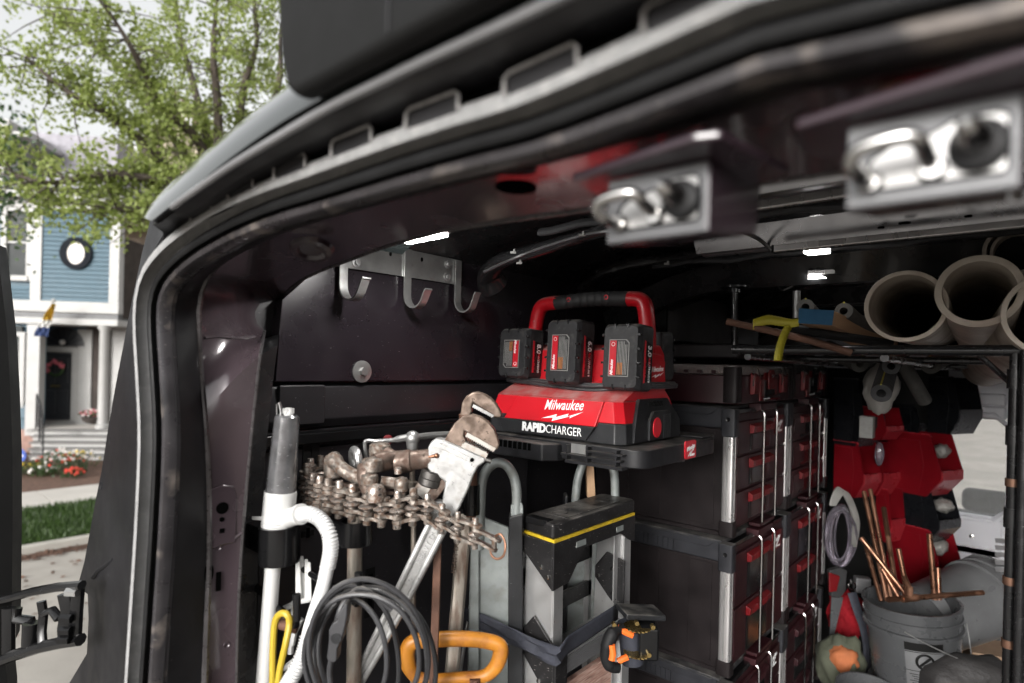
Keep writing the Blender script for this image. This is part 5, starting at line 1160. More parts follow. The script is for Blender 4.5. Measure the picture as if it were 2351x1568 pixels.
# worn pinkish board behind the lower steps
m = M(); m.bx((LX1 - .03, LY0 + .04, FLOOR), (LX1 - .018, LY1 - .065, -.735)); top('worn_board', m, K['plywood'], 'worn pinkish plywood board behind the lower step of the ladder', 'board')

# ---- ratchet strap
rs = thing('ratchet_strap', 'dark blue strap round the ladder with black and orange ratchet', 'strap', (-.78, 1.2, -.75))
cen = uvpath([(1040,1395,1.40),(1072,1412,1.38),(1110,1430,1.36),(1150,1450,1.34),(1190,1468,1.325),(1225,1486,1.31),(1258,1500,1.285),(1282,1508,1.265)]); right = [V((LX1 + .02, LY0 + .005 + .03 * i, cen[-1].z + .0015 * i)) for i in range(1, 9)]
cenS = spline(cen, 5); m = M(); rows = []
for i, p in enumerate(cenS):
    w_ = .014 + .006 * min(1, i / 20); tw_ = .5 * math.sin(i * .12); rows.append([p + UP * w_ * a_ + (RGT * .006 * math.sin(a_ * 5 + i * .3)) for a_ in (-1, -.6, -.2, .2, .6, 1)])
for p in right: rows.append([p + UP * .020 * a_ for a_ in (-1, -.6, -.2, .2, .6, 1)])
m.loft(rows); o = obj('webbing', m, K['strap'], rs); o.modifiers.new('s', 'SOLIDIFY').thickness = .002
q = lambda u, v, d_=1.38: pt(u, v, D=d_)
m = M(); m.tube(spline([q(1428,1440,1.36), q(1408,1452,1.345), q(1395,1480,1.34), q(1392,1510,1.34), q(1402,1530,1.34), q(1420,1533,1.345)], 6), [.011]*6 + [.014]*8 + [.013]*10 + [.011]*7, 12, flat=1.1); obj('handle', m, K['rubber_dark'], rs)
for pth in ([(1416,1440,1.35),(1434,1450,1.35),(1452,1458,1.352)], [(1418,1518,1.35),(1430,1512,1.35),(1440,1508,1.352)], [(1404,1480,1.328),(1407,1500,1.328),(1404,1515,1.328)]):
    m = M(); m.tube(uvpath(pth), .0075, 8, flat=.8); obj('grip_insert', m, K['orange_grip'], rs)
m = M(); m.cyl(q(1442,1428,1.40), q(1452,1520,1.40), .026, n=20); obj('webbing_roll', m, K['strap'], rs)
for (v, rr) in ((1440, .033), (1500, .031)):
    m = M(); c = q(1462, v, 1.37); n_ = 22; poly = []
    for i in range(n_ * 2): t = PI * i / n_; r_ = rr * (1 if i % 2 else .9); poly.append((r_ * math.cos(t), r_ * math.sin(t)))
    m.prism(poly, c, RGT, FWD, UP, .003); obj('ratchet_gear', m, K['gold'], rs)
m = M(); a = q(1485, 1470, 1.38); m.box(a, (.045, .05, .075), rz=YAW); obj('ratchet_body', m, K['gloss_black'], rs, bev=.006, seg=3)
m = M(); m.box(q(1470, 1405, 1.42), (.10, .07, .014), rz=YAW + .2, ry=.1); obj('ratchet_cover', m, K['black_pl'], rs, bev=.004)
for (u, v) in ((1410,1436),(1462,1432),(1499,1441),(1425,1520),(1490,1505)):
    m = M(); p = q(u, v, 1.345); m.cyl(p, p + FWD * .012, .005, n=10); obj('pin', m, K['gold'], rs)

# =================================================================== mounting tray and charger
tr = thing('mounting_tray', 'black plastic mounting tray carrying the red charger', 'tray', (-.93, 1.4, -.24))
TX0, TX1, TY0, TY1, TZ0, TZ1 = -1.215, -.655, 1.195, 1.66, -.236, -.192
def rpoly(x0, y0, x1, y1, r, k=4):
    o = []
    for cx, cy, a in ((x1 - r, y0 + r, -90), (x1 - r, y1 - r, 0), (x0 + r, y1 - r, 90), (x0 + r, y0 + r, 180)):
        for i in range(k + 1): t = R(a + 90 * i / k); o.append((cx + r * math.cos(t), cy + r * math.sin(t)))
    return o
m = M(); m.prism(rpoly(TX0, TY0 + .03, TX1, TY1, .045, 6), (0,0,TZ0), (1,0,0), (0,1,0), (0,0,1), TZ1 - TZ0); obj('plate', m, K['tray_pl'], tr, bev=.004)
m = M(); m.prism([(-1.10, 1.20), (-1.08, 1.175), (-.91, 1.175), (-.885, 1.21), (-.885, 1.24), (-1.10, 1.24)], (0,0,TZ0 - .006), (1,0,0), (0,1,0), (0,0,1), .044); obj('front_grip', m, K['tray_pl'], tr, bev=.005, seg=3)
m = M(); m.bx((-1.06, 1.1735, TZ0 + .018), (-.945, 1.180, TZ0 + .036)); gs = obj('grip_recess', m, K['recess_black'], tr)
for i in range(7):
    x = -1.055 + i * .0165; m = M(); m.bx((x, 1.172, TZ0 + .018), (x + .003, 1.178, TZ0 + .036)); obj('grip_rib', m, K['tray_pl'], tr)
for (x0, x1, z0, z1) in ((-.86, -.70, TZ0 - .004, TZ0 + .003), (-.875, -.705, TZ0 + .014, TZ0 + .018), (-.80, -.70, TZ0 + .028, TZ0 + .032)):
    m = M(); m.bx((x0, 1.205, z0), (x1, 1.23, z1)); obj('latch_rib', m, K['tray_pl'], tr)
for x in (-.86, -.80, -.72):
    m = M(); m.bx((x, 1.207, TZ0), (x + .004, 1.229, TZ1 - .004)); obj('latch_wall', m, K['tray_pl'], tr)
m = M(); m.bx((-.855, 1.2225, TZ0 + .019), (-.812, 1.2245, TZ0 + .042)); obj('latch_plate', m, K['zinc'], tr)
m = M(); m.bx((TX1 - .12, 1.57, TZ1), (TX1 - .01, 1.655, TZ1 + .006)); obj('end_pad', m, K['tray_pl'], tr, bev=.003)
m = M(); m.prism(rpoly(1.435, -.232, 1.50, -.186, .006), (TX1, 0, 0), (0,1,0), (0,0,1), (1,0,0), .003); bdg = obj('badge', m, K['red_logo'], tr)
LM = fr((TX1 + .0035, 1.4675, -.204), (0,1,0), (0,0,1)); 
for nm, s, sz, f in (('lettering', 'Milwaukee', .016, Matrix.Rotation(R(10), 4, 'Z')), ('lettering', 'PACKOUT', .0078, Matrix.Translation((.008, -.0195, 0)))):
    mwi = bdg.matrix_world
    text(bdg, nm, s, K['white_ink'], LM @ f, sz, shear=.3 if sz > .01 else .1, bold=.0003, ext=.0003, local=False, sp=.85 if sz > .01 else 1, xs=.8)
m = M(); m.prism([(p_[0] * .05, p_[1] * .08 - .0105) for p_ in bolt_poly()], (0,0,0), (1,0,0), (0,1,0), (0,0,1), .0005); m.v = [tuple(LM @ Matrix.Rotation(R(16), 4, 'Z') @ V(q)) for q in m.v]; obj('lightning_stroke', m, K['white_ink'], bdg, smooth=False)
for x in (-1.15, -.75):
    m = M(); m.prism([(1.25, TZ0), (1.62, TZ0), (1.62, TZ0 - .02), (1.60, TZ0 - .03)], (x, 0, 0), (0,1,0), (0,0,1), (1,0,0), .02); obj('support_rail', m, K['tray_pl'], tr)

CH = V((-.95, 1.25, -.190))
ch = thing('battery_charger', 'red and black rapid charger with carry handle on the black tray', 'charger', CH)
def cp_(name, m, mt, parent=None, **k): return obj(name, m, K[mt], parent or ch, local=True, **k)
def frust(b, t, z0, z1):
    n = len(b); m = M(); m.add([(p[0], p[1], z0) for p in b] + [(p[0], p[1], z1) for p in t], [tuple(range(n-1,-1,-1)), tuple(range(n, 2*n))] + [(i, (i+1)%n, n+(i+1)%n, n+i) for i in range(n)]); return m
def oct_(x0, y0, x1, y1, c): return [(x0 + c, y0), (x1 - c, y0), (x1, y0 + c), (x1, y1 - c), (x1 - c, y1), (x0 + c, y1), (x0, y1 - c), (x0, y0 + c)]
cp_('base', frust(oct_(-.228, -.004, .226, .322, .022), oct_(-.221, .004, .219, .314, .02), 0, .050), 'black_pl', bev=.003)
sk = cp_('shell', frust(oct_(-.221, .002, .219, .314, .02), oct_(-.208, .016, .204, .305, .018), .0508, .103), 'red', bev=.002)
m = M(); m.add([(-.148, -.0075, .040), (.150, -.0075, .040), (.163, .0095, .1025), (-.112, .0095, .1025), (-.148, .03, .040), (.150, .03, .040), (.163, .03, .1025), (-.112, .03, .1025)], [(0,1,2,3),(4,7,6,5),(0,4,5,1),(1,5,6,2),(2,6,7,3),(3,7,4,0)]); cp_('front_panel', m, 'red', bev=.002)
m = M(); m.add([(-.150, -.0105, .004), (.125, -.0105, .004), (.150, -.0085, .0392), (-.168, -.0085, .0392), (-.15, .02, .004), (.125, .02, .004), (.15, .02, .0392), (-.168, .02, .0392)], [(0,1,2,3),(4,7,6,5),(0,4,5,1),(1,5,6,2),(2,6,7,3),(3,7,4,0)]); cp_('name_band', m, 'black_pl', bev=.002)
cp_('deck', frust(oct_(-.208, .016, .204, .305, .018), oct_(-.200, .095, .206, .25, .012), .1035, .138), 'red', bev=.002)
m = M(); prf = [(.092, .13), (.110, .150), (.116, .232), (.150, .248), (.20, .248), (.225, .225), (.24, .13)]
m.prism(prf, (-.205, 0, 0), (0,1,0), (0,0,1), (1,0,0), .420); tw_ = cp_('tower', m, 'red', bev=.004)
m = M(); m.prism([(.118, .135), (.205, .135), (.208, .205), (.19, .222), (.14, .226), (.122, .218)], (.2165, 0, 0), (0,1,0), (0,0,1), (1,0,0), .010); cp_('end_cheek', m, 'red', bev=.003)
script_logo(ch, fr((.2272, .163, .178), (0,1,0), (0,0,1)), .068, K['white_ink'])
for x0 in (-.19, -.06, .085): # bay ribs
    m = M(); m.bx((x0 + .115, .100, .142), (x0 + .122, .112, .240)); cp_('bay_rib', m, 'red')
for i in range(5):
    m = M(); x = .034 + i * .0078; m.bx((x, .1145, .146), (x + .0042, .1175, .198)); cp_('vent_slot', m, 'recess_black')
# handle
hp_ = spline([(-.192, .17, .235), (-.186, .17, .29), (-.172, .17, .352), (-.145, .17, .371), (-.09, .17, .373)], 5)
m = M(); m.tube(hp_, [.0215] * 16 + [.021] * 5, 12, upv=(0,1,0)); cp_('handle_leg', m, 'red')
hp2 = spline([(.195, .17, .225), (.192, .17, .28), (.184, .17, .345), (.166, .17, .368), (.118, .17, .373)], 5)
m = M(); m.tube(hp2, [.0215] * 16 + [.021] * 5, 12, upv=(0,1,0)); cp_('handle_leg', m, 'red')
m = M(); gx = [-.105 + .24 * i / 60 for i in range(61)]; m.tube([(x, .17, .372 + .005 * math.sin(PI * (x + .105) / .24)) for x in gx], [.0215 if (abs(x - .015) > .085 or i % 6 < 4) else .0195 for i, x in enumerate(gx)], 14, upv=(0,1,0)); cp_('grip', m, 'grip')
for (x, z) in ((-.05, .378), (.075, .378)):
    m = M(); m.lathe([(.0075, 0), (.0068, .003), (.004, .0032), (.0035, .001), (.0005, .001)], (x, .152, z), (0,-1,0), 16); cp_('screw_boss', m, 'red_logo')
for (x, z) in ((-.178, .32), (.188, .31)):
    m = M(); m.lathe([(.0045, 0), (.004, .002), (.0005, .0025)], (x, .152, z), (0,-1,0), 12); cp_('screw', m, 'zinc')
# cord wound round the waist
for k_ in range(5):
    z = .139 + .0052 * (k_ % 3); o_ = .006 * (k_ // 3) + .002 * k_; sag = .010 * (1 if k_ % 2 else .6)
    pts = [(-.213 - o_, .2, z), (-.213 - o_, .11, z), (-.205, .088 - o_, z), (-.12, .078 - o_, z - sag * .3), (0, .070 - o_, z - sag), (.10, .074 - o_, z - sag * 1.3), (.19, .086 - o_, z - sag * .3), (.228 + o_, .10, z + .0), (.234 + o_, .15, z), (.234 + o_, .21, z), (.215, .25 + o_, z), (0, .262 + o_, z), (-.205, .25 + o_, z)]
    s_ = spline(pts + [pts[0]], 4)[:-1]; m = M(); m.tube(s_, .0036, 8, closed=True); cp_('cord', m, 'cord')
# right end panel
m = M(); m.add([(.2235, .045, .004), (.2235, .30, .004), (.2215, .30, .05), (.2055, .255, .108), (.2055, .10, .108), (.2225, .055, .05),
                (.215, .045, .004), (.215, .30, .004), (.212, .30, .05), (.195, .255, .108), (.195, .10, .108), (.213, .055, .05)], [(0,1,2,3,4,5)] + [(i, i+6, (i+1)%6+6, (i+1)%6) for i in range(6)])
m.v = [(x + .006, y, z) for x, y, z in m.v]; cp_('end_panel', m, 'black_pl', bev=.001)
text(ch, 'lettering', 'PACKOUT', K['housing_black'], fr((.2165, .18, .094), (0,1,0), (.24,0,-1)*1 if False else (-.28,0,1)), .017, bold=.0005, ext=.0008)
m = M(); m.prism([(.115, .004), (.235, .004), (.235, .055), (.218, .078), (.135, .078), (.115, .055)], (.226, 0, 0), (0,1,0), (0,0,1), (1,0,0), .009); cp_('lock_block', m, 'black_pl', bev=.003)
for i in range(5):
    m = M(); y = .188 + i * .009; m.bx((.2345, y, .006), (.2375, y + .003, .068)); cp_('lock_rib', m, 'black_pl')
m = M(); m.prism([(.022 * math.cos(2*PI*i/26), .026 * math.sin(2*PI*i/26)) for i in range(26)], (.2345, .150, .036), (0,1,0), (0,0,1), (1,0,0), .004); cp_('release_button', m, 'red_logo', bev=.002)
# lettering on the front
FT = (0, .27, 1)
script_logo(ch, fr((.046, .0012, .0735), (1,0,0), (0, .272, 1)), .128, K['white_ink'])
fm = fr((0, -.0105, .022), (1,0,0), (0, .057, 1))
text(ch, 'lettering', 'RAPID', K['white_ink'], fm @ Matrix.Translation((-.0385, 0, .0003)), .031, bold=.0016, ext=.0004, xs=.93)
text(ch, 'lettering', 'CHARGER', K['white_ink'], fm @ Matrix.Translation((.058, 0, .0003)), .031, bold=-.0002, ext=.0004, xs=.80)

# ---- batteries, each its own thing
def battery(cx, yf, zb, w_, h, d, amp, lab, flip, rotz=0, tilt=R(-3)):
    t = thing('battery_pack', lab, 'battery', (cx, yf, zb), (tilt, 0, rotz), 'batteries on the charger')
    m = M(); m.prism(rpoly(-w_/2, 0, w_/2, h, .011, 3), (0, d * .18, 0), (1,0,0), (0,0,1), (0,1,0), d * .82); body = obj('case', m, K['batt'], t, local=True, bev=.004)
    m = M(); m.add([(p[0], .0, p[1]) for p in rpoly(-w_/2 + .006, .006, w_/2 - .006, h - .006, .012, 3)] + [(p[0], d * .2, p[1]) for p in rpoly(-w_/2, 0, w_/2, h, .011, 3)], [tuple(range(16))] + [(i, (i+1)%16, 16+(i+1)%16, 16+i) for i in range(16)]); obj('face', m, K['batt'], t, local=True, bev=.0015)
    for i in range(4):       # side notches
        z = h * (.18 + .21 * i)
        for s_ in (-1, 1):
            m = M(); m.bx((s_ * (w_/2 - .008), -.0006, z), (s_ * (w_/2 + .0008), d * .12, z + .006)); m2 = obj('case_notch', m, K['batt_dark'], t, local=True, bev=.001)
    for x in (-w_ * .18, w_ * .16):
        for z in (h - .013, .002):
            m = M(); m.bx((x, -.0008, z), (x + .004, d * .2, z + .012)); obj('case_notch', m, K['batt_dark'], t, local=True)
    # rating label
    lx0, lx1, lz0, lz1 = -w_ * .29, w_ * .24, h * .2, h * .76
    m = M(); c = .008; sg = 1 if flip else -1
    m.prism([(lx0, lz0 + (c if flip else 0)), (lx0 + (c if flip else 0), lz0), (lx1, lz0), (lx1, lz1 - (0 if flip else c)), (lx1 - (0 if flip else c), lz1), (lx0, lz1)], (0, -.0012, 0), (1,0,0), (0,0,1), (0,1,0), .001); lbl = obj('rating_label', m, K['label_grey'], t, local=True)
    m = M(); m.prism([(lx0 + .002, lz0 + .002 + (c if flip else 0)), (lx0 + .002 + (c if flip else 0), lz0 + .002), (lx1 - .002, lz0 + .002), (lx1 - .002, lz1 - .002 - (0 if flip else c)), (lx1 - .002 - (0 if flip else c), lz1 - .002), (lx0 + .002, lz1 - .002)], (0, -.0016, 0), (1,0,0), (0,0,1), (0,1,0), .0006); obj('label_field', m, K['batt'], lbl, local=True)
    rx0, rx1 = (lx1 - .021, lx1 - .0025) if flip else (lx0 + .0025, lx0 + .021)
    m = M(); m.bx((rx0, -.0019, lz0 + .003), (rx1, -.0014, lz1 - .003)); obj('red_field', m, K['red_logo'], lbl, local=True)
    rc = (rx0 + rx1) / 2; L_ = lz1 - lz0
    ang = R(-90) if flip else R(90); zc = lz1 - L_ * .24 if flip else lz0 + L_ * .24
    text(lbl, 'lettering', 'Milwaukee', K['white_ink'], fr((rc - .002, -.0022, zc), (1,0,0), (0,0,1)) @ Matrix.Rotation(ang, 4, 'Z'), .012, shear=.3, bold=.0002, ext=.0002, sp=.86, xs=.85)
    m = M(); zc2 = lz0 + .012 if flip else lz1 - .012; m.torus((rc, -.002, zc2), .0045, .0007, ax=(0,1,0), n=16, k=4); obj('recycle_ring', m, K['white_ink'], lbl, local=True)
    px0, px1 = (lx0 + .004, rx0 - .003) if flip else (rx1 + .003, lx1 - .004); nl = 7
    for i in range(nl):
        x = px0 + (px1 - px0) * (i + .5) / nl; a, b = lz0 + .005 + (.008 if (flip and i < 2) else 0), lz1 - .005 - (.008 if (not flip and i > nl - 3) else 0)
        og = (i >= nl - 3) if flip else (i < 4)
        cut = (a + (b - a) * .62) if flip else (a + (b - a) * .36)
        m = M(); m.bx((x - .0008, -.0019, a), (x + .0008, -.0016, (cut if og else b) - .001) if flip else (x + .0008, -.0016, b)); obj('small_print', m, K['label_grey'], lbl, local=True, kind='stuff')
        if og:
            z0_, z1_ = (cut, b) if flip else (a, cut); m = M(); m.bx((x - .0009, -.0022, z0_), (x + .0009, -.00195, z1_)); obj('small_print', m, K['orange_ink'], lbl, local=True, kind='stuff')
    # capacity badge on the right flank
    X_ = w_ / 2; y0, y1 = d * .42, d * .86
    m = M(); m.prism([(y0 - .005, h * .12), (y1, h * .16), (y1, h * .70), (y0 - .005, h * .76)], (X_ + .0003, 0, 0), (0,1,0), (0,0,1), (1,0,0), .0008); bg_ = obj('capacity_badge', m, K['red_logo'], t, local=True)
    m = M(); m.prism([(y0 + .002, h * .13), (y1, h * .16), (y1, h * .70), (y0 + .002, h * .75)], (X_ + .0012, 0, 0), (0,1,0), (0,0,1), (1,0,0), .0005); obj('badge_field', m, K['batt_dark'], bg_, local=True)
    bf = lambda y, z: fr((X_ + .002, y, z), (0,1,0), (0,0,1)) @ Matrix.Rotation(R(-90), 4, 'Z')
    ym = (y0 + y1) / 2 + .003
    text(bg_, 'lettering', amp, K['white_ink'], bf(ym, h * .605), .023, bold=.0007, ext=.0002)
    text(bg_, 'lettering', 'LITHIUM', K['white_ink'], bf(ym + .001, h * .31), .0115, shear=.25, bold=.0003, ext=.0002)
    text(bg_, 'lettering', 'RED', K['red_logo'], bf(ym + .001, h * .45), .0115, shear=.25, bold=.0004, ext=.0002)
    text(bg_, 'lettering', 'HIGH OUTPUT', K['red_logo'], bf(y0 - .0005, h * .36), .0075, bold=.0002, ext=.0003)
    text(bg_, 'lettering', 'M18', K['white_ink'], bf(ym + .001, h * .19), .0105, bold=.0003, ext=.0002)
    return t
battery(-1.117, 1.290, -.040, .108, .143, .075, '8.0', 'leftmost charging battery with its red label stripe on the right, marked 8.0', True)
battery(-.937, 1.278, -.050, .106, .172, .078, '6.0', 'tallest charging battery in the middle of the row, marked 6.0', False)
battery(-.758, 1.278, -.058, .106, .164, .070, '3.0', 'charging battery at the right of the row, marked 3.0', False)
b4 = battery(-.80, 1.57, -.035, .106, .135, .075, '5.0', 'battery on the back of the charger, showing only past the right end', False, rotz=PI)

# =================================================================== stacked drawer cases
SX = -.66
def case(name, Y0, Z0, w_, h, nd, lab, relief, red='case_red'):
    t = thing(name, lab, 'tool case', (SX + random.uniform(-.004, .004), Y0, Z0), (0, 0, R(random.uniform(-.45, .45))), group='stacked drawer cases')
    def p(n, m, mt, par=None, **k): return obj(n, m, K[mt], par or t, local=True, **k)
    dp = .50; g_ = .006
    m = M(); m.bx((-dp, .016, .012), (-.03, w_ - .016, h - .075)); p('body', m, 'case_side', bev=.006)
    m = M(); m.bx((-dp, .020, 0), (-.05, w_ - .02, .0118)); p('foot', m, 'case_side')
    for x in (-.12, -.30, -.42):
        m = M(); m.bx((x - .02, .0125, .03), (x + .055, .0165, h - .085)); p('side_rib', m, 'case_side', bev=.0015)
    m = M(); prof = [(-dp - .004, h - .0745), (-.022, h - .0745), (-.022, h - .03), (-.035, h - .008), (-dp - .004, h - .008)]
    m.prism(prof, (0, .006, 0), (1,0,0), (0,0,1), (0,1,0), w_ - .012); ld_ = p('lid', m, 'case_lid', bev=.006, seg=3)
    for i in range(12):
        x = -.20 - i * .018; m = M(); m.bx((x, .002, h - .066), (x + .009, .0065, h - .035)); p('grip_rib', m, 'case_lid', ld_)
    m = M(); m.prism([(-.40, h - .034), (-.08, h - .034), (-.06, h - .02), (-.055, h - .012), (-.42, h - .012)], (0, .0015, 0), (1,0,0), (0,0,1), (0,1,0), .005); p('lid_ledge', m, 'case_lid', ld_, bev=.002)
    m = M(); m.bx((-.0299, .03, .02), (-.012, w_ - .03, h - .03)); p('front_frame', m, 'maroon', bev=.003)
    m = M(); m.bx((-.03, .03, h - .0295), (-.006, w_ - .03, h - .015)); p('top_rail', m, 'gloss_black', bev=.003)
    z0, z1 = .03, h - .05; dh = (z1 - z0) / nd
    for i in range(nd):
        a = z0 + i * dh; m = M(); m.bx((-.0119, .042, a + .004), (-.003, w_ - .042, a + dh - .004)); dw = p('drawer', m, 'maroon', bev=.003)
        if relief:
            for ya, yb_ in ((.055, .20), (.37, w_ - .055)):
                m = M(); m.bx((-.0028, ya, a + .02), (.0004, yb_, a + dh - .022)); p('drawer_relief', m, 'maroon', dw, bev=.002)
        m = M(); zh = a + dh - .028; m.bx((-.0028, .14, a + .01), (-.0008, .33, zh - .02)); p('pull_recess', m, 'gloss_black', dw)
        m = M(); m.prism([(-.0028, zh - .018), (.012, zh - .014), (.014, zh + .006), (-.0028, zh + .014)], (0, .135, 0), (1,0,0), (0,0,1), (0,1,0), .20); hn = p('handle', m, red, dw, bev=.002)
        for j in range(10):
            y = .16 + j * .014; m = M(); m.bx((.0135, y, zh - .012), (.0152, y + .006, zh + .004)); p('handle_rib', m, red, hn)
    for y in (.207, .333):
        m = M(); m.tube(spline([(-.01, y, h - .03), (.004, y, h - .022), (.017, y, h - .032), (.019, y, h - .06), (.019, y, h - .12), (.019, y, .06), (.019, y, .02)], 4), .0038, 8); p('lock_rod', m, 'chrome')
    m = M(); m.bx((-.028, .195, h - .024), (.012, .345, h - .002)); p('rod_guide', m, 'maroon', bev=.003)
    m = M(); m.bx((-.02, .195, .004), (.016, .345, .016)); p('rod_guide', m, 'maroon', bev=.003)
    for y in (.012, w_ - .012):
        m = M(); m.prism(rpoly(-.036, y - .016, .0, y + .016, .008, 3), (0,0,.052), (1,0,0), (0,1,0), (0,0,1), h - .052 - .098); cl_ = p('corner_post', m, 'alu')
        m = M(); m.bx((.0002, y - .002, .054), (.0012, y + .002, h - .10)); p('post_groove', m, 'zinc', cl_)
        m = M(); m.bx((-.020, y - .0172, .054), (-.016, y - .0162, h - .10)); p('post_groove', m, 'zinc', cl_)
        m = M(); m.prism(rpoly(-.040, y - .019, .004, y + .019, .006, 3), (0,0,h - .0975), (1,0,0), (0,1,0), (0,0,1), .085); cpq = p('post_cap', m, 'case_lid', bev=.003)
        m = M(); m.lathe([(.007, 0), (.006, .0012), (.003, .0004)], (-.018, y - .019, h - .045), (0,-1,0), 14); p('cap_screw', m, 'gloss_black', cpq)
        m = M(); m.prism(rpoly(-.040, y - .019, .004, y + .019, .006, 3), (0,0,.006), (1,0,0), (0,1,0), (0,0,1), .0455); p('post_foot', m, 'case_side', bev=.003)
    m = M(); m.prism(rpoly(.375, h - .115, .465, h - .05, .008, 3), (-.0028, 0, 0), (0,1,0), (0,0,1), (1,0,0), .0035); bd_ = p('badge', m, red)
    bl = fr((.0012, .42, h - .078), (0,1,0), (0,0,1))
    text(bd_, 'lettering', 'Milwaukee', K['white_ink'], bl @ Matrix.Rotation(R(12), 4, 'Z'), .021, shear=.3, bold=.0004, ext=.0003, sp=.85, xs=.85)
    m = M(); m.prism([(q_[0] * .07, q_[1] * .10 - .013) for q_ in bolt_poly()], (0,0,0), (1,0,0), (0,1,0), (0,0,1), .0005); m.v = [tuple(bl @ Matrix.Rotation(R(18), 4, 'Z') @ V(q_)) for q_ in m.v]; p('lightning_stroke', m, 'white_ink', bd_, smooth=False)
    text(bd_, 'lettering', 'PACKOUT', K['white_ink'], bl @ Matrix.Translation((.012, -.027, 0)), .0095, ext=.0003)
    return t
WU = .545
case('drawer_case', 1.80, -.514, WU, .406, 3, 'near top drawer case with three red pulls beside the charger', False)
case('drawer_case', 2.355, -.514, WU, .406, 3, 'far top drawer case with framed drawer fronts below the small organizer', True)
case('drawer_case', 1.80, -.935, WU, .418, 2, 'near middle drawer case with two red pulls, its grey lid end showing', False)
case('drawer_case', 2.355, -.935, WU, .418, 2, 'far middle drawer case beside the coil of clear tubing', False)
case('drawer_case', 1.80, -1.356, WU, .418, 3, 'near bottom drawer case at the lower edge of the picture', False, 'maroon')
case('drawer_case', 2.355, -1.356, WU, .418, 3, 'far bottom drawer case beside the olive and orange cap', False, 'maroon')
def organizer(Y0, Z0, w_, h, lab, clear, grip):
    t = thing('organizer', lab, 'organizer box', (SX, Y0, Z0), group='organizers on the drawer cases')
    def p(n, m, mt, par=None, **k): return obj(n, m, K[mt], par or t, local=True, **k)
    m = M(); m.prism(rpoly(-.46, 0, 0, w_, .02, 3), (0,0,0), (1,0,0), (0,1,0), (0,0,1), h * .72); p('body', m, 'maroon', bev=.004)
    m = M(); m.prism(rpoly(-.455, .006, -.006, w_ - .006, .02, 3), (0,0,h * .725), (1,0,0), (0,1,0), (0,0,1), h * .26); l_ = p('lid', m, 'clear_pl' if clear else 'case_side', bev=.006, seg=3)
    for i in range(9):
        m = M(); m.bx((-.44 + i * .045, -.001, h * .76), (-.425 + i * .045, .0055, h * .84)); p('lid_rib', m, 'maroon', l_)
    for y in (-.004, w_ - .04):
        m = M(); m.prism(rpoly(-.045, y, .004, y + .044, .012, 3), (0,0,.004), (1,0,0), (0,1,0), (0,0,1), h * .9); p('corner_bumper', m, 'case_side', bev=.003)
    for y in (w_ * .24, w_ * .76):
        m = M(); m.prism([(.0005, h * .22), (.016, h * .25), (.018, h * .7), (.0005, h * .8)], (0, y - .022, 0), (1,0,0), (0,0,1), (0,1,0), .044); la = p('latch', m, 'case_red', bev=.003)
        for dy in (-.026, .025):
            m = M(); m.tube([(.012, y + dy, h * .45), (.016, y + dy, h * .75), (.004, y + dy, h * .98)], .0022, 6); p('latch_wire', m, 'chrome', la)
    yc = w_ * .5
    m = M(); m.prism([(yc - .085, .006), (yc + .085, .006), (yc + .085, h * .62), (yc + .05, h * .66), (yc + .035, h * .8), (yc - .035, h * .8), (yc - .05, h * .66), (yc - .085, h * .62)], (.001, 0, 0), (0,1,0), (0,0,1), (1,0,0), .006); hp3 = p('handle_plate', m, 'case_red', bev=.002)
    m = M(); m.bx((.0075, yc - .05, h * .12), (.010, yc + .05, h * .6)); p('handle_recess', m, 'gloss_black', hp3)
    m = M(); m.prism([(yc - .03, h * .35), (yc + .03, h * .35), (yc + .03, h * .75), (yc + .02, h * .88), (yc - .02, h * .88), (yc - .03, h * .75)], (.0105, 0, 0), (0,1,0), (0,0,1), (1,0,0), .006); p('handle_tongue', m, grip, hp3, bev=.003)
    m = M(); m.tube([(.010, yc - .055, h * .10), (.02, yc - .055, h * .14), (.02, yc + .055, h * .14), (.010, yc + .055, h * .10)], .008, 8); p('carry_bar', m, 'gloss_black', hp3)
    m = M(); m.lathe([(.006, 0), (.004, .003), (.0005, .004)], (.017, yc, h * .72), (1,0,0), 10); p('rivet', m, 'chrome', hp3)
organizer(1.80, -.107, .55, .122, 'near maroon organizer with clear lid and red tongue on the top drawer case', True, 'case_red')
organizer(2.365, -.107, .50, .135, 'far maroon organizer with black tongue on the top drawer case', False, 'gloss_black')
m = M(); m.prism(rpoly(-1.1, 1.95, -.70, 2.85, .03), (0,0,.034), (1,0,0), (0,1,0), (0,0,1), .05); top('flat_case', m, K['case_side'], 'flat black case lying on the two organizers', 'case', bev=.008)
# grey steel box on the wall behind the charger handle
gb = thing('steel_cabinet', 'plain grey steel cabinet end behind the charger handle', 'cabinet', (-1.1, 2.3, .1))
m = M(); m.bx((-1.24, 2.02, .10), (-1.0, 3.0, .285)); obj('box', m, K['galv_sheet'], gb, bev=.004)
m = M(); m.bx((-1.245, 2.0, .095), (-.995, 2.018, .29)); obj('door', m, K['housing_black'], gb, bev=.003)

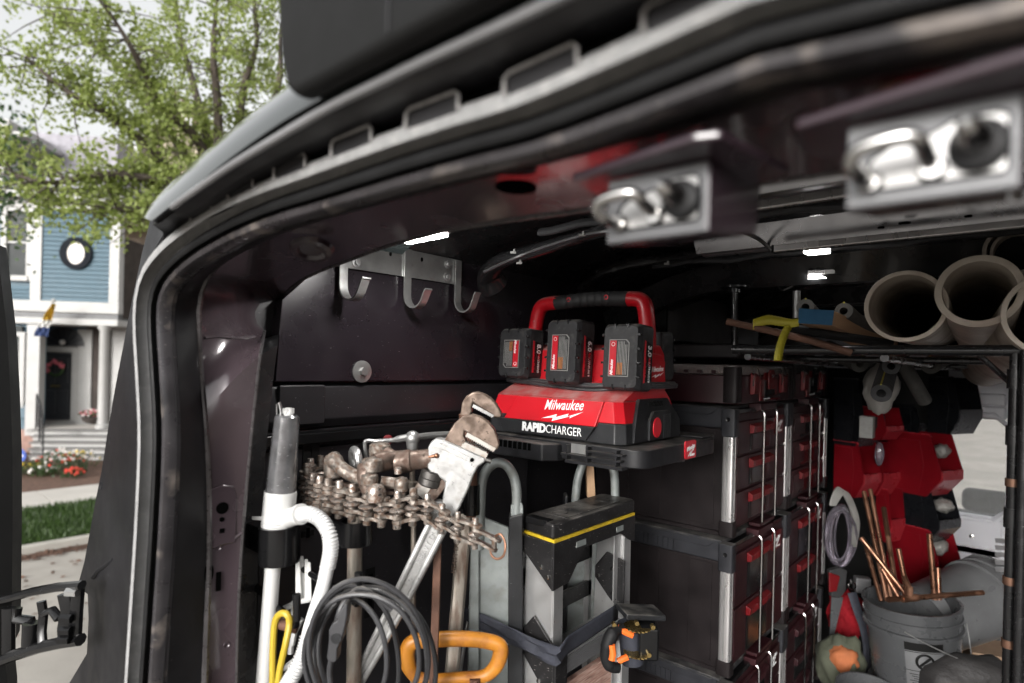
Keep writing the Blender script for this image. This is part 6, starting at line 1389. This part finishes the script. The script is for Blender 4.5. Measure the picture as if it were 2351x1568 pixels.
# =================================================================== overhead rack, pipes and the far end
rc = thing('pipe_rack', 'black pipe frame rack carrying the plastic pipes overhead', 'rack', (-.1, 2.2, FLOOR))
def rod(name, a, b, r, mt, parent=None, n=14, **k): m = M(); m.cyl(a, b, r, n=n); return obj(name, m, K[mt], parent, **k)
RY, RZ = 1.60, .052
rod('front_bar', (-.60, RY, RZ), (1.0, RY, RZ), .012, 'rack_black', rc)
rod('rear_bar', (-.62, 2.15, RZ - .012), (1.0, 2.15, RZ - .012), .010, 'rack_black', rc)
rod('rear_bar', (-.62, 2.9, RZ - .02), (1.0, 2.9, RZ - .02), .010, 'rack_black', rc)
for x in (-.56, -.25, .32, .7):
    rod('long_rail', (x, RY, RZ - .018), (x + .02, 3.6, RZ - .03), .009, 'rack_black', rc)
def post(u, Y, ztop, zbot, r):
    x = pt(u, 900, Y=Y).x; rod('post', (x, Y, zbot), (x, Y, ztop), r, 'rack_black', rc)
    return x
xp = post(2330, 1.60, RZ, FLOOR, .011); post(2352, 1.57, RZ, FLOOR, .009); post(2372, 1.62, RZ, FLOOR, .012)
for v in (1108, 1335, 1480):
    p = pt(2330, v, Y=1.60); m = M(); m.cyl((xp, 1.60, p.z - .008), (xp, 1.60, p.z + .008), .0135, n=14); obj('clamp', m, K['copper_dull'], rc)
for v in (870, 1000, 1190):
    p = pt(2330, v, Y=1.60); m = M(); m.cyl((xp, 1.60, p.z - .02), (xp, 1.60, p.z + .02), .0145, n=14); obj('coupling', m, K['rack_black'], rc)
for (u, v0, v1, Y) in ((1686, 672, 792, 1.9), (1828, 668, 730, 1.9)):
    a, b = pt(u, v0, Y=Y), pt(u, v1, Y=Y); rod('hanger_rod', a, b, .011, 'rack_black' if u < 1700 else 'zinc', rc)
    if u < 1700: m = M(); m.lathe([(.045, 0), (.045, .006), (.02, .008), (.02, .02)], a + UP * .02, -UP, 20); obj('hanger_flange', m, K['rack_black'], rc)
m = M(); m.tube(spline([pt(u, v, Y=1.95) for u, v in ((1786,640),(1788,658),(1796,666),(1812,660),(1820,656))], 4), .005, 8); obj('hanger_hook', m, K['rack_black'], rc)
m = M(); m.tube([pt(2230, 800, Y=1.65), pt(2320, 880, Y=1.65)], .006, 8); obj('brace', m, K['rack_black'], rc)
# plastic pipes
def pvc(u, v, D, r, wall, uv2, D2, lab, nm='plastic_pipe'):
    a = pt(u, v, D=D); b = pt(uv2[0], uv2[1], D=D2); m = M(); m.pipe(a, b, r, r - wall, 44); top(nm, m, K['pvc_dirty'], lab, 'pipe', 'large plastic pipes on the rack', bev=.0012)
pvc(2077, 703, 1.33, .0795, .0095, (2168, 772), 3.2, 'widest plastic pipe, leftmost of the big open pipes on the rack')
pvc(2246, 668, 1.24, .0755, .0135, (2262, 820), 3.0, 'thick walled plastic pipe in the middle of the big open pipes')
pvc(2332, 572, 1.42, .064, .009, (2320, 760), 3.2, 'smaller pipe resting on top, holding another pipe inside it')
pvc(2337, 576, 1.415, .053, .007, (2322, 761), 3.2, 'pipe nested inside the smaller top pipe')
pvc(2425, 720, 1.16, .085, .010, (2262, 842), 2.6, 'dusty pipe lying at the right edge below the others')
# board with a blue painted end
bo = thing('timber_board', 'timber board with its end painted blue on the pipe rack', 'board', pt(1875, 745, D=1.45))
A = [pt(u, v, D=1.42) for u, v in ((1832,742),(1909,747),(1914,713),(1833,708))]; Bk = [pt(u, v, D=1.9) for u, v in ((1985,806),(2058,811),(2062,780),(1986,776))]
m = M(); m.hexa([A[0], A[1], Bk[1], Bk[0], A[3], A[2], Bk[2], Bk[3]]); obj('timber', m, K['wood'], bo, bev=.002)
m = M(); m.hexa([p_ - FWD * .0012 for p_ in (A[0], A[1])] + [p_ - FWD * .0004 for p_ in (A[1], A[0])] + [p_ - FWD * .0012 for p_ in (A[3], A[2])] + [p_ - FWD * .0004 for p_ in (A[2], A[3])]); obj('painted_end', m, K['blue_end'], bo)
# foam insulation tubes
def foam(uv, D, r, uv2, D2, lab, mt='foam', ri=None):
    a, b = pt(*uv, D=D), pt(*uv2, D=D2); t = thing('foam_tube', lab, 'foam tube', (a + b) / 2, group='foam insulation tubes'); m = M(); m.pipe(a, b, r, ri or r * .45, 24); obj('sleeve', m, K[mt], t)
    m = M(); d = (b - a).normalized(); s_ = d.cross(UP).normalized(); u_ = s_.cross(d); m.tube([a + u_ * (r + .0005) - d * .001, a.lerp(b, .5) + u_ * (r + .0005)], .0022, 5); obj('seam_tape', m, K['ribbon'], t)
foam((1936, 714), 1.5, .021, (2030, 790), 1.9, 'grey foam tube with a yellow seam just left of the widest pipe')
foam((1848, 705), 1.6, .022, (1900, 760), 2.0, 'grey foam tube end behind the blue ended board')
foam((2045, 841), 1.75, .0235, (2085, 790), 2.1, 'upper dark foam tube hanging below the rack bar', 'foam_dark')
foam((2022, 903), 1.7, .0265, (2052, 800), 2.05, 'lower dark foam tube end hanging below the rack bar', 'foam_dark')
foam((2122, 920), 2.2, .024, (2052, 800), 2.1, 'grey foam tube pointing down to the right below the rack', 'foam')
foam((2135, 838), 2.0, .03, (2200, 800), 2.2, 'bent grey foam tube end under the middle of the rack', 'foam')
foam((1975, 835), 2.0, .03, (1900, 800), 2.2, 'grey foam tube lying under the rack by the drawer cases', 'foam')
# rods on the rack
m = M(); m.tube(uvpath([(1668,738,1.50),(1760,758,1.45),(1860,782,1.42),(1953,810,1.40)]), .0085, 10); top('rusty_rod', m, K['rust'], 'rusty rod jutting over the rack bar below the yellow ribbon', 'rod')
m = M(); m.tube(uvpath([(1810,752,1.50),(1900,768,1.48),(1970,778,1.47),(2046,790,1.46)]), .0115, 10); top('black_bar', m, K['rubber_dark'], 'black rubber covered bar lying below the blue ended board', 'bar')
# yellow ribbon
m = M(); rows = []
c_ = spline(uvpath([(1728,745,1.46),(1760,735,1.45),(1790,738,1.44),(1815,742,1.43),(1834,740,1.42)]), 8)
for i, p_ in enumerate(c_): w_ = .012 - .0035 * (i / len(c_)); rows.append([p_ + UP * w_ * (1 + .12 * (i % 2)), p_, p_ - UP * w_ * (1 + .1 * (i % 2))])
m.loft(rows); c_ = spline(uvpath([(1812,746,1.43),(1800,770,1.425),(1790,800,1.42),(1786,828,1.42)]), 8); rows = []
for i, p_ in enumerate(c_): rows.append([p_ - RGT * .011 - FWD * .003 * (i % 2), p_, p_ + RGT * .010 + FWD * .002 * (i % 2)])
yr = thing('yellow_ribbon', 'yellow tape ribbon tied round the rack, one end hanging down', 'ribbon', pt(1800, 745, D=1.43)); o = obj('tied_band', m, K['ribbon'], yr, smooth=True); o.modifiers.new('s', 'SOLIDIFY').thickness = .001
m = M(); m.loft(rows); o = obj('hanging_end', m, K['ribbon'], yr); o.modifiers.new('s', 'SOLIDIFY').thickness = .001
# crumpled plastic bag
def blob(name, c, sx, sy, sz, mt, lab, cat, amp=.25, fq=2.2, n=28, seed=0, rot=0, parent=None, sq=1.0):
    m = M(); m.sphere((0,0,0), 1, n); out = []
    for q_ in m.v:
        p_ = V(q_); k_ = 1 + amp * mnoise.noise(p_ * fq + V((seed, seed * 2, 0))) + amp * .4 * mnoise.noise(p_ * fq * 2.7 + V((seed, 5, 0)))
        p_ = V([math.copysign(abs(x) ** sq, x) for x in p_]) * k_; out.append(Matrix.Rotation(rot, 3, 'Z') @ V((p_.x * sx, p_.y * sy, p_.z * sz)) + V(c))
    m.v = [tuple(q_) for q_ in out]
    if parent: return obj(name, m, K[mt], parent, sharp=60)
    return top(name, m, K[mt], lab, cat, sharp=60)
blob('plastic_bag', pt(2022, 890, D=2.15), .055, .03, .09, 'bag', 'crumpled pale plastic bag hanging behind the dark foam tubes', 'bag', .25, 2.0)

# ---- wall bins, side on
def bin_(u0, v0, u1, v1, Y, dep, mt, lab, lean=0):
    a = pt(u0, v1, Y=Y); b = pt(u1, v0, Y=Y); W_, H_ = b.x - a.x, b.z - a.z
    t = thing('parts_bin', lab, 'bin', (a.x, Y, a.z), (0, 0, R(-24)), group='parts bins at the front of the van'); prof = [(0, 0), (.74, 0), (1, .30), (1, .44), (.80, .985), (.78, 1), (0, 1)]
    P_ = [(x * W_, z * H_) for x, z in prof]; th = .004
    for y in (0, dep - th):
        m = M(); m.prism(P_, (0, y, 0), (1,0,0), (0,0,1), (0,1,0), th); s_ = obj('side_panel', m, K[mt], t, local=True)
        m = M(); m.prism([(.05 * W_, .06 * H_), (.62 * W_, .06 * H_), (.70 * W_, .5 * H_), (.62 * W_, .9 * H_), (.05 * W_, .9 * H_)], (0, y - .0025 if y == 0 else y + th, 0), (1,0,0), (0,0,1), (0,1,0), .0025); obj('side_relief', m, K[mt], s_, local=True, bev=.001)
    m = M(); m.bx((0, th, 0), (th, dep - th, H_)); obj('back_panel', m, K[mt], t, local=True)
    m = M(); m.bx((th, th, 0), (.70 * W_, dep - th, th)); obj('bottom', m, K[mt], t, local=True)
    m = M(); m.prism([(.74 * W_, 0), (1 * W_ + .004, .30 * H_), (1 * W_ + .004, .45 * H_), (1 * W_ - .004, .45 * H_), (1 * W_ - .005, .31 * H_), (.73 * W_, .015 * H_)], (0, th, 0), (1,0,0), (0,0,1), (0,1,0), dep - 2 * th); obj('front_lip', m, K['bin_highlight' if mt == 'bin_red' else 'bin_highlight_black'], t, local=True)
    m = M(); m.prism([(-.004, H_), (.77 * W_, H_), (.82 * W_, .97 * H_), (.82 * W_, .985 * H_), (.77 * W_, H_ + .005), (-.004, H_ + .005)], (0, -.003, 0), (1,0,0), (0,0,1), (0,1,0), .008); obj('rim', m, K['bin_highlight' if mt == 'bin_red' else 'bin_highlight_black'], t, local=True)
    return t
bin_(1912, 872, 1998, 1018, 2.95, .14, 'bin_black', 'tall black parts bin right beside the drawer cases')
bin_(2128, 868, 2212, 992, 3.3, .18, 'bin_black', 'black parts bin high up by the cab window')
bin_(2052, 930, 2120, 1000, 3.35, .14, 'bin_black', 'small black parts bin under the grey foam tube')
bin_(1912, 1018, 1996, 1132, 2.95, .12, 'bin_red', 'red parts bin beside the drawer cases, below the tall black one')
bin_(1962, 1020, 2040, 1128, 3.12, .12, 'bin_red', 'narrow red parts bin behind the copper pipe tops')
bin_(2034, 1000, 2180, 1122, 3.2, .16, 'bin_red', 'large red parts bin left of the cab window')
bin_(2046, 1118, 2172, 1228, 3.2, .16, 'bin_black', 'black parts bin between two red bins below the cab window')
bin_(2008, 1126, 2052, 1238, 3.1, .10, 'bin_red', 'slim red parts bin behind the leaning copper pipes')
bin_(2034, 1218, 2178, 1330, 3.2, .16, 'bin_red', 'lowest large red parts bin behind the grey bucket')
bin_(1975, 938, 2045, 1005, 3.0, .12, 'bin_red', 'small red parts bin under the hanging plastic bag')
m = M(); m.bx((-1.2, 3.42, FLOOR), (-.28, 3.46, .02)); top('pegboard', m, K['housing_black'], 'black louvred panel the parts bins hang on', 'panel')
blob('bin_contents', pt(2160, 1035, Y=3.25), .035, .05, .03, 'bag', 'pale bagged fittings in the large red bin', 'bag', .22, 2.0)
blob('bin_contents', pt(2165, 1160, Y=3.25), .04, .05, .03, 'bag', 'white bag sticking out of the black bin below the window', 'bag', .22, 2.0, seed=3)
blob('bin_contents', pt(2155, 1255, Y=3.25), .035, .05, .035, 'bag', 'white bag in the lowest red bin', 'bag', .22, 2.0, seed=5)
blob('bottle', pt(2018, 1042, Y=2.9), .018, .018, .05, 'clear_tube', 'clear bottle with blue cap between the red bins', 'bottle', .1, 2)
m = M(); a = pt(1990, 980, Y=2.85); m.box(a, (.05, .05, .09)); top('parts_box', m, K['label_grey'], 'small grey carton wedged above the red bin', 'box', bev=.003)

# ---- buckets
def bucket(c_top, ax, r, h, lab, mt='bucket'):
    c = V(c_top); z = V(ax).normalized(); t = thing('plastic_bucket', lab, 'bucket', c - z * h, group='grey plastic buckets')
    m = M(); m.lathe([(r * .84, -h), (r * .86, -h + .01), (r * .965, -.085), (r * 1.03, -.083), (r * 1.03, -.072), (r * .975, -.070), (r * .98, -.045), (r * 1.02, -.043), (r * 1.02, -.034), (r * .985, -.032), (r * .995, -.004), (r * 1.03, -.002), (r * 1.03, .004), (r * .97, .004), (r * .96, -.01), (r * .82, -h + .01), (r * .0, -h + .008)], c, z, 48, cap=False); obj('shell', m, K[mt], t)
    return t, z
bk, bz = bucket(pt(2090, 1378, D=2.10), (-.07, -.05, 1), .146, .38, 'grey bucket full of copper pipes with a warning label')
x_ = bz.cross(FWD).normalized(); 
def bucket_patch(nm, ctop, z, r0, ang, dang, h0, h1, mt, par, h, dr=.0012, k=12):
    rows = []
    tw = -V(ctop); e = (tw - z * tw.dot(z)).normalized(); s_ = z.cross(e)
    for hh in (h0, h1):
        r_ = r0 * (.965 - (.965 - .86) * ((-.085 - hh) / (h - .095))) + dr
        rows.append([V(ctop) + z * hh + (e * math.cos(R(ang + dang * (i / k - .5))) + s_ * math.sin(R(ang + dang * (i / k - .5)))) * r_ for i in range(k + 1)])
    m = M(); m.loft(rows); return obj(nm, m, K[mt], par)
ct = pt(2090, 1378, D=2.10)
lb = bucket_patch('warning_label', ct, bz, .146, 12, 46, -.270, -.090, 'bucket_light', bk, .38, .0006)
bucket_patch('label_band', ct, bz, .146, 12, 46, -.117, -.090, 'housing_black', bk, .38, .0014)
for hh in (-.122, -.186, -.269): bucket_patch('label_rule', ct, bz, .146, 12, 46, hh, hh + .0022, 'housing_black', bk, .38, .0014)
for i in range(9): bucket_patch('label_print', ct, bz, .146, 12, 38 - (i % 3) * 5, -.198 - i * .0075, -.1955 - i * .0075, 'housing_black', bk, .38, .0014, 8)
tw = -ct; e_ = (tw - bz * tw.dot(bz)).normalized(); s_ = bz.cross(e_); cc_ = ct + bz * -.152 + (e_ * math.cos(R(12)) + s_ * math.sin(R(12))) * .139
m = M(); m.torus(cc_, .024, .004, ax=(e_ * math.cos(R(12)) + s_ * math.sin(R(12))), n=28, k=6); m.tube([cc_ + (s_ + bz) * .017, cc_ - (s_ + bz) * .017], .004, 6); obj('prohibition_ring', m, K['housing_black'], bk)
m = M(); q0 = ct + bz * -.06 + (e_ * .75 - s_ * .62) * .155; q1 = ct + bz * -.16 + (e_ * .55 + s_ * .85) * .155
m.tube(spline([ct + bz * -.055 + (e_ * .98 - s_ * .15) * .153, ct + bz * -.085 + (e_ * .98 + s_ * .3) * .162, ct + bz * -.13 + (e_ * .72 + s_ * .78) * .162, ct + bz * -.155 + (e_ * .35 + s_ * .98) * .16, ct + bz * -.06 + (-e_ * .1 + s_ * 1.0) * .155], 6), .0022, 6); obj('bail_handle', m, K['zinc'], bk)
c2 = pt(2280, 1362, D=2.28); ax2 = (pt(2278, 1362, D=2.25) - pt(2140, 1408, D=2.2)); bucket(c2, ax2 + FWD * .02, .142, .36, 'grey bucket lying tipped over to the right behind the copper bucket', 'bucket_light')  # lighter grey in the shell colour makes up for the low light here
bucket(pt(2005, 1592, D=1.98), (.1, -.05, 1), .11, .3, 'grey bucket at the bottom edge, only its rim showing')

# copper pipes
def Q(zx, zy, D): return pt(1812.8 + .3361 * zx, 1040.7 + .3361 * zy, D=D)
cops = [((505,260),(665,1010),2.3,2.12,'longest copper pipe leaning left out of the bucket', .0085), ((548,245),(695,1010),2.3,2.13,'copper pipe leaning close beside the longest one', .008), ((485,575),(790,960),2.2,2.1,'copper pipe leaning far over to the left', .009),
        ((520,640),(625,1010),2.25,2.14,'short copper pipe at the left of the bucket', .008), ((640,370),(735,1000),2.32,2.12,'dark copper pipe standing behind the crossed pipes', .009), ((740,650),(812,1000),2.1,2.07,'short copper pipe just left of the tee', .0085),
        ((952,550),(990,1000),2.12,2.1,'upright copper pipe near the right rim of the bucket', .0095), ((1008,780),(1018,1000),2.14,2.12,'short copper pipe against the right rim of the bucket', .009), ((630,790),(745,985),2.15,2.1,'copper pipe stub crossing low over the bucket rim', .008)]
for a, b, d0, d1, lab, r in cops:
    m = M(); m.cyl(Q(*a, d0), Q(*b, d1), r, n=14); top('copper_pipe', m, K['copper'], lab, 'copper pipe', 'copper pipes in the bucket')
ct_ = thing('copper_tee', 'copper pipe with a tee fitting lying across the bucket rim', 'copper pipe', Q(820, 990, 1.98))
m = M(); m.cyl(Q(668, 1000, 1.96), Q(1315, 950, 2.02), .0085, n=14); obj('run_pipe', m, K['copper'], ct_)
m = M(); m.cyl(Q(765, 994, 1.968), Q(870, 985, 1.978), .0115, n=14); m.cyl(Q(815, 985, 1.973), Q(818, 915, 1.99), .0105, n=14); obj('tee_fitting', m, K['copper'], ct_)
m = M(); m.cyl(Q(818, 925, 1.99), Q(780, 840, 2.02), .0085, n=14); obj('branch_pipe', m, K['copper'], ct_)

# ---- coils and oddments between the cases and the bucket
tc_ = thing('tubing_coil', 'coil of clear plastic tubing hanging beside the far drawer cases', 'tubing', pt(1930, 1300, D=2.5))
m = M()
for k_ in range(11):
    cu, cv, rx, ry, D = 1930 + random.uniform(-5, 5), 1232 + random.uniform(-6, 6), 27 + random.uniform(-9, 8), 62 + random.uniform(-12, 10), 2.5 + random.uniform(-.05, .05)
    m.tube([pt(cu + rx * math.cos(2*PI*i/32), cv + ry * math.sin(2*PI*i/32), D=D + .03 * math.sin(2*PI*i/32 + k_)) for i in range(32)], .0055, 7, closed=True)
obj('loops', m, K['clear_tube'], tc_)
m = M()
for k_ in range(6): m.tube(spline(uvpath([(1905 + k_ * 2, 1160, 2.45), (1922 + k_ * 3, 1120 + k_ * 2, 2.45), (1945 + k_ * 2, 1150, 2.45), (1960 + k_ * 2, 1200, 2.45), (1952 + k_ * 2, 1255, 2.46)]), 6), .006, 7)
top('white_hose_coil', m, K['bag'], 'bundle of white hose curving over the clear tubing', 'hose')
blob('red_bag', Q(385, 1120, 2.4), .06, .035, .10, 'red_cloth', 'crumpled red fabric bag low beside the far drawer cases', 'bag', .5, 3.2, seed=2, n=40)
cpm = thing('camo_cap', 'olive and orange cloth cap at the foot of the drawer cases', 'cap', Q(350, 1500, 2.25))
blob('crown', Q(350, 1440, 2.25), .085, .07, .11, 'olive', None, None, .3, 1.8, parent=cpm); blob('patch', Q(360, 1400, 2.215), .05, .045, .05, 'rust_cloth', None, None, .3, 2.0, parent=cpm, seed=4)
hs_ = thing('panel_saw', 'handsaw with red and black grip hanging blade down by the cases', 'saw', Q(310, 1250, 2.35))
m = M(); uvprism(m, [(1812.8 + .3361 * a, 1040.7 + .3361 * b) for a, b in ((285,985),(365,985),(300,1250),(272,1255))], 2.35, .004); obj('blade', m, K['bucket'], hs_)
m = M(); uvprism(m, [(1812.8 + .3361 * a, 1040.7 + .3361 * b) for a, b in ((270,800),(345,780),(395,800),(385,940),(350,990),(285,985))], 2.34, .025); g1 = obj('grip', m, K['grip'], hs_, bev=.006)
m = M(); uvprism(m, [(1812.8 + .3361 * a, 1040.7 + .3361 * b) for a, b in ((268,815),(345,840),(320,945),(270,950))], 2.334, .01); obj('grip_inlay', m, K['case_red'], hs_, bev=.003)
m = M(); m.torus(Q(425, 905, 2.3), .014, .0028, ax=-FWD, n=20, k=6); m.cyl(Q(415, 860, 2.3), Q(420, 890, 2.3), .005, n=8); top('snap_hook', m, K['chrome'], 'small chrome snap hook hanging beside the handsaw', 'hook')
m = M(); m.tube(spline(uvpath([(1955,1360,2.3),(1968,1400,2.28),(1985,1450,2.27),(1992,1510,2.27),(1978,1545,2.27)]), 5), .018, 8, flat=.25, upv=RGT); top('black_strap', m, K['strap'], 'black webbing strap hanging down beside the grey bucket', 'strap')
m = M(); m.box(Q(492, 895, 2.4), (.055, .04, .06), rz=.5); top('switch_box', m, K['galv_sheet'], 'small grey metal junction box left of the copper pipes', 'box', bev=.004)
m = M(); m.tube(uvpath([(1992,1415,2.3),(2003,1440,2.3),(2012,1480,2.3)]), .012, 8); top('screwdriver', m, K['case_red'], 'red screwdriver handle beside the left wall of the grey bucket', 'tool')
for (a, b, lab) in (((1835,1030),(1870,1130),0),): pass
blob('canvas_bag', pt(2222, 1580, D=1.95), .135, .10, .11, 'dark_bag', 'dark grey canvas bag at the bottom edge before the buckets', 'bag', .22, 1.6, rot=.5, sq=.8)
m = M(); p = pt(2285, 1530, D=2.5); m.box(p + V((0, 0, -.06)), (.24, .3, .32), rz=.3); bxn = top('cardboard_box', m, K['cardboard'], 'brown cardboard box behind the canvas bag', 'box', bev=.003)
m = M(); m.cyl(pt(2284, 1290, D=2.9), pt(2270, 1420, D=2.9), .09, n=20); top('cardboard_tube', m, K['wood'], 'brown cardboard drum behind the tipped bucket', 'drum')
lf_ = thing('metal_channels', 'stack of grey metal channels leaning beside the black post', 'metal channels', pt(2305, 1325, D=2.2))
for i, v in enumerate((1240, 1256, 1272, 1290, 1306)):
    a = pt(2286, v, D=2.2); b = pt(2330, v + 3, D=2.15); m = M(); m.cyl(a, b, .011, n=4); obj('channel', m, K['galv_sheet'], lf_)
m = M(); m.cyl(pt(2292, 1321, D=2.2), pt(2334, 1323, D=2.15), .006, n=8); obj('copper_strip', m, K['copper'], lf_)
